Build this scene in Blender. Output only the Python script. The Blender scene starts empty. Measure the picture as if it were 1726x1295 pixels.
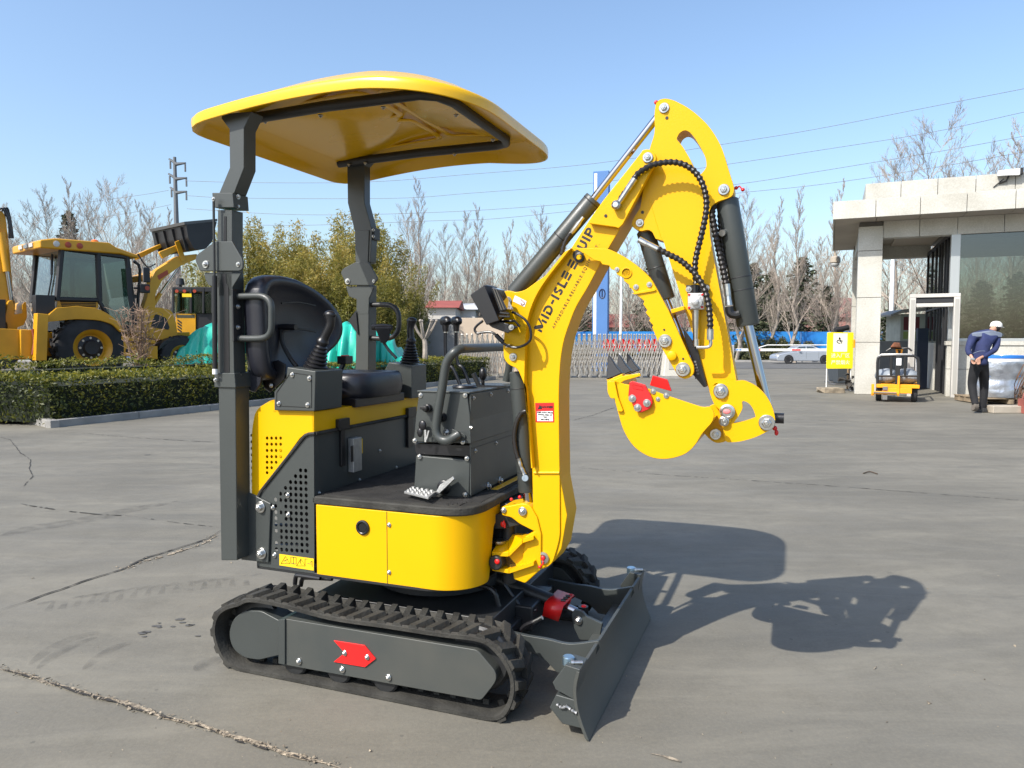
import bpy, bmesh, math, random
from mathutils import Vector, Matrix, geometry, noise
R = math.radians
sc = bpy.context.scene
COL = sc.collection
# ---------------------------------------------------------------- camera, sky, sun, exposure
CAMH, FPX, PCX, PCY, YHOR = 1.4, 1230.0, 863.0, 647.5, 574.0
PITCH = math.atan((PCY - YHOR) / FPX)
cam = bpy.data.cameras.new('camera'); camo = bpy.data.objects.new('camera', cam); COL.objects.link(camo)
camo.location = (0, 0, CAMH); camo.rotation_euler = (R(90) - PITCH, 0, 0)
cam.sensor_width = 36; cam.lens = 36 * FPX / 1726.0; cam.clip_start = .05; cam.clip_end = 3000
sc.camera = camo
SUN_TO = Vector((.746, .635, -1.0)).normalized()
world = bpy.data.worlds.new('World'); sc.world = world; world.use_nodes = True
wn = world.node_tree; bg = wn.nodes['Background']
sky = wn.nodes.new('ShaderNodeTexSky'); sky.sky_type = 'NISHITA'; sky.sun_disc = False
sky.sun_elevation = R(46); sky.sun_rotation = R(229.6); sky.air_density = 1.2; sky.dust_density = 2.2; sky.ozone_density = 3.5; sky.altitude = 50
wn.links.new(sky.outputs[0], bg.inputs[0]); bg.inputs[1].default_value = 0.15
sun = bpy.data.lights.new('sun', 'SUN'); suno = bpy.data.objects.new('sun', sun); COL.objects.link(suno)
sun.energy = 4.1; sun.angle = R(.53); sun.color = (1, .95, .87)
suno.rotation_euler = SUN_TO.to_track_quat('-Z', 'Y').to_euler(); suno.location = (-20, -20, 30)
sc.view_settings.view_transform = 'Standard'; sc.view_settings.look = 'None'; sc.view_settings.exposure = 0.68; sc.view_settings.gamma = 1
# ---------------------------------------------------------------- measuring: a sight line met with a real plane
def ray(px, py):
    x = (px - PCX) / FPX; z = -(py - PCY) / FPX
    return Vector((x, math.cos(PITCH) + z * math.sin(PITCH), -math.sin(PITCH) + z * math.cos(PITCH)))
CAMP = Vector((0, 0, CAMH))
def W(px, py, d):                      # world point at depth y = d
    r = ray(px, py); return CAMP + r * (d / r.y)
def G(px, py, z=0.0):
    r = ray(px, py); return CAMP + r * ((z - CAMH) / r.z)
class Frame:
    def __init__(s, o, yaw):
        s.o = Vector(o); s.yaw = yaw
        s.x = Vector((math.cos(yaw), math.sin(yaw), 0)); s.y = Vector((-math.sin(yaw), math.cos(yaw), 0))
    def l(s, P): d = P - s.o; return Vector((d.dot(s.x), d.dot(s.y), d.z))
    def cast(s, px, py, ax, v):
        c = s.l(CAMP); r = ray(px, py); rl = Vector((r.dot(s.x), r.dot(s.y), r.z)); t = (v - c[ax]) / rl[ax]
        return c + rl * t
    def Y(s, px, py, y): p = s.cast(px, py, 1, y); return (p.x, p.z)
    def X(s, px, py, x): p = s.cast(px, py, 0, x); return (p.y, p.z)
    def Z(s, px, py, z): p = s.cast(px, py, 2, z); return (p.x, p.y)
    def Y3(s, px, py, y): return s.cast(px, py, 1, y)
    def X3(s, px, py, x): return s.cast(px, py, 0, x)
    def Z3(s, px, py, z): return s.cast(px, py, 2, z)
    def poly(s, pts, y): return [s.Y(p[0], p[1], y) for p in pts]
# ---------------------------------------------------------------- materials
MATS = {}
def mat(name, col, rough=.5, metal=0.0, noise_amt=0.0, nscale=8.0, bump=0.0, bscale=60.0, coat=0.0, col2=None, dust=0.0, trans=0.0, spec=.5, emit=0, detail=6):
    if name in MATS: return MATS[name]
    m = bpy.data.materials.new(name); m.use_nodes = True; nt = m.node_tree; b = nt.nodes['Principled BSDF']
    b.inputs['Base Color'].default_value = (*col, 1); b.inputs['Roughness'].default_value = rough; b.inputs['Metallic'].default_value = metal
    b.inputs['Coat Weight'].default_value = coat; b.inputs['Coat Roughness'].default_value = .08; b.inputs['Specular IOR Level'].default_value = spec
    tc = nt.nodes.new('ShaderNodeTexCoord')
    if noise_amt or col2:
        n = nt.nodes.new('ShaderNodeTexNoise'); n.inputs['Scale'].default_value = nscale; n.inputs['Detail'].default_value = detail
        nt.links.new(tc.outputs['Object'], n.inputs['Vector'])
        mx = nt.nodes.new('ShaderNodeMix'); mx.data_type = 'RGBA'
        c2 = col2 or tuple(c * (1 - noise_amt) for c in col)
        rp = nt.nodes.new('ShaderNodeMapRange'); rp.inputs[1].default_value = .35; rp.inputs[2].default_value = .65
        nt.links.new(n.outputs['Fac'], rp.inputs[0]); nt.links.new(rp.outputs[0], mx.inputs[0])
        mx.inputs[6].default_value = (*col, 1); mx.inputs[7].default_value = (*c2, 1)
        nt.links.new(mx.outputs[2], b.inputs['Base Color'])
        rr = nt.nodes.new('ShaderNodeMapRange'); rr.inputs[3].default_value = max(.02, rough - .06); rr.inputs[4].default_value = min(1, rough + .1)
        nt.links.new(n.outputs['Fac'], rr.inputs[0]); nt.links.new(rr.outputs[0], b.inputs['Roughness'])
    if bump:
        n2 = nt.nodes.new('ShaderNodeTexNoise'); n2.inputs['Scale'].default_value = bscale; n2.inputs['Detail'].default_value = 4
        nt.links.new(tc.outputs['Object'], n2.inputs['Vector'])
        bp = nt.nodes.new('ShaderNodeBump'); bp.inputs['Strength'].default_value = bump; bp.inputs['Distance'].default_value = .01
        nt.links.new(n2.outputs['Fac'], bp.inputs['Height']); nt.links.new(bp.outputs[0], b.inputs['Normal'])
    MATS[name] = m; return m
def leafmat(name, c1, c2, scale=3.0, rough=.6, trans=.25, c3=None, zg=0):
    if name in MATS: return MATS[name]
    m = bpy.data.materials.new(name); m.use_nodes = True; nt = m.node_tree; b = nt.nodes['Principled BSDF']; out = nt.nodes['Material Output']
    g = nt.nodes.new('ShaderNodeNewGeometry'); cr = nt.nodes.new('ShaderNodeValToRGB')
    cr.color_ramp.elements[0].color = (*c1, 1); cr.color_ramp.elements[1].color = (*c2, 1)
    if c3: e = cr.color_ramp.elements.new(.5); e.color = (*c3, 1)
    n = nt.nodes.new('ShaderNodeTexNoise'); n.inputs['Scale'].default_value = scale
    tc = nt.nodes.new('ShaderNodeTexCoord'); nt.links.new(tc.outputs['Object'], n.inputs['Vector'])
    mt = nt.nodes.new('ShaderNodeMath'); mt.operation = 'MULTIPLY_ADD'; mt.inputs[1].default_value = .5
    ml = nt.nodes.new('ShaderNodeMapRange'); ml.inputs[1].default_value = .3; ml.inputs[2].default_value = .7; ml.inputs[4].default_value = .5
    nt.links.new(n.outputs['Fac'], ml.inputs[0]); nt.links.new(g.outputs['Random Per Island'], mt.inputs[0]); nt.links.new(ml.outputs[0], mt.inputs[2])
    fo = mt.outputs[0]
    if zg:                                   # colour runs from green low down to gold at the top
        sx = nt.nodes.new('ShaderNodeSeparateXYZ'); nt.links.new(tc.outputs['Object'], sx.inputs[0]); zz = nt.nodes.new('ShaderNodeMath'); zz.operation = 'MULTIPLY_ADD'; zz.inputs[1].default_value = zg; zz.inputs[2].default_value = -.42
        nt.links.new(sx.outputs['Z'], zz.inputs[0]); ad = nt.nodes.new('ShaderNodeMath'); ad.operation = 'ADD'; ad.use_clamp = True; nt.links.new(zz.outputs[0], ad.inputs[0]); nt.links.new(fo, ad.inputs[1]); fo = ad.outputs[0]
    nt.links.new(fo, cr.inputs[0]); nt.links.new(cr.outputs[0], b.inputs['Base Color']); b.inputs['Roughness'].default_value = rough
    tr = nt.nodes.new('ShaderNodeBsdfTranslucent'); ms = nt.nodes.new('ShaderNodeMixShader'); ms.inputs[0].default_value = trans
    nt.links.new(cr.outputs[0], tr.inputs[0]); nt.links.new(b.outputs[0], ms.inputs[1]); nt.links.new(tr.outputs[0], ms.inputs[2]); nt.links.new(ms.outputs[0], out.inputs[0])
    MATS[name] = m; return m
def glassmat(name, tint, gloss=.25, rough=.02):
    if name in MATS: return MATS[name]
    m = bpy.data.materials.new(name); m.use_nodes = True; nt = m.node_tree; out = nt.nodes['Material Output']; nt.nodes.remove(nt.nodes['Principled BSDF'])
    t = nt.nodes.new('ShaderNodeBsdfTransparent'); t.inputs[0].default_value = (*tint, 1)
    g = nt.nodes.new('ShaderNodeBsdfGlossy'); g.inputs['Roughness'].default_value = rough; g.inputs[0].default_value = (.9, .95, 1, 1)
    f = nt.nodes.new('ShaderNodeFresnel'); f.inputs[0].default_value = 1.5; a = nt.nodes.new('ShaderNodeMath'); a.operation = 'ADD'; a.inputs[1].default_value = gloss; a.use_clamp = True
    ms = nt.nodes.new('ShaderNodeMixShader'); nt.links.new(f.outputs[0], a.inputs[0]); nt.links.new(a.outputs[0], ms.inputs[0])
    nt.links.new(t.outputs[0], ms.inputs[1]); nt.links.new(g.outputs[0], ms.inputs[2]); nt.links.new(ms.outputs[0], out.inputs[0])
    MATS[name] = m; return m
YEL = mat('yellow_paint', (.70, .385, .0003), .36, 0, .06, 1.3, .05, 160, coat=.06, spec=.22)
YELS = mat('yellow_canopy_plastic', (.76, .43, .0012), .24, 0, .03, 2.0, coat=.2, spec=.45)
CHA = mat('charcoal_paint', (.046, .052, .050), .40, 0, .12, 5.0, .08, 300, coat=.05)
DCH = mat('dark_paint', (.020, .021, .022), .42, 0, .2, 6.0, .05, 200)
RUB = mat('rubber', (.046, .044, .038), .72, 0, .55, 9.0, .35, 90, spec=.35)
BLK = mat('black_plastic', (.009, .009, .011), .36, 0, 0, 8, .05, 260)
VIN = mat('black_vinyl', (.016, .017, .024), .33, 0, .1, 14, .10, 420)
HOS = mat('hose_wrap', (.016, .014, .013), .36)
ZNC = mat('zinc_bolt', (.62, .62, .60), .28, 1.0, .25, 60)
CHR = mat('chrome_rod', (.42, .42, .44), .10, 1.0)
ALU = mat('cast_alloy', (.55, .55, .54), .45, .8, .2, 30, .15, 120)
RED = mat('red_paint', (.72, .012, .012), .35, 0, .1, 8, coat=.2)
WHT = mat('white_paint', (.78, .78, .76), .5, 0, .06, 4)
INK = mat('black_ink', (.012, .012, .012), .5)
# ---------------------------------------------------------------- mesh building
def fil(pts, r=None, seg=5):
    out = []; n = len(pts)
    for i in range(n):
        p = pts[i]; rr = p[2] if len(p) > 2 else (r or 0)
        P = Vector(p[:2]); A = Vector(pts[i - 1][:2]); B = Vector(pts[(i + 1) % n][:2])
        if rr <= 0: out.append((P.x, P.y)); continue
        u = A - P; v = B - P; lu, lv = u.length, v.length
        if lu < 1e-6 or lv < 1e-6: out.append((P.x, P.y)); continue
        k = min(rr, lu * .49, lv * .49); a = P + u * (k / lu); b = P + v * (k / lv)
        for j in range(seg + 1):
            t = j / seg; q = a * (1 - t) ** 2 + P * 2 * t * (1 - t) + b * t * t; out.append((q.x, q.y))
    return out
def circ(cx, cy, r, n=24, a0=0, a1=360):
    full = abs(a1 - a0 - 360) < 1e-6
    return [(cx + r * math.cos(R(a0 + (a1 - a0) * i / (n if full else n - 1))), cy + r * math.sin(R(a0 + (a1 - a0) * i / (n if full else n - 1)))) for i in range(n)]
def cr(pts, n=8, closed=False):
    P = [Vector(p) for p in pts]; out = []; m = len(P); rng = range(m if closed else m - 1)
    for i in rng:
        p1, p2 = P[i], P[(i + 1) % m]
        p0 = P[i - 1] if (closed or i > 0) else p1 * 2 - p2
        p3 = P[(i + 2) % m] if (closed or i + 2 < m) else p2 * 2 - p1
        for j in range(n):
            t = j / n; out.append(.5 * ((2 * p1) + (p2 - p0) * t + (2 * p0 - 5 * p1 + 4 * p2 - p3) * t * t + (3 * p1 - p0 - 3 * p2 + p3) * t ** 3))
    if not closed: out.append(P[-1])
    return out
def resamp(P, step=None, n=None, closed=False):
    P = [Vector(p) for p in P]
    if closed: P = P + [P[0]]
    L = [0]
    for a, b in zip(P, P[1:]): L.append(L[-1] + (b - a).length)
    T = L[-1]; n = n or max(2, int(round(T / step))); out = []; j = 0
    for i in range(n if closed else n + 1):
        s = T * i / n
        while j < len(L) - 2 and L[j + 1] < s: j += 1
        f = (s - L[j]) / max(1e-9, L[j + 1] - L[j]); out.append(P[j].lerp(P[j + 1], f))
    return out
class MB:
    def __init__(s): s.bm = bmesh.new(); s.M = Matrix()
    def v(s, p): return s.bm.verts.new(s.M @ Vector(p))
    def face(s, vs):
        try: return s.bm.faces.new(vs)
        except ValueError: return None
    def box(s, c, d, rot=None):
        m = Matrix.Translation(c) @ (rot.to_4x4() if rot else Matrix())
        q = [s.v(m @ Vector((d[0] / 2 * a, d[1] / 2 * b, d[2] / 2 * e))) for a in (-1, 1) for b in (-1, 1) for e in (-1, 1)]
        for f in ((0, 1, 3, 2), (4, 6, 7, 5), (0, 4, 5, 1), (2, 3, 7, 6), (0, 2, 6, 4), (1, 5, 7, 3)): s.face([q[i] for i in f])
        return s
    def b2(s, x0, x1, y0, y1, z0, z1): return s.box(((x0 + x1) / 2, (y0 + y1) / 2, (z0 + z1) / 2), (abs(x1 - x0), abs(y1 - y0), abs(z1 - z0)))
    def prism(s, pts, c0, c1, ax='Y', holes=()):
        def P(p, c): return (p[0], c, p[1]) if ax == 'Y' else ((c, p[0], p[1]) if ax == 'X' else (p[0], p[1], c))
        rings = [list(pts)] + [list(h) for h in holes]
        A = [[s.v(P(p, c0)) for p in r] for r in rings]; B = [[s.v(P(p, c1)) for p in r] for r in rings]
        for a, b in zip(A, B):
            for i in range(len(a)): s.face([a[i], a[(i + 1) % len(a)], b[(i + 1) % len(a)], b[i]])
        if holes:
            flat_a = sum(A, []); flat_b = sum(B, [])
            fl2 = sum(rings, []); ed = []; k0 = 0
            for r in rings: ed += [(k0 + i, k0 + (i + 1) % len(r)) for i in range(len(r))]; k0 += len(r)
            def ins(q, r):
                c = False
                for i in range(len(r)):
                    (x1, y1), (x2, y2) = r[i - 1], r[i]
                    if (y1 > q[1]) != (y2 > q[1]) and q[0] < (x2 - x1) * (q[1] - y1) / (y2 - y1) + x1: c = not c
                return c
            cv, _, cf, ov, _, _ = geometry.delaunay_2d_cdt([Vector(p) for p in fl2], ed, [], 0, 1e-7)
            tri = []
            for f in cf:
                c = ((cv[f[0]] + cv[f[1]] + cv[f[2]]) / 3)
                if ins(c, rings[0]) and not any(ins(c, h) for h in rings[1:]): tri.append([ov[i][0] for i in f])
            for t in tri: s.face([flat_a[i] for i in t]); s.face([flat_b[i] for i in reversed(t)])
        else: s.face(A[0]); s.face(list(reversed(B[0])))
        return s
    def tube(s, pts, r, seg=10, smooth=0, closed=False, rib=0, ribstep=.012, cap=True, aspect=1.0):
        P = [Vector(p) for p in pts]; r0 = r
        if smooth: P = cr(P, smooth, closed)
        if rib: P = resamp(P, ribstep)
        n = len(P); rings = []; up = None
        for i in range(n):
            a = P[i - 1] if (i > 0 or closed) else P[0]; b = P[(i + 1) % n] if (i < n - 1 or closed) else P[-1]
            t = (b - a).normalized()
            if up is None: up = Vector((0, 0, 1)) if abs(t.z) < .9 else Vector((1, 0, 0))
            u = up - t * up.dot(t)
            u = u.normalized() if u.length > 1e-6 else t.orthogonal().normalized(); up = u; w = t.cross(u)
            rr = (r0(i / max(1, n - 1)) if callable(r0) else r0)
            if rib: rr *= (1 + rib * (1 if i % 2 else -1))
            rings.append([s.v(P[i] + (u * math.cos(2 * math.pi * k / seg) * aspect + w * math.sin(2 * math.pi * k / seg)) * rr) for k in range(seg)])
        for i in range(n if closed else n - 1):
            a, b = rings[i], rings[(i + 1) % n]
            for k in range(seg): s.face([a[k], a[(k + 1) % seg], b[(k + 1) % seg], b[k]])
        if cap and not closed: s.face(rings[0]); s.face(list(reversed(rings[-1])))
        return s
    def cyl(s, a, b, r, r2=None, seg=20):
        a = Vector(a); b = Vector(b); r2 = r if r2 is None else r2
        return s.tube([a, b], lambda t: r + (r2 - r) * t, seg)
    def lathe(s, prof, c=(0, 0, 0), axis=None, seg=20, cap=True):
        q = (Vector(axis).normalized().to_track_quat('Z', 'Y').to_matrix().to_4x4()) if axis else Matrix()
        m = Matrix.Translation(c) @ q; rings = []
        for r, z in prof: rings.append([s.v(m @ Vector((r * math.cos(2 * math.pi * k / seg), r * math.sin(2 * math.pi * k / seg), z))) for k in range(seg)])
        for a, b in zip(rings, rings[1:]):
            for k in range(seg): s.face([a[k], a[(k + 1) % seg], b[(k + 1) % seg], b[k]])
        if cap: s.face(rings[0]); s.face(list(reversed(rings[-1])))
        return s
    def hull(s, pts):
        vs = [s.v(p) for p in pts]; r = bmesh.ops.convex_hull(s.bm, input=vs); return s
    def quad(s, a, b, c, d): s.face([s.v(a), s.v(b), s.v(c), s.v(d)]); return s
    def ball(s, c, r, sc3=(1, 1, 1), seg=14, rings=9):
        R_ = []
        for i in range(1, rings):
            th = math.pi * i / rings
            R_.append([s.v((c[0] + r * sc3[0] * math.sin(th) * math.cos(2 * math.pi * k / seg), c[1] + r * sc3[1] * math.sin(th) * math.sin(2 * math.pi * k / seg), c[2] + r * sc3[2] * math.cos(th))) for k in range(seg)])
        t = s.v((c[0], c[1], c[2] + r * sc3[2])); b = s.v((c[0], c[1], c[2] - r * sc3[2]))
        for k in range(seg): s.face([t, R_[0][k], R_[0][(k + 1) % seg]]); s.face([b, R_[-1][(k + 1) % seg], R_[-1][k]])
        for a, c2 in zip(R_, R_[1:]):
            for k in range(seg): s.face([a[k], c2[k], c2[(k + 1) % seg], a[(k + 1) % seg]])
        return s
    def mesh(s, name, m, sharp=35, recalc=True):
        if recalc: bmesh.ops.recalc_face_normals(s.bm, faces=s.bm.faces[:])
        me = bpy.data.meshes.new(name); s.bm.to_mesh(me); s.bm.free(); me.materials.append(m)
        if sharp is not None:
            me.polygons.foreach_set('use_smooth', [True] * len(me.polygons)); me.set_sharp_from_angle(angle=R(sharp))
        return me
    def build(s, name, m, parent=None, bevel=0, sharp=35, seg=2, recalc=True):
        me = s.mesh(name, m, None if bevel else sharp, recalc)
        o = bpy.data.objects.new(name, me); COL.objects.link(o)
        if parent: o.parent = parent
        if bevel:
            me.polygons.foreach_set('use_smooth', [True] * len(me.polygons))
            b = o.modifiers.new('bevel', 'BEVEL'); b.width = bevel; b.segments = seg; b.limit_method = 'ANGLE'; b.angle_limit = R(38); b.harden_normals = True
        return o
def inst(me, name, parent=None, loc=(0, 0, 0), rot=(0, 0, 0), scale=(1, 1, 1)):
    o = bpy.data.objects.new(name, me); COL.objects.link(o); o.location = loc; o.rotation_euler = rot; o.scale = scale
    if parent: o.parent = parent
    return o
def thing(name, label, cat, loc=(0, 0, 0), yaw=0, group=None):
    o = bpy.data.objects.new(name, None); COL.objects.link(o); o.location = loc; o.rotation_euler = (0, 0, yaw); o.empty_display_size = .2
    o['label'] = label; o['category'] = cat
    if group: o['group'] = group
    return o
def tag(o, label, cat, group=None, kind=None):
    o['label'] = label; o['category'] = cat
    if group: o['group'] = group
    if kind: o['kind'] = kind
    return o
def struct(o, label=None):
    o['kind'] = 'structure'
    if label: o['label'] = label
    return o
def textmesh(body, size=1.0, bold=0.0, spacing=1.0, ext=.0):
    c = bpy.data.curves.new('lettering', 'FONT'); c.body = body; c.size = size; c.offset = bold; c.space_character = spacing; c.extrude = ext; c.align_x = 'CENTER'; c.align_y = 'CENTER'
    c.resolution_u = 3
    o = bpy.data.objects.new('lettering', c); COL.objects.link(o); dg = bpy.context.evaluated_depsgraph_get()
    me = bpy.data.meshes.new_from_object(o.evaluated_get(dg)); COL.objects.unlink(o); bpy.data.objects.remove(o); bpy.data.curves.remove(c); return me
def text(body, size, m, parent, origin, xdir, ydir, bold=0, spacing=1.0, name='lettering', ext=.0006):
    me = textmesh(body, size, bold, spacing, ext); me.materials.clear(); me.materials.append(m)
    x = Vector(xdir).normalized(); y = Vector(ydir).normalized(); z = x.cross(y)
    M = Matrix((x, y, z)).transposed().to_4x4(); M.translation = Vector(origin); me.transform(M)
    return inst(me, name, parent)
_bolts = {}
def bolt(parent, p, r=.012, axis=(0, -1, 0), m=None, name='bolt', nut=True, h=None):
    m = m or ZNC; key = (round(r, 4), tuple(axis), m.name, h)
    if key not in _bolts:
        b = MB(); a = Vector(axis).normalized(); h0 = r * .22
        b.lathe([(r * .95, -.002), (r, 0), (r, h0), (r * .92, h0 * 1.3)], (0, 0, 0), a, 20)
        b.lathe([(r * .62, h0), (r * .62, h or r * .75), (r * .5, (h or r * .75) + r * .08)], (0, 0, 0), a, 6)
        b.lathe([(r * .3, r * .7), (r * .3, (h or r * .75) + r * .22), (r * .22, (h or r * .75) + r * .28)], (0, 0, 0), a, 12)
        _bolts[key] = b.mesh('bolt', m)
    return inst(_bolts[key], name, parent, p)
# ================================================================ GROUND, ROAD, SKYLINE
random.seed(7)
def gz(y):                      # the yard falls gently towards the road
    return 0 if y < 30 else (-.45 * min(1, (y - 30) / 28.0))
def concrete():
    m = bpy.data.materials.new('worn_concrete'); m.use_nodes = True; nt = m.node_tree; b = nt.nodes['Principled BSDF']; L = nt.links.new; N = nt.nodes.new
    tc = N('ShaderNodeTexCoord')
    def noi(s, det=6, rough=.6, vec=None, dist=0):
        n = N('ShaderNodeTexNoise'); n.inputs['Scale'].default_value = s; n.inputs['Detail'].default_value = det; n.inputs['Roughness'].default_value = rough; n.inputs['Distortion'].default_value = dist
        L(vec or tc.outputs['Object'], n.inputs['Vector']); return n.outputs['Fac']
    def mr(i, a, b_, c, d): n = N('ShaderNodeMapRange'); n.inputs[1].default_value = a; n.inputs[2].default_value = b_; n.inputs[3].default_value = c; n.inputs[4].default_value = d; L(i, n.inputs[0]); return n.outputs[0]
    def mx(f, A, B, bl='MIX'):
        n = N('ShaderNodeMix'); n.data_type = 'RGBA'; n.blend_type = bl
        if isinstance(f, float): n.inputs[0].default_value = f
        else: L(f, n.inputs[0])
        for k, v in ((6, A), (7, B)):
            if isinstance(v, tuple): n.inputs[k].default_value = (*v, 1)
            else: L(v, n.inputs[k])
        return n.outputs[2]
    mp = N('ShaderNodeMapping'); mp.inputs['Rotation'].default_value = (0, 0, R(-52)); mp.inputs['Scale'].default_value = (.45, 1.5, 1); L(tc.outputs['Object'], mp.inputs[0])
    mp2 = N('ShaderNodeMapping'); mp2.inputs['Rotation'].default_value = (0, 0, R(40)); mp2.inputs['Scale'].default_value = (.35, 1.4, 1); L(tc.outputs['Object'], mp2.inputs[0])
    base = mx(mr(noi(.45, 8, .6, None, .6), .36, .66, 0, 1), (.172, .160, .131), (.116, .109, .091))
    base = mx(mr(noi(1.1, 9, .7, mp.outputs[0], 1.2), .42, .70, 0, .6), base, (.098, .093, .079))
    base = mx(mr(noi(1.3, 9, .7, mp2.outputs[0], 1.0), .48, .70, 0, .65), base, (.215, .200, .160))
    base = mx(mr(noi(4.5, 10, .78), .48, .70, 0, .55), base, (.105, .098, .080))
    base = mx(mr(noi(70, 5, .8), .45, .65, 0, .28), base, (.22, .20, .15))
    vo = N('ShaderNodeTexVoronoi'); vo.inputs['Scale'].default_value = 5; vo.inputs['Randomness'].default_value = 1; L(tc.outputs['Object'], vo.inputs[0])
    base = mx(mr(vo.outputs['Distance'], .035, .05, .45, 0), base, (.07, .067, .06))
    L(base, b.inputs['Base Color']); L(mr(noi(2.0, 5, .6, mp.outputs[0]), .3, .7, .62, .9), b.inputs['Roughness']); b.inputs['Specular IOR Level'].default_value = .35
    bp = N('ShaderNodeBump'); bp.inputs['Strength'].default_value = .35; bp.inputs['Distance'].default_value = .006; L(noi(40, 8, .75), bp.inputs['Height'])
    bp2 = N('ShaderNodeBump'); bp2.inputs['Strength'].default_value = .3; bp2.inputs['Distance'].default_value = .03; L(noi(2.2, 4, .5), bp2.inputs['Height']); L(bp.outputs[0], bp2.inputs['Normal']); L(bp2.outputs[0], b.inputs['Normal'])
    return m
CON = concrete()
mb = MB(); ysg = [-60, 0, 10, 20, 28, 30] + [30 + 4 * k for k in range(1, 8)] + [60, 90, 200, 900]; pr = None
for y in ysg:
    q = [mb.v((-900, y, gz(y))), mb.v((900, y, gz(y)))]
    if pr: mb.face([pr[0], pr[1], q[1], q[0]])
    pr = q
struct(mb.build('ground', CON, sharp=60))
ASPH = mat('asphalt', (.115, .112, .104), .85, 0, .25, 1.5, .3, 120)
mb = MB(); pr = None
for y in (40, 44, 48, 52, 56, 58, 62):
    q = [mb.v((-120, y, gz(y) + .012)), mb.v((160, y, gz(y) + .012))]
    if pr: mb.face([pr[0], pr[1], q[1], q[0]])
    pr = q
struct(mb.build('road', ASPH, sharp=60))
GRS = leafmat('verge_grass', (.06, .085, .02), (.16, .15, .05), .6)
mb = MB(); mb.b2(-120, 170, 62.2, 74, -.46, -.30); struct(mb.build('verge', mat('verge_soil', (.09, .10, .035), .9, 0, .5, .8, .3, 8), bevel=.05))
mb = MB(); mb.b2(-120, 170, 61.9, 62.2, -.46, -.27); o = mb.build('kerb', mat('kerb_stone', (.36, .35, .33), .8, 0, .2, 2)); struct(o)
# ---- cracks in the slab (real strips of broken concrete lying on it)
def crack(pts, w, m, name, seed, rag=.5, z=.004, gap=0):
    rnd = random.Random(seed); w = w * .72; P = resamp([G(*p) for p in pts], .035); mb = MB(); pr = None; L_ = len(P)
    for i, p in enumerate(P):
        t = (P[min(L_ - 1, i + 1)] - P[max(0, i - 1)]).normalized(); n = Vector((-t.y, t.x, 0)); j = n * (noise.noise(Vector((p.x * 5, p.y * 5, seed))) * w * 2.2)
        ww = w * (1 - rag + rag * 2 * rnd.random()) * min(1, i / 6, (L_ - 1 - i) / 6 + .1)
        q = [mb.v((p + j - n * ww).xy[:] + (z,)), mb.v((p + j + n * ww * (.4 + rnd.random())).xy[:] + (z,))]
        if pr and not (gap and rnd.random() < gap): mb.face([pr[0], pr[1], q[1], q[0]])
        pr = q
    o = mb.build(name, m, sharp=None); struct(o); return o
CRK = mat('crack_dark', (.035, .032, .028), .95, 0, .4, 30)
def rubblemat():
    return mat('crack_rubble', (.36, .30, .22), .95, 0, 0, 45, .9, 60, col2=(.12, .10, .075))
RUBL = rubblemat()
tan = [(-10,1126),(33,1136),(60,1144),(114,1161),(160,1175),(200,1186),(266,1207),(333,1224),(400,1248),(450,1262),(520,1282),(580,1300)]
crack(tan, .013, RUBL, 'crack', 1, .5, .004); crack([(x, y + 2) for x, y in tan], .006, CRK, 'crack', 2, .9, .0075, .25)
blk = [(-6,1031),(40,1017),(71,1005),(105,994),(138,982),(170,972),(209,960),(247,941),(290,928),(333,915),(352,908),(374,894)]
crack(blk, .008, CRK, 'crack', 3, .6, .006); crack([(205,963),(247,946),(290,934),(333,920),(375,900)], .016, RUBL, 'crack', 4, .9, .004, .2)
crack([(0,737),(17,742),(36,765),(52,775),(50,792),(55,804),(38,822)], .006, CRK, 'crack', 5, .8, .004, .1)
crack([(31,849),(64,855),(100,861),(157,867),(223,871)], .010, CRK, 'crack', 6, .9, .004, .25); crack([(223,871),(300,882),(370,890)], .005, CRK, 'crack', 7, .8, .004, .4)
crack([(133,730),(223,738),(304,743),(372,746)], .008, CRK, 'crack', 8, .8, .004, .2)
crack([(960,788),(1040,794),(1132,802),(1230,808),(1324,814.5),(1420,821),(1496,827),(1600,835),(1740,845)], .006, CRK, 'crack', 9, .8, .004, .15)
crack([(1290,704),(1380,709),(1450,712),(1540,714)], .008, CRK, 'crack', 10, .9, .004, .35); crack([(963,710),(1000,700),(1036,687)], .010, CRK, 'crack', 11, .8, .004, .2)
crack([(1080,1272),(1110,1276),(1140,1284),(1165,1290)], .02, RUBL, 'crack', 12, .9, .004, .1)
# rubble grains along the wide crack
mb = MB(); rnd = random.Random(3); P = resamp([G(*p) for p in tan], .012)
for p in P:
    for _ in range(2):
        s = rnd.uniform(.003, .009); c = p + Vector((rnd.gauss(0, .012), rnd.gauss(0, .012), .004)); mb.hull([c + Vector((rnd.uniform(-s, s), rnd.uniform(-s, s), rnd.uniform(0, s))) for _ in range(5)])
for p in resamp([G(*q) for q in ((205,963),(247,946),(290,934),(333,920),(375,900))], .03):
    for _ in range(2):
        s = rnd.uniform(.004, .012); c = p + Vector((rnd.gauss(0, .03), rnd.gauss(0, .03), .004)); mb.hull([c + Vector((rnd.uniform(-s, s), rnd.uniform(-s, s), rnd.uniform(0, s))) for _ in range(5)])
o = mb.build('crack_rubble', RUBL, sharp=None); o['kind'] = 'stuff'; o['label'] = 'loose tan grit lying along the broken slab joints'
mb = MB(); rnd = random.Random(12)
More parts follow.
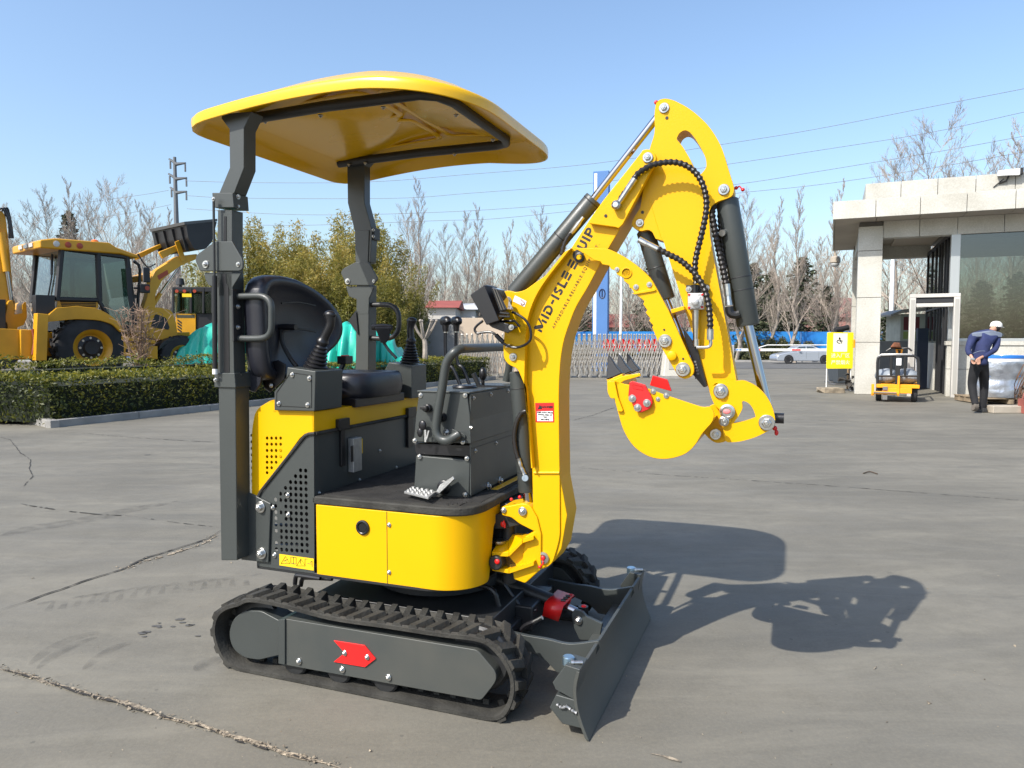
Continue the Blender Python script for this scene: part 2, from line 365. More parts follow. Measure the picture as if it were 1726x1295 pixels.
for _ in range(1500):
    y = 1.7 + 16 * rnd.random() ** 1.7; x = rnd.uniform(-.75, .75) * y; s = rnd.uniform(.0015, .0045) * (1 + (rnd.random() < .06) * 1.6); c = Vector((x, y, 0)); mb.hull([c + Vector((rnd.uniform(-s, s), rnd.uniform(-s, s), rnd.uniform(0, s))) for _ in range(5)])
o = mb.build('grit', RUBL, sharp=None); o['kind'] = 'stuff'; o['label'] = 'fine loose grit scattered over the yard concrete'
# tyre scuffs: thin translucent stains
def scuffmat():
    m = bpy.data.materials.new('tyre_scuff'); m.use_nodes = True; nt = m.node_tree; b = nt.nodes['Principled BSDF']; b.inputs['Base Color'].default_value = (.075, .072, .068, 1); b.inputs['Roughness'].default_value = .8
    n = nt.nodes.new('ShaderNodeTexNoise'); n.inputs['Scale'].default_value = 11; n.inputs['Detail'].default_value = 9; mr = nt.nodes.new('ShaderNodeMapRange'); mr.inputs[1].default_value = .35; mr.inputs[2].default_value = .75; mr.inputs[3].default_value = 0; mr.inputs[4].default_value = .30
    tc = nt.nodes.new('ShaderNodeTexCoord'); nt.links.new(tc.outputs['Object'], n.inputs[0]); nt.links.new(n.outputs['Fac'], mr.inputs[0]); nt.links.new(mr.outputs[0], b.inputs['Alpha']); return m
SCF = scuffmat()
def scuff(pts, w, seed):
    P = cr([G(*p) for p in pts], 8); mb = MB(); pr = None; n_ = len(P)
    for i, p in enumerate(P):
        t = (P[min(n_ - 1, i + 1)] - P[max(0, i - 1)]).normalized(); n = Vector((-t.y, t.x, 0)) * w * max(.08, math.sin(math.pi * i / (n_ - 1)) ** .5)
        q = [mb.v((p - n).xy[:] + (.0025,)), mb.v((p + n).xy[:] + (.0025,))]
        if pr: mb.face([pr[0], pr[1], q[1], q[0]])
        pr = q
    o = mb.build('tyre_mark', SCF, sharp=None); struct(o)
scuff([(48,1122),(80,1098),(115,1080),(150,1070),(180,1064)], .035, 1); scuff([(62,1128),(92,1106),(125,1088),(165,1074)], .03, 2)
scuff([(140,1130),(165,1110),(200,1090),(235,1082)], .03, 3); scuff([(330,1132),(352,1118),(372,1108)], .05, 4); scuff([(0,905),(60,890),(130,880),(210,862),(300,845)], .12, 5)
mb = MB(); rnd = random.Random(9)
for i in range(15):                       # tread prints
    t = i / 14; px = 85 + 330 * t; py = 1017 - 42 * t + 14 * (t * (1 - t)) * -1 + 6
    for s_ in (0, 1):
        c = G(px + s_ * 5, py - s_ * 9); a = R(40 if s_ else 110); d = Vector((math.cos(a), math.sin(a), 0)); n = Vector((-d.y, d.x, 0)); c.z = .003
        k = .075; w_ = .02; mb.face([mb.v(c + d * k + n * w_ * .4), mb.v(c - d * k + n * w_), mb.v(c - d * k - n * w_), mb.v(c + d * k - n * w_ * .4)])
o = mb.build('tread_print', SCF, sharp=None); struct(o)
mb = MB(); rnd = random.Random(4)
for (px, py, r) in ((240,1068,.02),(247,1066,.016),(263,1056,.02),(268,1058,.012),(303,1045,.02),(307,1050,.014),(291,1057,.011),(318,1055,.014),(322,1054,.012),(333,1073,.010),(243,1074,.010),(268,1051,.008),(249,767,.03)):
    c = G(px, py); c.z = .0032; mb.face([mb.v(c + Vector((r * rnd.uniform(.7, 1.2) * 1.3 * math.cos(R(a)), r * rnd.uniform(.5, 1) * math.sin(R(a)), 0))) for a in range(0, 360, 36)])
o = mb.build('oil_spot', mat('oil', (.085, .080, .070), .6), sharp=None); struct(o)
tag(MB().tube([G(1455,799) + Vector((0, 0, .006)), G(1466,797) + Vector((0, 0, .012)), G(1479,800) + Vector((0, 0, .006))], .006, 6, 3).build('twig', mat('twig_bark', (.06, .04, .025), .8)), 'short dark twig lying on the bare concrete right of the bucket', 'twig')
# dust ruts far field joints done; power lines and pylon
STL = mat('galvanised_steel', (.13, .14, .15), .6, .3)
tp = W(298, 400, 170); tz = W(298, 265, 170).z
tw = thing('transmission_pole', 'tall grey steel transmission pole with three crossarms far behind the loader', 'pylon', (tp.x, tp.y, gz(170)))
def loc_(o, p): return Vector(p) - o.location
MB().tube([(0, 0, -.3), (0, 0, tz - gz(170))], lambda t: .95 - .6 * t, 10).build('mast', STL, tw)
armp = []
for k, (yy, xl, xr) in enumerate(((268, 285, 313), (293, 284, 315), (316, 287, 315))):
    a, c, b = W(xl, yy, 170), W(298, yy + 9, 170), W(xr, yy + 7, 170)
    MB().tube([loc_(tw, a), loc_(tw, c), loc_(tw, b)], lambda t: .28 + .35 * (1 - abs(2 * t - 1)), 6, aspect=.7).build('crossarm', STL, tw)
    q = W(xr - 1, yy + 9, 170); MB().tube([loc_(tw, q), loc_(tw, q) + Vector((0, 0, -1.7))], .22, 6).build('insulator', STL, tw); armp.append(q + Vector((0, 0, -1.7)))
    q = W(xl + 2, yy + 4, 170); MB().tube([loc_(tw, q), loc_(tw, q) + Vector((0, 0, -1.7))], .22, 6).build('insulator', STL, tw); armp.append(q + Vector((0, 0, -1.7)))
WIR = mat('cable_grey', (.22, .24, .27), .5)
wires = [([(312,305),(425,308),(617,307),(790,294),(1000,276),(1240,240),(1380,217),(1570,180),(1740,147)], 'highest of the thin power lines crossing the sky from the pole'),
 ([(315,330),(400,334),(656,334.5),(790,326),(1000,308.6),(1240,275),(1380,253.6),(1560,225),(1740,186)], 'second highest thin power line crossing the sky'),
 ([(315,352),(500,362),(739,358),(1000,340),(1240,311),(1380,289),(1580,256),(1740,227)], 'third thin power line down, crossing the sky above the gatehouse roof'),
 ([(318,376),(500,380),(740,372),(832,369),(1000,352),(1240,326),(1380,311.5),(1560,285),(1740,254)], 'lowest thin power line, passing just over the gatehouse roof')]
for pts, lab in wires:
    n = len(pts); P = [W(x, y, 170 - 95 * (x - 300) / 1440) for x, y in pts]
    tag(MB().tube(cr(P, 6), lambda t: .05 - .022 * t, 4).build('power_line', WIR), lab, 'power line')
for pts, lab in ((([(284,321),(250,327),(215,332),(120,345)]), 'upper of two short power lines leaving the pole leftwards'), ([(288,345),(255,352),(225,358),(120,375)], 'lower of two short power lines leaving the pole leftwards')):
    tag(MB().tube(cr([W(x, y, 171) for x, y in pts], 4), .045, 4).build('power_line', WIR), lab, 'power line')
# ================================================================ HEDGES AND RAISED BED
K0, K1, K2, K3 = G(-170, 668), G(85, 722), G(430, 683), G(836, 640)
KST = mat('kerb_granite', (.30, .29, .27), .8, 0, .25, 3, .2, 60)
def inner(a, b, d):
    t = (b - a).normalized(); n = Vector((-t.y, t.x, 0)); return n if n.y > 0 else -n
mb = MB()
def kerbrun(a, b, n_, w=.14, h=.12):
    t = (b - a).normalized(); nn = inner(a, b, 0); L_ = (b - a).length; k = int(L_ / 1.5)
    for i in range(k):
        p = a.lerp(b, i / k) + t * .004; q = a.lerp(b, (i + 1) / k) - t * .004
        mb.hull([v + nn * s + Vector((0, 0, z)) for v in (p, q) for s in (0, w) for z in (-.02, h + random.uniform(-.004, .004))])
kerbrun(K1, K3, 0); kerbrun(K0, K1, 0)
ko = mb.build('kerb', KST, bevel=.012); struct(ko)
# raised soil yard behind the hedge
bd = MB(); A = K1 + Vector((-.2, 2.6, 0)); q = [(-60, K0.y + 6), (K0.x, K0.y + 3.2), (A.x, A.y), (K3.x - 1.5, K3.y + 1.2), (K3.x - 1.5, 34), (-60, 34)]
bd.prism(q, -.02, .42, 'Z'); struct(bd.build('raised_yard', mat('yard_soil', (.13, .11, .08), .95, 0, .4, 1.2, .4, 10)))
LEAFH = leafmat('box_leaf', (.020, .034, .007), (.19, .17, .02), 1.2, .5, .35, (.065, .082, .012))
LEAFY = leafmat('top_box_leaf', (.09, .10, .012), (.36, .30, .025), 1.5, .5, .4, (.20, .19, .02))  # brighter, yellower leaf colour for most leaves on the hedge tops
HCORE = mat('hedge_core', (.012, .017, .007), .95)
def leafq(mb, c, s, rnd, up=.4, asp=.55):
    n = Vector((rnd.gauss(0, 1), rnd.gauss(0, 1), rnd.gauss(0, 1) + up)).normalized(); u = n.orthogonal().normalized(); a = rnd.uniform(0, 6.28); v = n.cross(u); d = u * math.cos(a) + v * math.sin(a); e = n.cross(d) * asp
    bm = mb.bm; bm.faces.new([bm.verts.new(c - d * s), bm.verts.new(c + e * s * .8), bm.verts.new(c + d * s), bm.verts.new(c - e * s * .8)])
def hedge(name, poly, z0, z1, dens, s, label, seed, group=None, rough=.06, minfront=True):
    """clipped hedge: dark core, leaves on the faces and top"""
    rnd = random.Random(seed); h = thing(name, label, 'hedge', (*poly[0], 0), 0, group); off = h.location
    core = MB(); cx = sum(p[0] for p in poly) / len(poly); cy = sum(p[1] for p in poly) / len(poly)
    P = []
    for i in range(len(poly)):
        a_, b_, c_ = Vector(poly[i - 1]), Vector(poly[i]), Vector(poly[(i + 1) % len(poly)]); u_ = (a_ - b_).normalized(); v_ = (c_ - b_).normalized(); k_ = b_ + (u_ + v_) * .13; P.append((k_.x - off.x, k_.y - off.y))
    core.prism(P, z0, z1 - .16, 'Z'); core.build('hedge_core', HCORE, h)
    mb = MB(); tp_ = MB()
    def ht(x, y): return z1 + rough * 1.6 * noise.noise(Vector((x * 1.3, y * 1.3, seed))) + rough * .5 * noise.noise(Vector((x * 5, y * 5, seed)))
    n = len(poly)
    for i in range(n):
        a = Vector(poly[i]); b = Vector(poly[(i + 1) % n]); e = b - a; L_ = e.length; nn = Vector((e.y, -e.x)).normalized()
        facing = nn.dot((a + b) / 2) < 0
        k = int(L_ * (z1 - z0) * dens * (1.5 if facing else .15))
        for _ in range(k):
            t = rnd.random(); p = a + e * t; zz = z0 + (z1 - z0) * rnd.random() ** .8; o_ = -.02 + rnd.gauss(0, .04) + .05 * 1.6 * noise.noise(Vector((p.x * 2.2, p.y * 2.2, zz * 3 + seed))) + .02
            o_ -= .03 * max(0, (zz - z1 + .12) / .12)
            leafq(mb, Vector((p.x + nn.x * o_ - off.x, p.y + nn.y * o_ - off.y, min(zz, ht(p.x, p.y)))), s * rnd.uniform(.6, 1.25), rnd, .2)
    xs = [p[0] for p in poly]; ys = [p[1] for p in poly]
    def inside(x, y):
        c = False
        for i in range(n):
            x1, y1 = poly[i]; x2, y2 = poly[(i + 1) % n]
            if (y1 > y) != (y2 > y) and x < (x2 - x1) * (y - y1) / (y2 - y1) + x1: c = not c
        return c
    area = (max(xs) - min(xs)) * (max(ys) - min(ys))
    for _ in range(int(area * dens * 1.0)):
        x = rnd.uniform(min(xs), max(xs)); y = rnd.uniform(min(ys), max(ys))
        if not inside(x, y): continue
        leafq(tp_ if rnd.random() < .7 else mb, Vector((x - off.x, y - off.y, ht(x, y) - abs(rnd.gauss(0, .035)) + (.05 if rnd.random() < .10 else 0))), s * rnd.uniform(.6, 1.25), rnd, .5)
    mb.build('foliage', LEAFH, h, sharp=None, recalc=False); tp_.build('top_leaves', LEAFY, h, sharp=None, recalc=False)
    return h
def off2(a, b, d0): nn = inner(a, b, 0); return (a + nn * d0).xy, (b + nn * d0).xy
t1_ = (K3 - K1).normalized(); n1_ = inner(K1, K3, 0); t0_ = (K1 - K0).normalized(); n0_ = inner(K0, K1, 0)
C1 = K1 + n1_ * .22 + t1_ * .12 
E1 = K3 + n1_ * .22
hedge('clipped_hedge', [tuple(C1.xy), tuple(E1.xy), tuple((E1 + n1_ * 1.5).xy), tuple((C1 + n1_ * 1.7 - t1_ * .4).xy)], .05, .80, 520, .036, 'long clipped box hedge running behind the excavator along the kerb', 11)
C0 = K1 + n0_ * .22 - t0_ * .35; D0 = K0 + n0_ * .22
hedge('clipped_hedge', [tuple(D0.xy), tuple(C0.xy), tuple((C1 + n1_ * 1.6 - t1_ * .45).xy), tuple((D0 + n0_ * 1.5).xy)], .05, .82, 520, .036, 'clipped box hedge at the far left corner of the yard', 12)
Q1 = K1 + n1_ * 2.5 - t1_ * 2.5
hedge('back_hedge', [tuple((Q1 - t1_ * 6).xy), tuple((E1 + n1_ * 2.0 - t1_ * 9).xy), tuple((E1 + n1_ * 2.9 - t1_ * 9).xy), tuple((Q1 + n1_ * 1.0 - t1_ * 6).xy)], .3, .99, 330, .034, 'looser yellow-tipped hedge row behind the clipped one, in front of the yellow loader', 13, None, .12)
# ================================================================ TREES
BARK = mat('pale_bark', (.36, .31, .26), .9, 0, .35, 6)
TWG = leafmat('bare_twig', (.20, .165, .135), (.42, .355, .295), .4, .9, 0)
def bare_mesh(seed, h, n_main=16, spread=.34, up=.9, twr=.0062, dens=1.0, base=.12):
    rnd = random.Random(seed); tr = MB(); cr_ = MB()
    P = [Vector((0, 0, 0))]; 
    for i in range(1, 9): P.append(Vector((rnd.gauss(0, .012 * h), rnd.gauss(0, .012 * h), h * i / 9)))
    tr.tube(P, lambda t: max(.012, .0125 * h * (1 - t) ** 1.1 + .006), 6)
    def seg(p, d, L_, r, lev):
        n = 3 if lev > 1 else 4; q = [p]; dd = d.copy()
        for i in range(n):
            dd = (dd + Vector((rnd.gauss(0, .05), rnd.gauss(0, .05), .05 * up))).normalized(); q.append(q[-1] + dd * L_ / n)
        cr_.tube(q, lambda t: r * (1 - .75 * t), 3, cap=False)
        if lev >= 3: return
        k = int((12, 6, 4)[lev] * dens)
        for j in range(k):
            t = .12 + .88 * (j + rnd.random()) / k; i = min(n - 1, int(t * n)); pp = q[i].lerp(q[i + 1], t * n - i); a = rnd.uniform(0, 6.28); ax = dd.orthogonal().normalized(); ax = Matrix.Rotation(a, 3, dd) @ ax
            nd = (dd + ax * rnd.uniform(.4, .8) + Vector((0, 0, .22 * up))).normalized(); seg(pp, nd, L_ * rnd.uniform(.28, .46), max(twr, r * .38), lev + 1)
    for i in range(n_main):
        t = base + (1 - base) * (i + rnd.random() * .7) / n_main; z = t * h; a = i * 2.4 + rnd.random(); w = spread * h * (1 - t * .82) * rnd.uniform(.7, 1.1)
        d = Vector((math.cos(a), math.sin(a), 1.1 * up + .6 * t)).normalized(); k = min(8, int(z / h * 8)); seg(P[k].lerp(P[min(8, k + 1)], z / h * 9 - k if k < 8 else 0), d, w * 1.5, (.0036 * h * (1 - t * .7)), 0)
    zs = sorted(v.co.z for v in cr_.bm.verts); global BH_; BH_.append(zs[int(len(zs) * .992)])
    return tr.mesh('trunk', BARK, 60, False), cr_.mesh('branches', TWG, None, False)
random.seed(1); BH_ = []
BV = [bare_mesh(21, 14, 34, .17, 1.3), bare_mesh(22, 14, 36, .20, 1.1), bare_mesh(23, 14, 30, .26, .9), bare_mesh(24, 12, 24, .36, .6), bare_mesh(25, 14, 36, .15, 1.5)]
def bare(px, top, d, v, label, wid=1.0, group='bare winter trees beyond the yard', rot=None):
    p = W(px, 500, d); z0 = gz(d); h = W(px, top, d).z - z0; hb = BH_[v]
    t = thing('bare_tree', label, 'tree', (p.x, d, z0), (px * 1.7) % 6.28 if rot is None else rot, group); s = h / hb; t.scale = (s * wid, s * wid, s)
    inst(BV[v][0], 'trunk', t); inst(BV[v][1], 'crown', t); return t
bl = [(18,345,80,1,'low hazy bare tree at the very left edge behind the digging arm'),(48,350,74,3,'bushy bare tree over the left end of the cab roof'),(84,318,82,2,'bare tree rising over the left half of the loader roof'),(125,303,85,0,'narrow bare poplar above the orange beacon, left of the wide-crowned one'),(182,298,62,3,'wide-crowned bare tree between the cab beacon and the raised bucket'),(225,330,88,1,'bare tree just left of the steel transmission pole'),(262,345,84,2,'low bare tree right behind the raised black bucket'),(285,352,92,4,'small faint bare tree at the foot of the transmission pole'),(155,330,95,2,'bare tree half hidden behind the wide-crowned one at the left'),(240,340,70,4,'slim bare tree between the wide-crowned one and the pole'),
 (708,300,66,0,'tall bare tree just right of the bamboo grove'),(690,345,90,2,'shorter bare tree at the bamboo edge behind the tall one'),(787,358,78,1,'left of the pair of full bare trees left of the boom'),(808,345,70,0,'tallest bare tree between the bamboo grove and the boom'),(858,372,80,4,'thin bare tree just above the black work light'),(915,352,66,2,'bare tree crossed by the grey cylinder of the boom'),(890,395,88,1,'low bare tree behind the middle of the boom cylinder'),(750,380,92,2,'faint low bare tree between two taller ones left of the work light'),(945,400,74,3,'low wide bare tree half hidden behind the lettered boom'),
 (1060,400,82,1,'bare tree seen through the gap between boom and thumb'),(1105,420,78,2,'bare tree seen just right of the tall blue sign pillar'),(1258,322,64,2,'bare tree rising right behind the bucket cylinder'),(1308,335,72,4,'slim bare tree second right of the bucket cylinder'),(1342,315,60,0,'tall forked white-barked bare tree standing on the verge left of the gatehouse'),(1408,305,64,4,'thin bare tree touching the left corner of the gatehouse roof'),(1385,400,80,1,'low bare tree between the verge tree and the gatehouse column'),(1290,380,90,1,'faint bare tree low behind the tall verge tree'),
 (1570,188,42,3,'broad bare tree rising over the middle of the gatehouse roof'),(1505,235,46,2,'bare tree left of the broad one over the gatehouse roof'),(1700,205,44,2,'bare tree over the right end of the gatehouse roof by the camera'),(1640,250,50,3,'low bare tree between two taller ones behind the gatehouse roof'),(1533,420,52,3,'reddish bare tree seen under the gatehouse roof left of the glass'),(1660,420,40,3,'bare tree seen through the gatehouse glass'),(1600,400,50,2,'bare tree behind the left part of the gatehouse glass'),(1715,400,48,1,'bare tree seen through the right end of the gatehouse glass')]
for px, top, d, v, lab in bl: bare(px, top, d, v, lab, 1.15 if v in (1, 2) else 1.0)
# forked verge trees with pale trunks in front of the blue fence
for px, top, d, lab in ((1243,470,60.5,'pale trunk of a street tree just left of the bucket cylinder rod'),):
    bare(px, 330, 63, 4, lab, .9)
# far wood that reads as one mass
def farwood(x0, x1, d, hmin, hmax, n, name, label, seed):
    rnd = random.Random(seed); mb = MB(); a, b = W(x0, 560, d).x, W(x1, 560, d).x
    for _ in range(n):
        x = rnd.uniform(a, b); y = d + rnd.uniform(-7, 7); h = rnd.uniform(hmin, hmax); z0 = gz(d); t0 = Vector((x, y, z0)); lean = rnd.gauss(0, .04); tp = t0 + Vector((lean * h, 0, h))
        mb.tube([t0, tp], lambda t: .07 * (1 - t) + .012, 3, cap=False)
        for k in range(26):
            t = rnd.uniform(.12, .95); p = t0.lerp(tp, t); L_ = (1 - t) * h * .32 + .5; an = rnd.uniform(0, 6.28); dd = Vector((math.cos(an) * .55, math.sin(an) * .3, 1)).normalized(); q = p + dd * L_; mb.tube([p, q], .018, 3, cap=False)
            for j in range(3): r_ = p.lerp(q, rnd.uniform(.3, .9)); mb.tube([r_, r_ + (dd + Vector((rnd.gauss(0, .5), 0, rnd.gauss(0, .2)))) * L_ * .35], .012, 3, cap=False)
    o = mb.build(name, TWG, sharp=None, recalc=False); o['kind'] = 'stuff'; o['label'] = label
farwood(-60, 330, 100, 9, 16, 120, 'far_wood', 'hazy bare wood behind the loader at the left', 1); farwood(660, 1000, 100, 9, 15, 95, 'far_wood', 'hazy bare wood between the bamboo and the boom', 2); farwood(1020, 1460, 100, 9, 16, 115, 'far_wood', 'hazy bare wood between the boom and the gatehouse', 3); farwood(1480, 1760, 58, 3, 7, 45, 'far_wood', 'bare thicket seen through and under the gatehouse', 4)
# evergreens: layered boughs of needle tufts
CONL = leafmat('cedar_needles', (.022, .034, .016), (.085, .10, .045), .7, .7, .1)
def cedar_mesh(seed, h, w, nb=90, droop=.1):
    rnd = random.Random(seed); tr = MB().tube([(0, 0, 0), (0, 0, h)], lambda t: .016 * h * (1 - t) + .02, 6); mb = MB()
    for i in range(nb):
        t = .08 + .9 * (i / nb) ** .9; z = h * t; L_ = w * (1 - t) ** .8 * rnd.uniform(.6, 1.1) + .15; a = i * 2.399 + rnd.random() * .5; d = Vector((math.cos(a), math.sin(a), 0)); 
        for j in range(int(14 + L_ * 26)):
            s = rnd.random() ** .7; c = Vector((0, 0, z)) + d * L_ * s + Vector((0, 0, -droop * L_ * s * s + rnd.gauss(0, .06))) + Vector((-d.y, d.x, 0)) * rnd.gauss(0, .16 * L_ * (.3 + s))
            leafq(mb, c, rnd.uniform(.10, .2), rnd, 1.6, .5)
    return tr.mesh('trunk', BARK, 60, False), mb.mesh('foliage', CONL, None, False)
CV = [cedar_mesh(5, 8, 2.6), cedar_mesh(6, 8, 1.6, 80), cedar_mesh(8, 5, 2.6, 60, .0)]
def cedar(px, top, d, v, label, wid=1.0):
    p = W(px, 500, d); z0 = gz(d) + (.0); h = W(px, top, d).z - z0; t = thing('evergreen_tree', label, 'tree', (p.x, d, z0), px % 6.28, 'evergreens beyond the yard'); s = h / (5 if v == 2 else 8); t.scale = (s * wid, s * wid, s)
    inst(CV[v][0], 'trunk', t); inst(CV[v][1], 'crown', t)
for a in ((120,352,92,1,'narrow dark evergreen above the orange beacon'),(668,470,36,0,'dark evergreen at the right foot of the bamboo, behind the far joystick',.9),(1270,440,78,0,'wide dark cedar just right of the bucket cylinder',1.3),(1300,455,84,0,'cedar second right of the bucket cylinder',1.2),(1352,430,86,0,'dark cedar behind the tall forked verge tree',1.3),(1395,480,80,1,'small cedar left of the gatehouse column',1.3),(1500,520,44,2,'low round pine under the gatehouse roof beside the white pole',1.3),(1100,430,84,0,'cedar seen between the thumb and the arm'),(985,505,88,0,'low cedar seen just left of the blue sign pillar',1.3),
          (1655,470,36,0,'dark cedar seen through the gatehouse window left part',1.3),(1715,455,38,0,'dark cedar seen through the gatehouse window right part',1.3),(1590,480,40,1,'slim cedar seen through the side glass of the gatehouse',1.2),(1530,540,60,2,'low shrubby pine behind the security frame',1.2)): cedar(*a)
# bamboo grove
BAML = leafmat('bamboo_leaf', (.075, .095, .018), (.50, .35, .085), .55, .55, .45, (.25, .23, .045), .12)
CULM = mat('bamboo_culm', (.30, .27, .10), .5, 0, .3, 3)
def bamboo_mesh(seed, h, w, n=14, leaves=14500):
    rnd = random.Random(seed); st = MB(); mb = MB(); cul = []
    for i in range(n):
        a = rnd.uniform(0, 6.28); r = w * .45 * rnd.random() ** .5; b = Vector((r * math.cos(a), r * math.sin(a), 0)); hh = h * rnd.uniform(.55, 1.0); ln = Vector((rnd.gauss(0, .10), rnd.gauss(0, .10), 0))
        pts = [b + ln * hh * (t ** 2) * 1.3 + Vector((0, 0, hh * t * (1 - .06 * t))) for t in (0, .25, .5, .75, 1)]; pts = cr(pts, 3); st.tube(pts, lambda t: .022 - .016 * t, 5, cap=False); cul.append(pts)
    for _ in range(leaves):
        p = rnd.choice(cul); t = .12 + .88 * rnd.random() ** .8; k = t * (len(p) - 1); i = min(len(p) - 2, int(k)); c = p[i].lerp(p[i + 1], k - i); ph = int(rnd.random() * 14 + t * 9)
        rr = (.10 + .50 * math.sin(math.pi * min(1, t * .80 + .14))) * w * .42 * rnd.random() ** .5 * (.7 + .6 * ((ph * 37) % 10) / 10); a = ph * 2.1 + rnd.gauss(0, .5)
        c = c + Vector((math.cos(a) * rr, math.sin(a) * rr, rnd.gauss(0, .10) - rr * .25)); leafq(mb, c, rnd.uniform(.045, .10), rnd, .5, .28)
    return st.mesh('culm', CULM, 60, False), mb.mesh('foliage', BAML, None, False)
BB = [bamboo_mesh(31, 6, 2.4), bamboo_mesh(32, 6, 2.8), bamboo_mesh(33, 6, 2.2)]
def bamboo(px, top, d, v, label, wid=1.0):
    p = W(px, 500, d); h = W(px, top, d).z - .4; t = thing('bamboo_clump', label, 'bamboo', (p.x, d, .4), (px * .37) % 6.28, 'bamboo clumps behind the excavator'); s = h / 6; t.scale = (s * wid, s * wid, s)
    inst(BB[v][0], 'culms', t); inst(BB[v][1], 'foliage', t)
for a in ((405,345,29,0,'bamboo clump just right of the near canopy post'),(440,325,32,1,'tall golden bamboo clump above the left part of the seat back'),(478,352,30,2,'lower greener bamboo clump directly behind the seat back'),(512,362,33,0,'bamboo clump behind the right part of the seat back'),(545,345,29,1,'dense bamboo clump left of the far canopy post'),(572,328,31,2,'bamboo clump rising directly behind the far canopy post'),(636,328,30,0,'tall bamboo clump right of the far canopy post'),(652,385,28,1,'golden bamboo clump above the far grab handle'),(690,420,29,2,'rightmost bamboo clump, thin and brownish',.8),(608,350,34,1,'rear bamboo clump seen between post and tall clump'),(372,375,33,2,'bamboo clump left of the near canopy post above the raised bucket'),(460,385,27,1,'front low bamboo clump over the seat back',1.2),(530,400,27,0,'front low bamboo clump left of the far post',1.2),(600,410,27,2,'front low bamboo clump under the far canopy post',1.3),(670,470,27,1,'front low bamboo clump beside the far joystick',1.1)): bamboo(*a)
# pollarded tree and dry shrub
def pollard(px, base, top, d, label):
    a = W(px, base, d); t = thing('pollarded_tree', label, 'tree', (a.x, a.y, a.z)); H = W(px, top, d).z - a.z; rnd = random.Random(px)
    MB().tube([(0, 0, -.6), (.02, 0, H * .3), (-.02, 0, H * .55)], lambda t_: .10 - .03 * t_, 8, 3).build('trunk', BARK, t)
    mb = MB()
    for k in range(7): an = k * .9; d_ = Vector((math.cos(an) * .5, math.sin(an) * .3, .5)); mb.tube([Vector((-.02, 0, H * .5)), Vector((-.02, 0, H * .55)) + d_ * H * .4, Vector((-.02, 0, H * .6)) + d_ * H * .75 + Vector((0, 0, .1))], lambda t_: .05 - .02 * t_, 6, 3).ball(Vector((-.02, 0, H * .6)) + d_ * H * .75 + Vector((0, 0, .1)), .05)
    mb.build('lopped_branches', BARK, t)
pollard(716, 602, 545, 23.5, 'pale pollarded tree with lopped branches behind the hedge right of the far joystick')
pollard(1588, 560, 500, 60, 'thin pale lopped tree far behind the security frame')
def dryshrub(px, base, top, d, label, seed):
    a = W(px, base, d); t = thing('dry_shrub', label, 'shrub', (a.x, a.y, a.z)); H = W(px, top, d).z - a.z; rnd = random.Random(seed); mb = MB()
    for k in range(34):
        p = [Vector((rnd.gauss(0, .06), rnd.gauss(0, .06), -.3))]; dd = Vector((rnd.gauss(0, .16), rnd.gauss(0, .16), 1))
        for j in range(7): p.append(p[-1] + (dd + Vector((rnd.gauss(0, .2), rnd.gauss(0, .2), 0))) * (H + .3) / 7 * rnd.uniform(.7, 1.05))
        mb.tube(p, .007, 3, cap=False)
        for j in range(10): i = rnd.randint(2, 7); q = p[i]; mb.tube([q, q + Vector((rnd.gauss(0, .14), rnd.gauss(0, .14), rnd.uniform(.02, .2)))], .005, 3, cap=False)
    mb.build('branches', mat('dry_twig', (.30, .20, .14), .9, 0, .4, 5), t, sharp=None)
dryshrub(238, 612, 515, 17.2, 'dry reddish leafless shrub standing in the hedge in front of the loader door', 4)
# distant verge planting, fence and buildings
mbl = leafmat('verge_leaf', (.05, .065, .02), (.17, .15, .05), .5, .6, .2)
def lowshrub(x0, x1, yt, yb, d, label, seed, m=mbl, cat='shrub'):
    a, b = W(x0, yb, d), W(x1, yb, d); zt = W(x0, yt, d).z; rnd = random.Random(seed); o = thing('verge_shrub', label, cat, ((a.x + b.x) / 2, d, gz(d) + .1), 0, 'shrubs on the road verge'); mb = MB(); w = (b.x - a.x) / 2; h = zt - gz(d) - .1
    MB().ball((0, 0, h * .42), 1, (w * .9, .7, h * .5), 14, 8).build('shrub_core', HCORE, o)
    for _ in range(int(380 + w * 320)):
        u = rnd.uniform(-1, 1); th = rnd.uniform(0, 3.14); r = 1 + rnd.gauss(0, .05); k = math.sqrt(max(.02, 1 - abs(u) ** 3))
        leafq(mb, Vector((u * w * r, -math.cos(th) * k * .8 * 1, h * (.1 + .86 * math.sin(th) * k * r))), rnd.uniform(.05, .11), rnd, .6)
    mb.build('foliage', m, o, sharp=None, recalc=False)
vs = [(1235,1262,572,586,'left'),(1262,1284,566,588,'second'),(1284,1312,568,588,'third'),(1308,1330,568,588,'fourth'),(1328,1352,571,588,'rounded'),(1350,1376,575,590,'low')]
for i, (x0, x1, a, b, n_) in enumerate(vs): lowshrub(x0, x1, a, b, 66, ('rounded shrub on the verge right beside the cylinder rod','shrub in front of the blue fence, second right of the cylinder rod','shrub in front of the blue fence left of the forked white tree','shrub at the foot of the forked white tree','rounded shrub on the verge right of the forked white tree','low shrub above the silver car boot')[i], 40 + i)
for i, (x0, x1) in enumerate(((1240,1300),(1296,1420))):
    lowshrub(x0, x1, 588, 604, 63.5, ('low clipped verge hedge left of the silver car','low clipped verge hedge behind the silver car')[i], 60 + i)
for i, (x0, x1) in enumerate(((960,1010),(1010,1075),(1075,1130))): lowshrub(x0, x1, 582, 604, 64, ('verge shrub behind the gate left of the blue pillar','verge shrub behind the gate right of the blue pillar','verge shrub behind the red round signs of the gate')[i], 70 + i)
BFN = mat('blue_hoarding', (.02, .17, .55), .5, 0, 0, .35, col2=(.03, .26, .62))
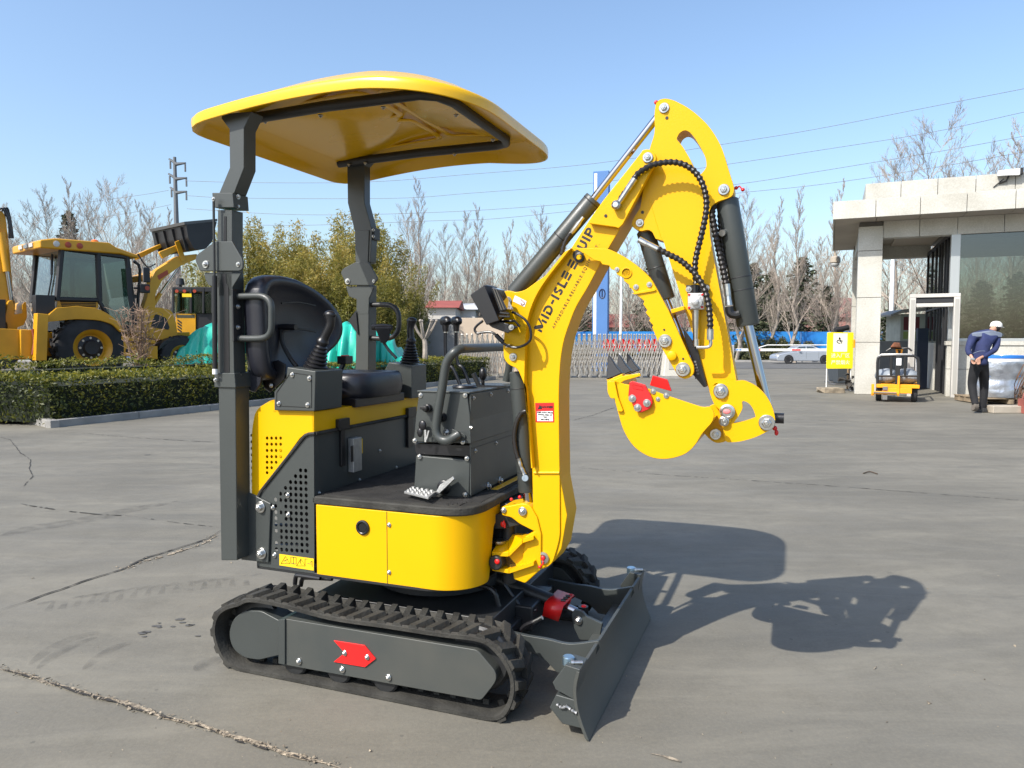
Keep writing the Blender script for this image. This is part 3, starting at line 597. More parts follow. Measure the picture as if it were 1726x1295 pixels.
f = thing('blue_fence', 'long bright blue sheet-metal hoarding across the road', 'fence', (0, 76, gz(76)))
mb = MB(); x = -75
while x < 95: mb.b2(x, x + 2.96, -.02, .02, 0, 2.75 + .05 * random.random()); x += 3
mb.build('fence_panel', BFN, f); mb = MB(); x = -75
while x < 95: mb.b2(x - .08, x + .04, -.10, -.02, 0, 2.7); x += 3
mb.build('fence_post', mat('blue_post', (.12, .25, .5), .5), f)
# far buildings
def house(name, x0, x1, yt, ye, d, wallc, roofc, label):
    a, b = W(x0, ye, d), W(x1, ye, d); h = thing(name, label, 'building', ((a.x + b.x) / 2, d, gz(d))); w = (b.x - a.x) / 2; he = a.z - gz(d); ht = W(x0, yt, d).z - gz(d)
    wl_ = MB().b2(-w, w, 0, 7, 0, he).build('wall', mat('wall_' + name + str(x0), wallc, .8, 0, .1, .3), h)
    MB().prism([(-.4, he), (7.4, he), (3.5, ht)], -w - .3, w + .3, 'X').build('roof', mat('roof_' + str(x0), roofc, .7, 0, .2, 1), h)
    n = max(1, int(w * 2 / 4))
    for i in range(n): xx = -w + (i + .5) * 2 * w / n; MB().b2(xx - .7, xx + .7, -.05, .02, he * .35, he * .75).build('window', mat('far_window', (.05, .07, .09), .2), wl_)
house('red_roof_house', 722, 768, 503, 519, 60, (.5, .47, .42), (.30, .07, .05), 'small far house with a red tiled roof seen above the black lever grips')
house('far_workshop', 768, 800, 508, 522, 66, (.6, .58, .55), (.55, .56, .58), 'pale workshop next to the red-roofed house')
house('long_red_building', 955, 1160, 528, 552, 100, (.30, .26, .23), (.20, .06, .05), 'long low building with a red roof far behind the gate')
house('pink_building', 1378, 1470, 500, 535, 100, (.50, .24, .20), (.32, .14, .12), 'pinkish building far behind the gatehouse columns')
house('far_hall', 1225, 1290, 520, 545, 105, (.42, .34, .31), (.35, .22, .2), 'low reddish hall hidden behind the cedars')
# pale wall behind the seat and gate
def wallseg(x0, x1, yt, d, m, label, y0_=None):
    a, b = W(x0, 600, d), W(x1, 600, d); z = W(x0, yt, d).z; o = MB().b2(a.x, b.x, d, d + .24, gz(d) - .05, z).build('boundary_wall', m, bevel=.01); tag(o, label, 'wall'); return o
wallseg(768, 905, 536, 31.5, mat('sandy_render', (.62, .50, .38), .9, 0, .12, 1.0, .2, 6), 'low sand coloured rendered wall behind the left end of the gate')
wallseg(560, 767, 538, 30, mat('grey_render', (.27, .27, .26), .9, 0, .3, .8, .2, 6), 'grey weathered wall behind the pollarded tree')
# teal tarpaulins
TRP = mat('teal_tarpaulin', (.015, .46, .34), .45, 0, .25, 1.2, .3, 5, coat=.1)
def tarp(x0, x1, pk, yb, d, label, seed):
    rnd = random.Random(seed); a, b = W(x0, yb, d), W(x1, yb, d); mb = MB(); nx, ny = 40, 14; w = b.x - a.x; cx = (a.x + b.x) / 2
    def hz(u):
        px = x0 + (x1 - x0) * u
        for (p, q) in zip(pk, pk[1:]):
            if p[0] <= px <= q[0]: f = (px - p[0]) / (q[0] - p[0]); return W(px, p[1] * (1 - f) + q[1] * f, d).z
        return W(px, pk[-1][1], d).z
    V = []
    for j in range(ny + 1):
        v = j / ny; row = []
        for i in range(nx + 1):
            u = i / nx; top = hz(u); prof_ = min(1, (1 - abs(2 * v - 1)) * 2.2) ** .7; z = .42 + (top - .42) * prof_
            f = .12 * noise.noise(Vector((u * 7 + v * 3, v * 4, seed))) - .22 * abs(noise.noise(Vector((u * 6 - v * 2, v * 3, seed + 3))))
            row.append(mb.v((a.x + w * u - cx, (v - .5) * 2.2 + f * 1.5, z + f * prof_ - .0)))
        V.append(row)
    for r0, r1 in zip(V, V[1:]):
        for i in range(nx): mb.face([r0[i], r0[i + 1], r1[i + 1], r1[i]])
    o = mb.build('tarpaulin', TRP, sharp=70); o.location = (cx, d, 0); tag(o, label, 'tarpaulin')
tarp(314, 425, [(314,590),(330,566),(352,551),(372,544),(400,541),(425,540)], 615, 20.5, 'teal tarpaulin heap just left of the seat back beside the loader wheel', 5)
tarp(548, 640, [(548,596),(560,560),(578,543),(600,545),(618,552),(640,570)], 610, 21, 'teal tarpaulin heap with sharp folds between the seat and the far post', 6)
tarp(626, 690, [(626,558),(638,556),(650,560),(668,580),(678,596),(690,604)], 612, 22, 'smaller teal tarpaulin heap right of the far post', 7)
# ================================================================ MINI EXCAVATOR
_a = R(-20.9)
EX = Frame((-1.5 * math.cos(R(20.9)) + 3.005 * math.sin(R(20.9)), 1.5 * math.sin(R(20.9)) + 3.005 * math.cos(R(20.9)), 0), _a)
ex = thing('mini_excavator', 'small yellow and charcoal tracked excavator with sun canopy, parked on the concrete yard', 'mini excavator', EX.o, _a)
Y_, X_, Z_ = EX.Y, EX.X, EX.Z
def YP(pts, y, rad=None): return fil([(*Y_(p[0], p[1], y), *( [p[2] * .0022] if len(p) > 2 else [])) for p in pts], rad)
# ---- tracks
CHD = mat('dusty_charcoal', (.046, .052, .050), .45, 0, 0, 3.5, .08, 300, col2=(.062, .064, .057), detail=12)
TY0, TY1 = -.605, -.425
rim = [(400,1020),(420,1013),(470,1021),(556,1043),(650,1057),(740,1071),(808,1080),(836,1099),(856,1128),(863,1156),(858,1186),(843,1208),(815,1218),(760,1209),(700,1198),(556,1171),(433,1148),(399,1133),(377,1112),(364,1085),(360,1060),(366,1038),(380,1026)]
rimL = [Vector((Y_(x, y, TY0)[0], 0, max(.012, Y_(x, y, TY0)[1]))) for x, y in rim]
rimL = resamp(cr(rimL, 6, True), n=180, closed=True)
_C = sum(rimL, Vector()) / len(rimL)
def offs(P, d):
    n = len(P); o = []
    for i in range(n):
        t = (P[(i + 1) % n] - P[i - 1]).normalized(); nn = Vector((t.z, 0, -t.x))
        if (P[i] - _C).dot(nn) < 0: nn = -nn
        o.append(P[i] + nn * d)
    return o
def make_track():
    tr = thing('_', '', '')
    mb = MB(); prof = [(-.0, 0.0), (.006, .014), (.012, .03), (-.018, .03), (-.022, .02), (-.022, .16), (-.018, .15), (.012, .15), (.006, .166), (0, .18)]
    sect = [(0.008, 0), (.014, .012), (.002, .03), (.002, .15), (.014, .168), (.008, .18), (-.006, .18), (-.010, .165), (-.010, .015), (-.006, 0)]
    rings = []
    for d, y in sect: rings.append([(p.x, TY0 + y, p.z) for p in offs(rimL, d)])
    N = len(rimL); V = [[mb.v(p) for p in r] for r in rings]
    for k in range(len(sect)):
        a, b = V[k], V[(k + 1) % len(sect)]
        for i in range(N): mb.face([a[i], a[(i + 1) % N], b[(i + 1) % N], b[i]])
    L = 44; path = resamp(rimL, n=L * 4, closed=True); M4 = L * 4
    def at(i, s):
        i = i % M4; j = int(i); f = i - j; p = path[j].lerp(path[(j + 1) % M4], f); t = (path[(j + 1) % M4] - path[j - 1]).normalized(); nn = Vector((t.z, 0, -t.x))
        if (p - _C).dot(nn) < 0: nn = -nn
        return p + nn * s
    def lug(i, ya, yb, sk):      # slanted bar lug from edge ya (position i) to middle yb (position i+sk)
        for (w0, h0, w1, h1) in ((1.5, 0.0, .75, .027),):
            q = []
            for (yy, ii, hh) in ((ya, i, .88), (yb, i + sk, 1)):
                for sgn, wd, h in ((-1, w0, h0), (1, w0, h0), (1, w1, h1 * hh), (-1, w1, h1 * hh)):
                    p = at(ii + sgn * wd / 1.0, h); q.append(mb.v((p.x, TY0 + yy, p.z)))
            for f in ((0, 1, 5, 4), (1, 2, 6, 5), (2, 3, 7, 6), (3, 0, 4, 7), (0, 3, 2, 1), (4, 5, 6, 7)): mb.face([q[k] for k in f])
    for k in range(L):
        lug(k * 4, .004, .085, 1.6); lug(k * 4 + 2, .176, .095, 1.6)
        if k % 2 == 0: lug(k * 4 + 1.2, .086, .096, .2)
        p = at(k * 4 + 1, -.009); t = (at(k * 4 + 2, 0) - at(k * 4, 0)).normalized(); nn = Vector((t.z, 0, -t.x)); nn = nn if (p - _C).dot(nn) > 0 else -nn
        for yy in (.09,):
            mb.hull([(p + t * a * .012 - nn * c + Vector((0, TY0 + yy + b * .01, 0)) )[:] for a in (-1, 1) for b in (-1, 1) for c in (0, .022)])
    belt = mb.build('track', RUB, ex, sharp=28)
    pl = MB().prism(YP([(480,1043),(805,1096,8),(819,1113,10),(835,1132,10),(837,1145,8),(831,1156,8),(811,1181,6),(478,1121)], TY0 + .012), TY0 + .012, TY0 + .15).build('track_frame', CHD, belt, .003)
    MB().prism(YP([(470,1046),(440,1030,8),(412,1029,14),(392,1044,14),(385,1068,14),(391,1093,14),(410,1109,14),(436,1113,8),(470,1105)], TY0 + .03), TY0 + .03, TY0 + .13).build('motor_cover', CHA, belt, .004)
    MB().prism(YP([(469,1045),(480,1044),(480,1121),(469,1119)], TY0 + .004), TY0 + .004, TY0 + .16).build('frame_rib', CHA, belt, .002)
    for px, py in ((504,1119),(577,1133),(655,1146)):
        c = EX.Y3(px, py + 6, TY0 + .06); 
        MB().lathe([(.050, 0), (.058, .006), (.058, .03), (.046, .036), (.046, .055), (.058, .06), (.058, .085), (.050, .09)], (c.x, TY0 + .030, .070), (0, 1, 0), 26).build('roller', DCH, belt)
        bolt(belt, EX.Y3(px, py - 4 if px != 577 else py - 4, TY0 + .010), .013)
    c = EX.Y3(800, 1150, TY0 + .09)
    MB().lathe([(.115, -.03), (.125, -.02), (.125, .02), (.115, .03)], (c.x + .03, TY0 + .09, .2), (0, 1, 0), 32).build('idler_wheel', DCH, belt)
    MB().lathe([(.10, -.02), (.12, -.01), (.12, .01), (.10, .02)], (Y_(436, 1070, TY0 + .09)[0], TY0 + .09, .185), (0, 1, 0), 14).build('sprocket', DCH, belt)
    ar = MB().prism(YP([(562,1080),(614,1088),(633,1111),(615,1125),(562,1116),(581,1101)], TY0 + .006), TY0 + .006, TY0 + .0115).build('arrow_plate', RED, belt, .001)
    for px, py in ((581,1101),(619,1108)): bolt(belt, EX.Y3(px, py, TY0 + .005), .011)
    COL.objects.unlink(tr); bpy.data.objects.remove(tr)
    return belt
t1 = make_track()
t2 = t1.copy(); COL.objects.link(t2); t2.parent = ex; t2.scale = (1, -1, 1)
for ch in list(t1.children): c2 = ch.copy(); COL.objects.link(c2); c2.parent = t2
# ---- undercarriage
mb = MB(); mb.b2(-.42, .42, -.40, .40, .16, .30); mb.b2(-.3, .3, -.43, -.38, .12, .26); mb.b2(-.3, .3, .38, .43, .12, .26); mb.b2(.3, .45, -.30, .30, .12, .22)
mb.build('undercarriage', DCH, ex, .006)
MB().lathe([(.27, 0), (.29, .01), (.29, .05), (.25, .06), (.25, .12)], (0, 0, .30), None, 40).build('slewing_ring', DCH, ex)
# ---- house
HY = -.5; BX0 = Y_(433, 955, HY)[0]; CX = Y_(529, 694, HY)[0]   # seat box front plane
mb = MB(); mb.prism(fil([(BX0, -.5), (.24, -.5, .12), (.36, -.36, .05), (.36, .5, .1), (BX0, .5, .1)]), .415, .43, 'Z'); mb.b2(-.25, .25, -.28, .28, .36, .415)
mb.build('base_plate', DCH, ex, .003)
side = YP([(529,731),(530,968),(433,955),(433,846),(436,838),(512,741),(518,735)], HY)
hx = []
for i in range(14):
    for k in range(8):
        x = 455 + 8.65 * k + (0.2 * i) - .3; y = 797 + 10.45 * i - (7 - k) * .55 - 3.5
        if k >= 6 - i and x > 460.5: hx.append((x, y, i, k))
skip = {(6, 2), (8, 0), (8, 2), (11, 1)}
holes = []
for x, y, i, k in hx:
    if (i, k) in skip: continue
    c = Y_(x, y, HY); holes.append([(c[0] + .0088 * math.cos(R(60 * j + 30)), c[1] + .0095 * math.sin(R(60 * j + 30))) for j in range(6)])
sp = MB().prism(side, HY, HY + .0015, 'Y', holes).build('side_panel', CHA, ex)
for x, y in ((485,835),(460,856),(486,868),(463,936)): bolt(sp, EX.Y3(x, y, HY - .001), .011)
MB().b2(BX0 + .03, CX - .05, HY + .12, .44, .44, .95).build('engine_block', BLK, ex)
mb = MB()
for k in range(4): mb.tube([(BX0 + .05, HY + .06 + .0 * k, .5 + .09 * k), (CX - .12 + .02 * k, HY + .05, .52 + .09 * k)], .012)
mb.build('engine_pipe', BLK, ex)
MB().tube([EX.Y3(x, y, HY - .002) for x, y in ((434,840),(440,828),(508,742),(514,735),(520,732),(531,731))], .0075, 8).build('panel_seal', RUB, ex)
# yellow engine cover with real vent holes
cov = YP([(529,729),(514,731),(505,739),(434,836),(424.5,832),(424.5,725,30),(430,694,30),(444,681,30),(463,678),(529,678)], HY)
hy = []
for r_, (yy, n_) in enumerate(((738.7,4),(749,4),(759.6,4),(770,4),(779.4,3),(788.6,2),(797,1))):
    for k in range(n_):
        c = Y_(450.2 + 7.6 * k, yy, HY); hy.append([(c[0] + .0075 * math.cos(R(60 * j)), c[1] + .0075 * math.sin(R(60 * j))) for j in range(6)])
mb = MB(); mb.prism(cov, HY, HY + .0015, 'Y', hy); mb.prism([(min(p[0] + .03, CX - .03), p[1]) for p in cov], HY + .05, HY + .06)
mb.build('engine_cover', YEL, ex)
# wrap-round edge of the cover, with rows of rear vent holes
edge = [Vector((p[0], 0, p[1])) for p in YP([(425,833),(424.5,725,30),(430,694,30),(444,681,30),(463,678)], HY)]
mb = MB(); ys = [HY, HY + .05, .45, .5]; 
for i in range(len(edge) - 1):
    for j in range(3):
        a, b = edge[i], edge[i + 1]
        ox = [0, -.028, -.028, 0]
        def Q(p, j): d = ox[j]; n_ = Vector((-1, 0, .0)) if p.z < 1.0 else Vector((-.6, 0, .8)); q = p - n_ * d; return (p.x + d * (1 if p.z < 1.05 else .5), ys[j], p.z + (0 if p.z < 1.02 else -d * .35))
        mb.face([mb.v(Q(a, j)), mb.v(Q(b, j)), mb.v(Q(b, j + 1)), mb.v(Q(a, j + 1))])
bmesh.ops.remove_doubles(mb.bm, verts=mb.bm.verts[:], dist=.0005)
mb.build('rear_cover', YEL, ex)
mb = MB()
for yy in range(9):
    for k in range(3):
        z = Y_(424, 735 + 11 * yy, HY)[1]; mb.lathe([(.006, -.002), (.006, .002)], (edge[0].x - .0115 - .0092 * k * .7, HY + .0155 + .0125 * k, z), (-.87, -.5, 0), 6)
mb.build('vent_hole', BLK, ex)
# seat box
mb = MB(); mb.prism([(HY + .0, 1.0), (HY, Y_(529, 694, HY)[1]), (.5, Y_(529, 694, HY)[1]), (.5, 1.0)], CX - .012, CX, 'X'); mb.b2(edge[-1].x, CX - .004, HY + .002, .5, Y_(529,694,HY)[1] - .02, Y_(529, 694, HY)[1] - .001)
zt = Y_(529, 694, HY)[1]; zb = Y_(529, 729, HY)[1]
mb = MB(); mb.b2(CX - .01, CX, HY, .5, zb, zt); mb.b2(Y_(463,678,HY)[0] - .01, CX - .01, HY, .5, zt - .012, zt)
mb.build('seat_box', YEL, ex, .003)
MB().tube([(CX + .004, HY + .002, zb - .006), (CX + .004, .5, zb - .006)], .008, 8).build('panel_seal', RUB, ex)
rz = MB().b2(CX - .03, CX - .006, HY + .001, .5, .74, zb - .003).build('riser_panel', CHA, ex, .003)
for x, y in ((538,831),(606,809),(668,788),(640,760)): bolt(rz, EX.X3(x, y, CX - .006), .008, (1, 0, 0))
# hinges, sight glass, fuel label on the riser
def xbox(name, m, px0, py0, px1, py1, x0, th, par=rz, bev=.003, slant=0):
    a = EX.X3(px0, py0, x0); b = EX.X3(px1, py1, x0)
    return MB().b2(x0, x0 + th, a.y, b.y, a.z, b.z).build(name, m, par, bev)
xbox('hinge', BLK, 565, 707, 584, 722, CX, .02); xbox('latch_strap', BLK, 571, 722, 579, 785, CX - .005, .014)
xbox('hinge', BLK, 683, 688, 697, 702, CX, .02); xbox('latch_strap', BLK, 684, 702, 694, 752, CX - .005, .014)
g_ = xbox('level_gauge', ALU, 586, 739, 601, 792, CX - .004, .03)
xbox('gauge_slot', BLK, 591, 752, 595, 778, CX + .027, .003, rz, 0)
xbox('fuel_label', mat('label_yellow', (.8, .52, .01), .4), 600, 742, 611, 764, CX - .006, .002, rz, 0)
p_ = EX.X3(605.5, 752, CX - .0035); mb = MB(); mb.b2(p_.x, p_.x + .001, p_.y - .01, p_.y + .006, p_.z - .012, p_.z + .012); mb.tube([(p_.x, p_.y + .008, p_.z + .008), (p_.x, p_.y + .013, p_.z + .003), (p_.x, p_.y + .011, p_.z - .012)], .0015, 5); mb.build('fuel_symbol', INK, rz)
# platform
ZP = .755
foot = fil([(CX - .02, HY), (.385, HY, .16), (.385, .5, .1), (CX - .02, .5)], seg=10)
MB().prism(foot, ZP - .035, ZP, 'Z').build('floor_rim', RUB, ex, .008)
MATM = mat('ribbed_mat', (.03, .028, .026), .6, 0, .5, 12)
mb = MB(); y = HY + .04
while y < .46:
    x1 = .36 if y > HY + .13 else .26 + (y - HY - .04) * .8
    mb.b2(CX, x1, y, y + .006, ZP, ZP + .004); y += .0155
x = CX + .03
while x < .34: mb.b2(x, x + .005, HY + .05, .45, ZP, ZP + .003); x += .06
mb.build('floor_mat', MATM, ex)
# yellow skirt wall following the footprint
path = [p for p in resamp([Vector((CX + .002, HY, 0))] + [Vector((*q, 0)) for q in fil([(.24, HY), (.38, HY, .15), (.38, -.2)], seg=10)][1:], n=60)]
path = [Vector((CX + .002, HY, 0))] + path[1:]
path = resamp([Vector((CX + .002, HY, 0)), Vector((.20, HY, 0))] + [Vector((*q, 0)) for q in circ(.21, HY + .165, .165, 12, -90, 0)] + [Vector((.375, -.12, 0))], n=80)
mb = MB(); prev = None
for i, p in enumerate(path):
    zb_ = .425 if p.y < -.33 else (.425 + (p.y + .33) / .05 * .14 if p.y < -.28 else .60)
    if p.y < -.33: zb_ = .425
    else: k = min(1, (p.y + .33) / .07); zb_ = .425 + .22 * (k * k * (3 - 2 * k))
    t = (path[min(i + 1, 80)] - path[max(i - 1, 0)]).normalized(); n_ = Vector((-t.y, t.x, 0)) * .012
    q = [mb.v((p.x, p.y, zb_)), mb.v((p.x, p.y, ZP - .035)), mb.v((p.x + n_.x, p.y + n_.y, ZP - .035)), mb.v((p.x + n_.x, p.y + n_.y, zb_))]
    if prev:
        for a, b in ((0, 1), (1, 2), (2, 3), (3, 0)): mb.face([prev[a], prev[b], q[b], q[a]])
    else: mb.face(q)
    prev = q
mb.face(prev); sk = mb.build('side_skirt', YEL, ex, .003)
c = EX.Y3(612, 889, HY); MB().lathe([(.024, 0), (.03, -.002), (.03, .006), (.024, .008), (.021, .006), (.021, -.02)], (c.x, c.y - .001, c.z), (0, -1, 0), 24).build('port_grommet', BLK, sk)
MB().lathe([(.019, 0), (.019, .001)], (c.x, c.y - .0035, c.z), (0, -1, 0), 20).build('port_opening', mat('void', (.002, .002, .002), .9), sk)
a = Y_(652, 868, HY); b = Y_(652, 985, HY); MB().b2(a[0] - .001, a[0] + .001, HY - .0012, HY + .003, .427, ZP - .036).build('hatch_seam', INK, sk)
for x, y in ((656,885),(656,965)): bolt(sk, EX.Y3(x, y, HY - .001), .009)
# inside: front mass behind the skirt and under the console
mb = MB(); mb.b2(CX, .30, -.44, .46, .43, .715); mb.b2(.30, .42, -.19, .3, .43, .70); mb.build('chassis_box', DCH, ex, .01)
mb = MB(); mb.b2(.300, .335, -.13, .40, .60, .76); mb.build('front_plate', YEL, ex, .004)
# warning labels
LY = mat('label_yellow', (.8, .52, .01), .4)
la = MB(); q = [EX.Y3(x, y, HY - .0015) for x, y in ((471,934),(529,942),(529,962),(471,953))]; la.prism([(p.x, p.z) for p in q], HY - .0022, HY - .0008); lab = la.build('warning_label', LY, ex)
mb = MB()
def tri_sym(cx, cy, w, h):
    P = [EX.Y3(x, y, HY - .003) for x, y in ((cx, cy - h), (cx + w, cy + h), (cx - w, cy + h))]; mb.tube(P, .0012, 4, closed=True)
tri_sym(481, 944, 7.5, 6); tri_sym(507, 948, 7.5, 6)
for (x0, y0, x1, y1) in ((478,946,485,943),(481,947,484,948),(507,944,506,949),(506,949,508,952),(490,939,499,940),(499,940,499,951),(499,951,490,949.5),(490,949.5,490,939),(494.5,940,494.5,951),(514,942,518,943),(514,942,514,953),(518,950,526,951),(526,946,526,956),(523,948,526,946)):
    mb.tube([EX.Y3(x0, y0, HY - .003), EX.Y3(x1, y1, HY - .003)], .0010, 4)
mb.build('label_symbol', INK, lab)
# ---- rollover posts
NY = -.585
def post_near():
    p = MB().prism(YP([(372.5,945),(399.5,945),(396.5,650),(368,650)], NY), NY, NY + .085).build('rollover_post', CHA, ex, .004)
    def pc(name, pts, y0, y1, m=CHA, bev=.003): return MB().prism(YP(pts, y0), y0, y1).build(name, m, p, bev)
    pc('post_collar', [(361,629),(395,629),(397,654),(361,653)], NY - .008, NY + .095)
    pc('upper_tube', [(367,630),(394.5,630),(391,457),(365,457)], NY, NY + .07)
    pc('tube_groove', [(377.5,628),(386.5,628),(385,484),(381,476),(380.5,462),(375,462),(375,480),(378,486)], NY - .002, NY + .003, BLK, 0)
    pc('hinge_plate', [(364,407),(391,407),(409,438,6),(409,453,8),(404,457,4),(337,457),(329,440,4),(331,430,4),(355,412)], NY - .012, NY - .002)
    pc('hinge_plate', [(364,407),(391,407),(409,438,6),(409,453,8),(404,457,4),(337,457),(329,440,4),(331,430,4),(355,412)], NY + .075, NY + .085, DCH)
    pc('hinge_ear', [(344,460),(407,460),(392,484),(391,500),(368,500),(368,486),(351,481,4),(345,470,4)], NY + .0, NY + .008)
    pc('hinge_ear', [(344,460),(407,460),(392,484),(391,500),(368,500),(368,486),(351,481,4),(345,470,4)], NY + .066, NY + .074, DCH)
    pc('channel', [(365,459),(391,459),(391,354),(367,354)], NY + .004, NY + .07)
    pc('tube_groove', [(376.5,457),(381,457),(381,365),(377.5,365)], NY + .0015, NY + .007, BLK, 0)
    pc('post_collar', [(357,325),(392,325),(394,350),(360,350)], NY - .006, NY + .085)
    pc('canopy_leg', [(394.5,326),(369,326),(387,283),(386.5,218),(373,200),(373,192),(424,188),(423,191),(411,216),(411,283)], NY + .006, NY + .078)
    mb = MB().prism(YP([(456,849),(452,949),(406,944),(401,826),(410,826)], HY - .012), HY - .012, HY - .002); mb.build('mount_bracket', CHA, p, .004)
    for x, y in ((439.5,855),(441.5,933)): bolt(p, EX.Y3(x, y, HY - .012), .025)
    bolt(p, EX.Y3(347, 446, NY - .012), .016); bolt(p, EX.Y3(401.5, 446, NY - .012), .010)
    for x, y in ((401,332),(400,348),(403,632),(403,648)):
        P = EX.Y3(x, y, NY + .02); X0 = Y_(393, y, NY)[0]; q = EX.X3(x, y, X0 + .003); bolt(p, q, .011, (1, 0, 0))
    X0 = Y_(391.5, 530, NY)[0]
    a = EX.X3(396, 488, X0 + .002); b_ = EX.X3(405, 576, X0 + .002)
    MB().b2(X0, X0 + .008, a.y - .02, b_.y + .01, a.z, b_.z).build('handle_plate', DCH, p, .002)
    for y in (517, 552): bolt(p, EX.X3(401, y, X0 + .009), .011, (1, 0, 0))
    hy_ = NY + .03
    MB().tube([EX.Y3(x, y, hy_) for x, y in ((399,500),(430,499),(443,500),(452,505),(457,515),(457.5,535),(457,556),(452,566),(443,570),(428,571),(401,570.5))], .0135, 12, 3).build('grab_handle', CHA, p)
    MB().tube([EX.Y3(360, 336, NY - .025), EX.Y3(361.5, 470, NY - .025)], .005, 8).build('gas_strut_rod', DCH, p)
    MB().tube([EX.Y3(361.5, 465, NY - .025), EX.Y3(362.5, 622, NY - .025)], .0105, 12).build('gas_strut', BLK, p)
    MB().tube([EX.Y3(362.5, 622, NY - .025), EX.Y3(362.6, 631, NY - .025)], .011, 12).build('strut_end', WHT, p)
    bolt(p, EX.Y3(363, 641, NY - .02), .009); bolt(p, EX.Y3(360, 336, NY - .03), .009)
post_near()
FY = .41
def post_far():
    p = MB().prism(YP([(598,700),(620,700),(622,480),(601,480)], FY), FY, FY + .08).build('rollover_post', CHA, ex, .004)
    def pc(name, pts, y0, y1, m=CHA, bev=.003): return MB().prism(YP(pts, y0), y0, y1).build(name, m, p, bev)
    hp = [(599,442),(621,442),(637,470,5),(629,481,3),(584,481),(574,460,5),(578,453,5)]
    pc('hinge_plate', hp, FY - .012, FY - .002); pc('hinge_plate', hp, FY + .08, FY + .09, DCH)
    pc('hinge_ear', [(583,483),(631,483),(622,503),(621,530),(602,530),(601,505),(588,500,4)], FY - .001, FY + .008)
    pc('channel', [(600,443),(620,443),(622,388),(600,388)], FY + .004, FY + .075)
    pc('post_collar', [(620,384),(631,384),(631,404),(620,404)], FY + .02, FY + .08, DCH)
    pc('canopy_leg', [(599,442),(598,391),(586,342),(585,276),(577,267),(577,262),(630,258),(630,262),(614,279),(614,341),(627,388),(624,442)], FY + .01, FY + .07)
    bolt(p, EX.Y3(586, 474.5, FY - .012), .016); bolt(p, EX.Y3(630, 474, FY - .012), .009)
    for x, y in ((629,388),(629,399)): bolt(p, EX.X3(x, y, Y_(626, y, FY)[0]), .010, (1, 0, 0))
    MB().tube([EX.Y3(x, y, FY + .03) for x, y in ((625,514),(650,514),(660,516),(668,522),(672,533),(672,552),(667,564),(657,570),(643,571),(625,570))], .0135, 12, 3).build('grab_handle', DCH, p)
    pc('seat_bracket', [(600,523),(587,541),(604,566)], FY - .01, FY - .004, BLK)
post_far()
# ---- canopy
def canopy():
    x0, x1, y0, y1 = -.895, .41, -.625, .60
    base = fil([(x0, y0, .16), (x1, y0, .36), (x1, y1, .36), (x0, y1, .16)], seg=14)
    base = [p.xy for p in resamp([Vector((*p, 0)) for p in base], n=96, closed=True)]
    cx, cy = -.16, 0
    def zr(x): t = (x - x0) / (x1 - x0); return 2.276 + .045 * math.sin(math.pi * min(1, t * 1.0)) + .028 * t - .028 * max(0, t - .68) / .32
    rows = []
    for k, (s, dz) in enumerate(((.985, .004), (.994, -.002), (1.0, .0), (1.0025, .02), (1.0, .036), (.992, .044), (.965, .052), (.93, .064), (.8, .108), (.55, .125), (.25, .132))):
        rows.append([((p.x - cx) * s + cx, (p.y - cy) * s + cy, zr(p.x) + dz) for p in base])
    mb = MB(); V = [[mb.v(p) for p in r] for r in rows]; top = mb.v((cx, cy, zr(cx) + .133))
    n = 96
    for a, b in zip(V, V[1:]):
        for i in range(n): mb.face([a[i], a[(i + 1) % n], b[(i + 1) % n], b[i]])
    for i in range(n): mb.face([V[-1][i], V[-1][(i + 1) % n], top])
    # underside with moulded recesses
    urows = []
    for s, dz in ((.985, .004), (.962, .036), (.93, .062), (.84, .088), (.835, .082), (.60, .10), (.2, .108)):
        urows.append([mb.v(((p.x - cx) * s + cx, (p.y - cy) * s + cy, zr(p.x) + dz)) for p in base])
    for a, b in zip(urows, urows[1:]):
        for i in range(n): mb.face([a[i], b[i], b[(i + 1) % n], a[(i + 1) % n]])
    c_ = mb.v((cx, cy, zr(cx) + .108))
    for i in range(n): mb.face([urows[-1][(i + 1) % n], urows[-1][i], c_])
    bmesh.ops.remove_doubles(mb.bm, verts=mb.bm.verts[:], dist=.0004)
    c = mb.build('canopy', YELS, ex, sharp=50)
    mb = MB(); zz = 2.408
    for X0, X1, Y0, Y1 in ((-.60, -.17, -.36, -.02), (-.60, -.17, .04, .38), (-.11, .20, -.34, .36)):
        mb.tube([Vector((*p, zr(p[0]) + .084)) for p in fil([(X0, Y0, .05), (X1, Y0, .05), (X1, Y1, .05), (X0, Y1, .05)], seg=4)], .016, 8, closed=True, aspect=.35)
    mb.build('moulded_rib', YELS, c, sharp=60)
    fz = 2.325
    pts = [(-.80, .40, fz + .028), (-.3, .40, fz + .04), (.12, .40, fz + .038), (.18, .37, fz + .037), (.205, .30, fz + .037), (.205, -.28, fz + .037), (.18, -.37, fz + .036), (.12, -.41, fz + .036), (-.3, -.42, fz + .035), (-.72, -.43, fz + .02)]
    q = [Vector((X, Y, Z)) for X, Y, Z in pts]
    mb = MB(); mb.tube(q, .0225, 14, 0); mb.build('canopy_frame', DCH, ex)
    mb = MB()
    for X, Y in ((-.35, -.42), (-.05, -.42), (.205, -.2), (.205, .15), (-.1, .40), (.1, .40), (-.62, .40), (-.5, .40)):
        pass
    for X, Y in ((-.35, -.395), (-.05, -.395), (.18, -.2), (.18, .2), (-.1, .375), (-.62, .375), (-.72, .375), (-.62, -.41)): bolt(c, (X, Y, fz + .01), .010, (0, 0, -1))
    mb.bm.free()
canopy()
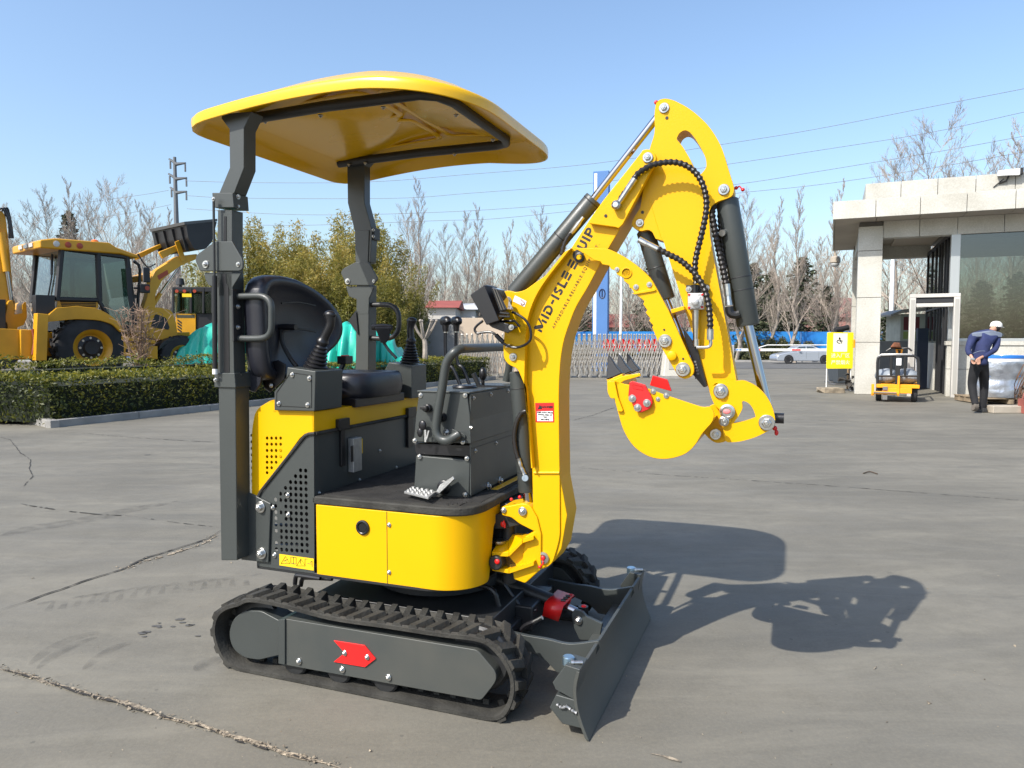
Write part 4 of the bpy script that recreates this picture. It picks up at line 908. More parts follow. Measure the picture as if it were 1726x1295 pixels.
# ---- seat
def seat():
    s = thing('_', '', '')
    base = MB(); 
    zc = 1.16
    bx0, bx1, by0, by1 = -.62, -.27, -.235, .225
    mb = MB(); prof = fil([(bx0, by0, .06), (bx1 - .02, by0, .12), (bx1, 0, .1), (bx1 - .02, by1, .12), (bx0, by1, .06)], seg=6); n = len(prof)
    rows = []; cx, cy = (bx0 + bx1) / 2, (by0 + by1) / 2
    for sc_, z in ((.86, 1.135), (.96, 1.14), (1.0, 1.165), (1.01, 1.20), (.985, 1.232), (.93, 1.25), (.8, 1.252), (.62, 1.238), (.3, 1.232)):
        rows.append([mb.v(((p[0] - cx) * sc_ + cx, (p[1] - cy) * sc_ + cy, z)) for p in prof])
    for a, b in zip(rows, rows[1:]):
        for i in range(n): mb.face([a[i], a[(i + 1) % n], b[(i + 1) % n], b[i]])
    mb.face(rows[0]); mb.face(rows[-1])
    st = mb.build('seat', VIN, ex, sharp=70)
    # backrest: outline measured on the plane x = -.56, leaned back
    XB = -.57
    out = [(436,600,20),(434,540,20),(432,500,20),(436,474,14),(448,464,16),(474,463,20),(505,470,20),(530,484,20),(553,505,20),(568,530,20),(574,556,20),(566,580,20),(546,602,14),(530,640,10),(446,642,20)]
    P = []
    for o_ in out: y, z = X_(o_[0], o_[1], XB); P.append((y, z, .05))
    P = fil(P, seg=5); P = [p.xy for p in resamp([Vector((*p, 0)) for p in P], n=64, closed=True)]
    cy = sum(p.x for p in P) / 64; cz = sum(p.y for p in P) / 64
    mb = MB(); rows = []
    def xb(y, z, off): return XB + off - (z - 1.25) * .0 - .25 * max(0, 1 - ((y - cy) / .3) ** 2) * .12
    for s_, off in ((.80, -.075), (.93, -.072), (.985, -.05), (1.0, -.02), (.99, .01), (.95, .03), (.86, .034), (.80, .020), (.6, .0), (.3, -.008)):
        rows.append([mb.v((xb((p.x - cy) * s_ + cy, 0, off), (p.x - cy) * s_ + cy, (p.y - cz) * s_ + cz)) for p in P])
    for a, b in zip(rows, rows[1:]):
        for i in range(64): mb.face([a[i], a[(i + 1) % 64], b[(i + 1) % 64], b[i]])
    mb.face(rows[0]); mb.face(rows[-1])
    bk = mb.build('backrest', VIN, ex, sharp=80)
    mb = MB()
    for k, z in enumerate((1.56, 1.44)): mb.tube([(XB + .012, cy - .12, z), (XB + .006, cy, z + .01), (XB + .012, cy + .12, z)], .004, 6, 4)
    mb.build('seam', BLK, bk)
    MB().tube([EX.Y3(x, y, -.36) for x, y in ((460,553),(480,551),(499,552))], .014, 10).build('armrest', BLK, ex)
    MB().tube([EX.Y3(x, y, -.36) for x, y in ((474,556),(477,580),(490,605),(500,618))], .010, 8, 3).build('armrest_arm', DCH, ex)
    MB().tube([EX.Y3(x, y, .25) for x, y in ((628,552),(645,551),(660,553))], .015, 10).build('armrest', BLK, ex)
    MB().hull([EX.Y3(x, y, yy) for yy in (.22, .29) for x, y in ((632,552),(660,552),(656,572),(650,579),(642,578))]).build('armrest_bracket', BLK, ex, .004)
    MB().tube([EX.Y3(x, y, .25) for x, y in ((647,578),(655,590),(668,604))], .008, 8).build('armrest_arm', CHA, ex)
    MB().hull([EX.Y3(x, y, yy) for yy in (-.50, -.38) for x, y in ((416,640),(418,612),(428,605),(442,607),(446,620),(440,650),(430,662),(419,658))]).build('slide_housing', VIN, ex, .012)
    MB().hull([EX.Y3(x, y, yy) for yy in (-.44, -.30) for x, y in ((440,625),(446,612),(470,607),(483,615),(480,640),(455,662),(445,655))]).build('seat_slide', BLK, ex, .008)
    bolt(ex, EX.Y3(457, 650, -.45), .010)
    MB().b2(-.60, -.31, -.22, .22, 1.10, 1.14).build('seat_rail', BLK, ex, .004)
    q = EX.Y3(580, 603, -.05); MB().b2(q.x - .02, q.x + .03, -.08, -.02, q.z - .03, q.z + .008).build('belt_buckle', BLK, ex, .003); MB().tube([(q.x, -.05, q.z - .02), (q.x - .03, -.07, q.z - .10)], .012, 8).build('belt_stalk', BLK, ex)
    MB().b2(q.x - .0, q.x + .02, -.075, -.035, q.z + .008, q.z + .012).build('buckle_button', RED, ex)
    COL.objects.unlink(s); bpy.data.objects.remove(s); base.bm.free()
seat()
# ---- joysticks
def joy(box, y0, y1, bx, by, tip, tipw, yb, lean):
    b = MB().prism(YP(box, y0), y0, y1).build('joystick_box', CHA, ex, .004)
    c = EX.Y3(bx, by, yb); T = EX.Y3(*tip, yb)
    ax = (T - c)
    rings = []; prof = []; H = ax.length * .45; N = 7
    for k in range(N):
        r = .052 - .030 * (k / N); z = H * k / N; prof += [(r * .86, z), (r, z + H / N * .35), (r, z + H / N * .6), (r * .84, z + H / N * .95)]
    MB().lathe(prof, c, ax, 24).build('bellows', BLK, b)
    d = ax.normalized(); side_ = Vector((lean, 0, 0))
    mb = MB(); pts = [c + d * H * .9, c + d * H * 1.15, c + d * (ax.length * .62) + side_ * .1, c + d * (ax.length * .82) + side_ * .3, T]
    rad = [.019, .027, .020, .018, .022]
    mb.tube(cr(pts, 5), lambda t: .019 + .008 * math.exp(-((t - .25) / .12) ** 2) + .005 * max(0, t - .8) * 5, 14)
    mb.ball(T, .025, (1.15, .9, .75)); mb.build('joystick', BLK, b)
    return b
b1 = joy([(484,619),(532,626),(530,693.5),(462,692),(462,660),(482,639)], -.52, -.325, 531, 624, (556,531), 10, -.42, .05)
for x, y in ((492.5,632),(521.5,638),(470,680.5),(518.5,683)): bolt(b1, EX.Y3(x, y, -.521), .0105)
mb = MB(); q = [EX.Y3(x, y, -.5215) for x, y in ((490,628),(525,633),(525,687),(466,684),(466,662))]; mb.tube(q, .0014, 4, closed=True); mb.build('plate_seam', INK, b1)
b2 = joy([(655,611),(694,616),(694,672),(660,668),(640,640)], .27, .43, 691, 612, (694,541), 10, .35, -.02)
# ---- control console
CYN = -.31; CXR = Y_(790, 700, CYN)[0] + .002
con = MB().prism(YP([(701,768),(792,776),(790,840),(697,832)], CYN), CYN, .28).build('console', CHA, ex, .004)
ztop = Y_(790, 663, CYN)[1]
MB().prism(YP([(706,660),(787,662),(792,700),(794,748),(697,745),(701,700)], CYN - .004), CYN - .004, .28).build('console_upper', CHA, con, .004)
MB().prism(YP([(698,748),(793,751),(793,770),(701,766)], CYN + .012), CYN + .012, .27).build('console_band', BLK, con, .002)
MB().b2(Y_(706,660,CYN)[0] - .004, CXR + .006, CYN - .008, .285, ztop - .001, ztop + .006).build('console_lid', CHA, con, .002)
for x, y in ((709,666.5),(784,666.5),(699,743),(780,745),(707,770),(787,773),(784,834)): bolt(con, EX.Y3(x, y, CYN - .004), .0105)
XR = CXR + .003
MB().prism([(CYN + .004, .765), (CYN + .004, ztop - .003), (.278, ztop - .003), (.278, .765)], XR - .004, XR + .003, 'X').build('console_side', CHA, con, .002)
MB().b2(XR + .003, XR + .0045, CYN + .01, .278, .958, .96).build('panel_seam', INK, con)
for x, y in ((798,671),(827,665),(856,659),(793,721),(836,747),(801,760)): bolt(con, EX.X3(x, y, XR + .003), .009, (1, 0, 0))
for x, y in ((822,820),(842,810)): bolt(con, EX.X3(x, y, XR + .003), .017, (1, 0, 0))
# grab bar with its plate
ga = [EX.Y3(x, y, CYN - .055) for x, y in ((770,734),(757,742),(746,742),(738,735),(735,722),(739,690),(746,650),(751,618),(757,604),(766,594))]
pA = ga[-1]; gb = [Vector((pA.x + .012, pA.y + .03, pA.z + .012)), Vector((pA.x + .014, pA.y + .09, pA.z + .014)), Vector((pA.x + .014, .22, pA.z + .014)), Vector((pA.x + .0, .27, pA.z - .02)), Vector((pA.x - .03, .28, pA.z - .15))]
ga = [EX.Y3(768, 737, CYN - .02)] + ga
MB().tube(ga + gb, .0185, 14, 3).build('grab_bar', CHA, con)
MB().prism(YP([(742,742),(760,722,6),(786,734,6),(780,746),(764,746)], CYN - .012), CYN - .012, CYN - .004).build('bar_flange', CHA, con, .002)
bolt(con, EX.Y3(769, 737, CYN - .013), .016); bolt(con, EX.Y3(752, 729, CYN - .013), .014)
# ignition cluster: knob, key and tag
mb = MB(); c = EX.Y3(723, 688, CYN); mb.lathe([(.018, 0), (.018, .02), (.012, .024), (.012, .04)], c, (0, -1, 0), 16); mb.box(c + Vector((.0, -.045, .004)), (.03, .012, .012)); mb.build('ignition_switch', BLK, con, .002)
mb = MB(); c = EX.Y3(718, 716, CYN); mb.ball(c + Vector((0, -.03, 0)), .018, (1, .5, 1.2)); mb.ball(c + Vector((-.012, -.03, -.03)), .015, (.9, .5, 1.3)); mb.build('key_head', BLK, con)
mb = MB(); c = EX.Y3(717, 735, CYN - .035); mb.box(c, (.008, .003, .05)); mb.box(c + Vector((.01, .0, .004)), (.006, .003, .04), Matrix.Rotation(.3, 3, 'Y')); mb.build('key', ALU, con)
mb = MB(); c = EX.Y3(747, 703, CYN); mb.lathe([(.02, 0), (.02, .012), (.015, .03)], c, (0, -1, 0), 16); mb.build('switch_knob', BLK, con)
# levers on the console
zT = ztop + .006
def lever(px, py, hx, hy, y, r=.0085, head=True):
    a = EX.Y3(px, py, y); a.z = zT - .01; b = EX.Y3(hx, hy + 66, y); h = EX.Y3(hx, hy, y)
    l = MB().tube([a, a.lerp(b, .45) + Vector((-.006, 0, .03)), b + Vector((.01, 0, -.02)), b + Vector((0, 0, .05)), h], r, 8, 4).build('control_lever', BLK, con)
    if head:
        m = MB(); ax = Vector((.03, -.03, 0)); m.tube([h - ax * .9 - Vector((0, 0, .012)), h - ax * .6, h, h + ax * .6, h + ax * .9 - Vector((0, 0, .012))], lambda t: .022 - .03 * (abs(t - .5) ** 2), 12, 3); m.cyl(h - Vector((0, 0, .05)), h, .013, .018, 12); m.build('lever_grip', BLK, con)
        MB().cyl(h - Vector((0, 0, .055)), h - Vector((0, 0, .048)), .012).build('lever_nut', ZNC, con)
lever(778, 652, 751, 541, .02); lever(793, 650, 769, 541, .12)
m = MB(); c = EX.Y3(814, 648, .05); c.z = zT; m.cyl(c, c + Vector((0, 0, .04)), .008); m.ball(c + Vector((0, 0, .055)), .018, (1, 1, 1.7)); m.build('throttle_lever', BLK, con)
m = MB(); c = EX.Y3(808, 652, .0); c.z = zT; m.cyl(c, c + Vector((-.025, -.01, .06)), .010, .012); m.build('throttle_sleeve', DCH, con)
m = MB(); c = EX.Y3(783, 654, -.1); m.lathe([(.05, 0), (.055, .004), (.05, .012), (.02, .014)], (c.x, c.y, zT), None, 20); m.b2(c.x, c.x + .15, c.y + .09, c.y + .12, zT, zT + .008); m.build('lever_boot_plate', BLK, con)
# pedals
m = MB(); a = [EX.Z3(x, y, ZP + .03) for x, y in ((681,829),(694,822),(735,829),(722,839))]; m.prism([p.xy for p in a], ZP + .022, ZP + .032, 'Z'); pd = m.build('pedal', ALU, ex, .002)
m = MB()
for i in range(5):
    for j in range(3):
        p = a[0].lerp(a[3], (i + .7) / 5.4).lerp(a[1].lerp(a[2], (i + .7) / 5.4), (j + .6) / 3.2); m.box((p.x, p.y, ZP + .036), (.009, .009, .008))
m.build('pedal_grip', ALU, pd)
MB().tube([EX.Y3(x, y, -.36) for x, y in ((730,836),(745,825),(765,806))], .008, 8).build('pedal_arm', ALU, ex)
MB().hull([EX.Y3(x, y, yy) for yy in (-.40, -.33) for x, y in ((735,829),(742,817),(764,803),(766,808),(750,823),(740,833))]).build('pedal_lever', ALU, ex, .003)
m = MB(); c = EX.Y3(748, 822, CYN - .006); m.lathe([(.028, 0), (.03, .002), (.024, .006)], c, (0, -1, 0), 20); m.build('pedal_slot', BLK, con)
# ================================================================ BOOM, ARM, BUCKET, BLADE
BY = -.27; BF = -.12
def PC(name, pts, y0, y1, m=YEL, par=ex, bev=.003, holes=(), rad=None):
    return MB().prism(YP(pts, y0, rad), y0, y1, 'Y', [YP(h, y0) for h in holes]).build(name, m, par, bev)
boom = PC('boom', [(900,962,6),(918,959,8),(931,950,8),(938,928,8),(944,905,20),(943.5,806),(942,700),(942,650,40),(945,603,40),(951,570,40),(970,518,40),(989,488,30),(1025,420),(1050,378),(1083,315),(1088,300),(1072,268),(1018,336),(1000,361),(988,379),(963,418,6),(921,470,40),(903,498,40),(890,528,40),(884,600,30),(888,660),(897,790)], BY, BF)
# flared lower front
fr = [EX.Y3(x, y, BY + .002) for x, y in ((943,806),(944,905),(938,928),(931,950))]; ex_ = [.0, .014, .016, .01]
mb = MB(); pts = []
for (px, py, dx) in ((943,801,0),(944,868,.028),(941,925,.012),(932,948,.002)):
    p = EX.Y3(px, py, BY + .004); pts.append((p.x, p.z, dx))
mb.prism([(pts[0][0] - .03, pts[0][1])] + [(a + d, b) for a, b, d in pts] + [(pts[3][0] - .03, pts[3][1])], BY + .008, BF - .002); mb.build('boom_foot', YEL, boom, .004)
bt = MB().tube([EX.Y3(x, y, BY - .001) for x, y in ((900,797),(943,797))], .006, 8); bt.build('weld_seam', YEL, boom)
for (ya, yb) in ((BY - .036, BY - .0005), (BF + .0005, BF + .03)):
    PC('cylinder_bracket', [(846,493,3),(856,489,6),(868,493,8),(884,490,10),(900,478,6),(919,465,4),(951,425),(963,418),(921,471,40),(903,499,40),(891,530,40),(886,560,20),(884,640),(890,690),(898,790),(895,790),(886,655),(880,640,8),(872,621,8),(858,616,8),(849,605,8),(848,581,6),(850,560,8),(847,530,8)], ya, yb, YEL, boom)
for (ya, yb) in ((BY - .028, BY - .0008), (BF + .001, BF + .03)):
    PC('boom_fork', [(1000,361),(1081,256.5,8),(1083,253,6),(1092,251,8),(1102,256,8),(1107,266,8),(1103,276,6),(1083,315),(1050,378),(1043,385),(1036,383),(992,377,3)], ya, yb, YEL, boom)
bolt(boom, EX.Y3(1092, 266, BY - .029), .019); bolt(boom, EX.Y3(856, 507, BY - .037), .016); bolt(boom, EX.Y3(865, 602, BY - .037), .016)
MB().cyl(EX.Y3(1092, 266, BY - .025), EX.Y3(1092, 266, BY - .025) + Vector((0, .2, 0)), .014).build('pivot_pin', ZNC, boom)
c = EX.Y3(916, 940, BY); MB().lathe([(.024, 0), (.024, .008), (.015, .009), (.015, .004)], c, (0, -1, 0), 22).build('pivot_bush', ZNC, boom)
MB().ball(c + Vector((0, -.01, 0)), .010, (1, .5, 1)).tube([c + Vector((0, -.012, 0)), c + Vector((.004, -.014, -.02)), c + Vector((-.01, -.012, -.035))], .003, 6).ball(c + Vector((-.012, -.012, -.036)), .008, (1, .6, .8)).build('grease_cap', RED, boom)
c = EX.Y3(1021, 364, BY - .03)
# lettering in drawn strokes
TX = []
def glyph(poly): TX.append(poly)
def bar(x0, y0, x1, y1): glyph([(x0, y0), (x1, y0), (x1, y1), (x0, y1)])
def ring(cx, cy, rx, ry, t, a0, a1, n=14):
    for i in range(n):
        q = []
        for a, k in ((a0 + (a1 - a0) * i / n, 0), (a0 + (a1 - a0) * (i + 1) / n, 0), (a0 + (a1 - a0) * (i + 1) / n, t), (a0 + (a1 - a0) * i / n, t)): q.append((cx + (rx - k) * math.cos(R(a)), cy + (ry - k) * math.sin(R(a))))
        glyph(q)
w = .26; x = 0
# M
glyph([(x, 0), (x + w, 0), (x + w, .35), (x, .55)]); glyph([(x, .72), (x, 1), (x + .3, 1), (x + .78, .42), (x + .68, .12), (x + .5, .12)]); glyph([(x + .78, .42), (x + .62, .14), (x + .74, .14), (x + 1.34, 1), (x + 1.06, 1)]); bar(x + 1.10, 0, x + 1.36, .62); x += 1.62
bar(x, 0, x + w, 1); x += .48
bar(x, 0, x + w, .62); ring(x + .42, .5, .52, .5, w * .95, -90, 90); bar(x, 0, x + .44, .24); bar(x, .76, x + .44, 1); x += 1.18
bar(x, .38, x + .5, .62); x += .72
bar(x, 0, x + w, 1); x += .48
ring(x + .34, .73, .34, .27, .23, 20, 270, 12); ring(x + .36, .28, .36, .28, .23, -160, 90, 12); bar(x + .3, .77, x + .64, 1) ; x += .94
bar(x, 0, x + w, 1); bar(x, 0, x + .74, .24); x += .92
for k in (0, .38, .76): bar(x, k, x + .78, k + .24)
x += 1.35
for k in (0, .38, .76): bar(x, k, x + .78, k + .24)
x += 1.0
ring(x + .5, .5, .54, .52, w, 0, 360, 20); glyph([(x + .55, .25), (x + .75, .35), (x + 1.05, .02), (x + .8, -.08)]); x += 1.22
bar(x, .3, x + w, 1); bar(x + .62, .3, x + .62 + w, 1); ring(x + .44, .4, .44, .4, w * .9, 180, 360, 12); x += 1.08
bar(x, 0, x + w, 1); x += .46
bar(x, 0, x + w, 1); ring(x + .48, .68, .36, .32, .23, -90, 90); bar(x, .77, x + .5, 1); bar(x, .36, x + .5, .58); x += .86
A0 = EX.Y3(912.5, 561, BY - .0008); A1 = EX.Y3(1004, 389, BY - .0008); ux = (A1 - A0) / x; uh = ux.length; uy = Vector((0, -1, 0)).cross(ux).normalized(); uy = uy if uy.x < 0 else -uy; CAPH = EX.Y3(918, 560, BY).xz
capv = uy * .0375
mb = MB()
for g in TX: mb.face([mb.v(A0 + ux * px + capv * py) for px, py in g])
bmesh.ops.recalc_face_normals(mb.bm, faces=mb.bm.faces[:]); mb.build('lettering', INK, boom, 0, None, recalc=False)
m0 = EX.Y3(965, 487, BY - .0008)
text('AFFORDABLE.RELIABLE.EQUIPMENT.', .0165, INK, boom, EX.Y3(923.5,562,BY-.001).lerp(EX.Y3(1018,402,BY-.001), .5), ux, -uy if False else uy, 0, 1.42, ext=.0003)
# danger label, lifting symbol
def decal(name, q, m, par, off=.0012):
    b = MB(); P = [EX.Y3(x, y, BY - off) for x, y in q]; b.prism([(p.x, p.z) for p in P], BY - off, BY - off + .0006); return b.build(name, m, par)
dl = decal('danger_label', ((902,679.5),(933.5,679),(934,712),(903,712)), RED, boom)
decal('label_field', ((905,693.5),(931.5,693.2),(932,710),(905.5,710)), WHT, dl, .0018)
P = EX.Y3(922, 686.3, BY - .002); text('DANGER', .0125, INK, dl, P, (1, 0, 0), (0, 0, 1), .0004)
for k, s_ in enumerate(('KEEP AWAY FROM', 'SWING AREA OF', 'THE', 'MACHINE')):
    P = EX.Y3(918.5, 695.6 + 3.9 * k, BY - .0024); text(s_, .0078, INK, dl, P, (1, 0, 0), (0, 0, 1), .0002)
b = MB(); P = [EX.Y3(x, y, BY - .002) for x, y in ((910,682),(914,690),(906,690))]; b.prism([(p.x, p.z) for p in P], BY - .0022, BY - .0016); b.build('label_symbol', INK, dl)
hl = MB(); P = [EX.Y3(x, y, BY - .0375) for x, y in ((868,498),(887.5,508),(884,517.5),(864.5,508))]; hl.prism([(p.x, p.z) for p in P], BY - .0376, BY - .0368); hl = hl.build('lifting_label', WHT, boom)
c = EX.Y3(881, 509.5, BY - .038); b = MB(); b.tube([c + Vector((.007 * math.cos(R(a)), 0, -.004 + .007 * math.sin(R(a)))) for a in range(-200, 60, 20)], .0018, 5); b.tube([c + Vector((-.009, 0, .012)), c + Vector((.006, 0, -.002))], .0014, 5); b.build('hook_symbol', mat('maroon_ink', (.2, .01, .03), .5), hl)
# ---- swing bracket
sb = PC('swing_bracket', [(900,896),(876,884,6),(862,873,4),(846,869,3),(844.7,855,3),(862,852),(882,848,8),(894,853,8),(905,872),(912,900),(912,960),(885,984,4),(866,977),(863,958),(880,950),(884,905)], BY - .010, BF - .02, YEL, ex, .005)
nearE = [EX.Y3(x, y, BY - .035) for x, y in ((829,931),(858,932),(881,909),(900,903))]; farE = [EX.Y3(x, y, BF - .04) for x, y in ((842,908),(856,897),(880,899),(900,900))]
for i in range(3): MB().hull([p + Vector((0, 0, d)) for p in (nearE[i], nearE[i + 1], farE[i], farE[i + 1]) for d in (0, -.016)]).build('bracket_arm', YEL, sb, .003)
MB().lathe([(.028, 0), (.03, .003), (.03, .012), (.024, .014)], nearE[0].lerp(farE[1], .45) + Vector((.0, 0, .0)), (0, 0, 1), 22).build('pin_washer', ZNC, sb)
lo = [EX.Y3(x, y, BY - .035) for x, y in ((829,958),(858,963),(900,949))]
for i in range(2): MB().hull([p + Vector((0, dy, d)) for p in (lo[i], lo[i + 1]) for dy in (0, .10) for d in (.006, -.010)]).build('bracket_arm', YEL, sb, .003)
PC('bracket_web', [(850,935),(868,918),(900,905),(900,948),(862,958),(850,958)], BY + .0, BY + .05, YEL, sb, .003)
c = EX.Y3(849, 860, BY - .012); bolt(sb, c, .012); bolt(sb, EX.Y3(881, 862, BY - .012), .018)
m = MB(); c = EX.Y3(838, 947, BY - .03); m.lathe([(.026, 0), (.03, .004), (.03, .05), (.026, .054)], c + Vector((0, .03, 0)), (0, -1, 0), 22); m.hull([c + Vector(p) for p in ((-.06, .0, -.015), (-.06, .0, .015), (-.06, .03, .015), (-.06, .03, -.015), (0, 0, .022), (0, 0, -.022), (0, .03, -.022), (0, .03, .022))]); m.build('rod_eye', DCH, ex, .002)
MB().ball(EX.Y3(838, 947, BY - .058), .011, (1, .5, 1)).build('grease_cap', RED, ex)
MB().tube([EX.Y3(770, 938.5, BY - .02), EX.Y3(822, 942, BY - .02)], .009, 12).build('swing_cylinder_rod', CHR, ex)
MB().tube([EX.Y3(700, 934, BY + .015), EX.Y3(778, 939, BY + .015)], .025, 14).build('swing_cylinder', DCH, ex)
PC('swing_post', [(800,872),(846,866,4),(872,876,6),(878,884,4),(850,892,4),(800,892)], BY + .02, .02, DCH, ex, .004)
PC('swing_post', [(805,920),(850,926),(872,952),(868,964),(846,968),(805,956)], BY + .0, .02, DCH, ex, .004)
MB().b2(.30, .42, -.20, .10, .45, .72).build('post_block', BLK, ex, .005)
MB().cyl(EX.Y3(858, 980, BY + .08), EX.Y3(858, 850, BY + .08), .03).build('king_pin', DCH, ex)
MB().ball(EX.Y3(848, 884, BY + .01), .012, (1, .6, 1)).tube([EX.Y3(849, 878, BY), EX.Y3(851, 890, BY)], .004, 6).build('grease_cap', RED, ex)
for x, y in ((862,842),(876,838)): MB().ball(EX.Y3(x, y, BY + .01), .007).build('grease_cap', RED, ex)
# ---- hydraulic cylinders
def cylset(name, pts_b, r, pts_r, rr, yc, m=CHA, par=ex, collars=()):
    a = EX.Y3(*pts_b[0], yc); b = EX.Y3(*pts_b[1], yc)
    o = MB().lathe([(r * .8, 0), (r, .006), (r, (b - a).length - .004), (r * .94, (b - a).length)], a, b - a, 28).build(name, m, par)
    for t in collars:
        p = a.lerp(b, t); d = (b - a).normalized(); MB().lathe([(r * 1.0, -.001), (r * 1.02, 0), (r * 1.02, .003), (r * 1.0, .004)], p, d, 28).build('barrel_joint', DCH, o)
    if pts_r:
        c = EX.Y3(*pts_r[0], yc); d = EX.Y3(*pts_r[1], yc); MB().tube([c, d], rr, 18).build('piston_rod', CHR, o)
    return o
mid = (BY + BF) / 2
bc = cylset('boom_cylinder', ((873,626),(889,829)), .036, ((888,826),(893,868)), .020, mid - .03, CHA, ex, (.14, .83))
MB().lathe([(.028, -.03), (.03, -.028), (.03, .028), (.028, .03)], EX.Y3(865, 602, mid), (0, 1, 0), 20).build('cylinder_eye', CHA, bc)
MB().tube([EX.Y3(x, y, mid - .075) for x, y in ((887,693),(879,697),(871,712),(867,735),(869,758),(874,775))], .0095, 10, 8, rib=.14, ribstep=.010).build('hydraulic_hose', HOS, bc)
MB().tube([EX.Y3(x, y, mid - .075) for x, y in ((874,773),(878,786),(884,800))], lambda t: .0085 if int(t * 9) % 3 else .0105, 10, 4).build('hose_fitting', ZNC, bc)
MB().cyl(EX.Y3(885, 806, mid - .09), EX.Y3(885, 806, mid - .05), .013).build('banjo_bolt', ZNC, bc)
ac = cylset('arm_cylinder', ((866,496),(1001,335)), .036, ((1000,336),(1114,190)), .0145, mid, CHA, ex, (.60, .965))
MB().tube([EX.Y3(1004, 347, mid), EX.Y3(884, 492, mid)], .012, 10).build('return_pipe', DCH, ac)
MB().tube([EX.Y3(x, y, mid - .045) for x, y in ((947,431),(950,416),(956,402),(963,392))], .0095, 10, 6, rib=.14, ribstep=.010).build('hydraulic_hose', HOS, ac)
MB().tube([EX.Y3(x, y, mid - .045) for x, y in ((962,394),(983,366))], lambda t: .0075 if t < .2 or t > .75 else .011, 10, 5).build('hose_fitting', ZNC, ac)
# ---- arm
AY0, AY1 = -.245, -.15
arm = PC('arm', [(1103,196,4),(1104,183,5),(1106,173,5),(1112,168,5),(1121,166,8),(1134,168.5,16),(1157.5,180,20),(1176,194,20),(1195,212.5,20),(1208.5,233,20),(1218,252,20),(1226,280,20),(1234,305,8),(1237.5,318,8),(1235,330,8),(1225,335,8),(1208.5,340,10),(1198,349,8),(1194.6,360,8),(1197,400),(1200,417.6),(1241,641),(1244,665),(1229,697,6),(1206,688,6),(1197,664),(1185.4,623),(1170.7,573),(1156,526),(1132.6,453),(1118,406),(1105,402.5),(1099.6,391,4),(1092.6,387,4),(1080,390,5),(1069,386,5),(1064,379,5),(1067,369,4),(1079,351),(1086,310,8),(1095,250,10),(1104,225,12)], AY0, AY1, YEL, ex, .003,
    holes=[[(1140,234.5,3),(1144.8,224,5),(1154,219,5),(1162,222,5),(1171.4,233,6),(1183,252,8),(1190,268,6),(1191,282,5),(1185,290,4),(1180,295,3),(1171.4,286.7,5),(1162,266,6),(1150.6,247,6)]])
MB().tube([EX.Y3(x, y, AY0) for x, y in ((1095,337),(1105,372),(1116,406))], .0012, 5).build('weld_seam', YEL, arm)
bolt(arm, EX.Y3(1119.5, 182.5, AY0), .019); bolt(arm, EX.Y3(1220, 320, AY0), .020); bolt(arm, EX.Y3(1078.5, 376, AY0), .015); bolt(arm, EX.Y3(1215, 659, AY0 - .038), .026)
m = MB(); m.cyl(EX.Y3(1119.5, 182.5, AY0 + .01), EX.Y3(1119.5, 182.5, AY0 + .01) + Vector((0, .1, 0)), .015); m.build('pivot_pin', ZNC, arm)
MB().ball(EX.Y3(1106, 173, AY1 + .01), .008).build('grease_cap', RED, arm)
m = MB(); m.tube([EX.Y3(x, y, AY1) for x, y in ((1238,318),(1243,317),(1246,314),(1249,317),(1252,320))], .0025, 6, 3); m.ball(EX.Y3(1252, 320, AY1), .007); m.ball(EX.Y3(1241, 317, AY1), .007); m.build('grease_cap', RED, arm)
m = MB(); 
for x, y in ((1124,199),(1083,358),(1021,364)):
    pass
for x, y, yy in ((1124,199,AY0),(1083,358,AY0)): m.lathe([(.006, 0), (.006, .001)], EX.Y3(x, y, yy - .0005), (0, -1, 0), 10)
m.build('drilled_hole', INK, arm)
m = MB().lathe([(.006, 0), (.006, .001)], EX.Y3(1021, 364, BY - .029), (0, -1, 0), 10); m.build('drilled_hole', INK, boom)
# bucket cylinder
bk = cylset('bucket_cylinder', ((1225,336),(1261,549)), .0405, ((1260,546),(1294,690)), .0185, -.19, CHA, ex, (.62, .72))
# thumb cylinder and link
tc = cylset('thumb_cylinder', ((1087,388),(1123,505)), .034, ((1123,505),(1160,600)), .014, -.18, CHA, ex, (.55,))
PC('thumb_pad', [(1150,552),(1176,590),(1192,652,3),(1186,653),(1168,632),(1170,618),(1158,585)], -.262, -.225, BLK, tc, .002)
m = MB()
for k in range(5): a = EX.Y3(1171 + k * 1.3, 610 + k * 5, -.263); m.b2(a.x - .004, a.x + .005, -.2632, -.2622, a.z - .0035, a.z + .0035)
m.build('mould_mark', mat('grey_ink', (.16, .16, .16), .6), tc)
# thumb ratchet plates
thp = [(966,417.5),(1025,419.5,6),(1040,426,10),(1056,435,10),(1077,450,16),(1097,469,10),(1106,485,8),(1126.7,523),(1156,588),(1170,618,6),(1169,632,6),(1157,640,8),(1144,636,6),(1109,576),(1099,552),(1101,549),(1094,541),(1096,537),(1088,527),(1091,523),(1084,513),(1086,508),(1078,501),(1074,499),(1074,496),(1069,494,2),(1065,487),(1061,485),(1060,480),(1052,474),(1051,469),(1040,463),(1038,457),(1029,453),(1027,448),(1015,446),(1012,441),(1002,439),(985,428)]
th = PC('thumb', thp, -.325, -.305, YEL, ex, .002)
PC('thumb_plate', thp, -.095, -.075, YEL, th, .002)
for x, y, r_ in ((1040,454.5,.009),(1072,484,.010),(1094.5,480,.010),(1121,575,.024),(1151,623,.026)): bolt(th, EX.Y3(x, y, -.326), r_)
PC('thumb_step', [(1065,494.5),(1103,486),(1106,489),(1102,491),(1070,496.5)], -.332, -.306, YEL, th, .001)
MB().lathe([(.018, 0), (.020, .004), (.016, .0045), (.016, 0)], EX.Y3(1056, 460, -.325), (0, -1, 0), 22).build('boss_ring', YEL, th)
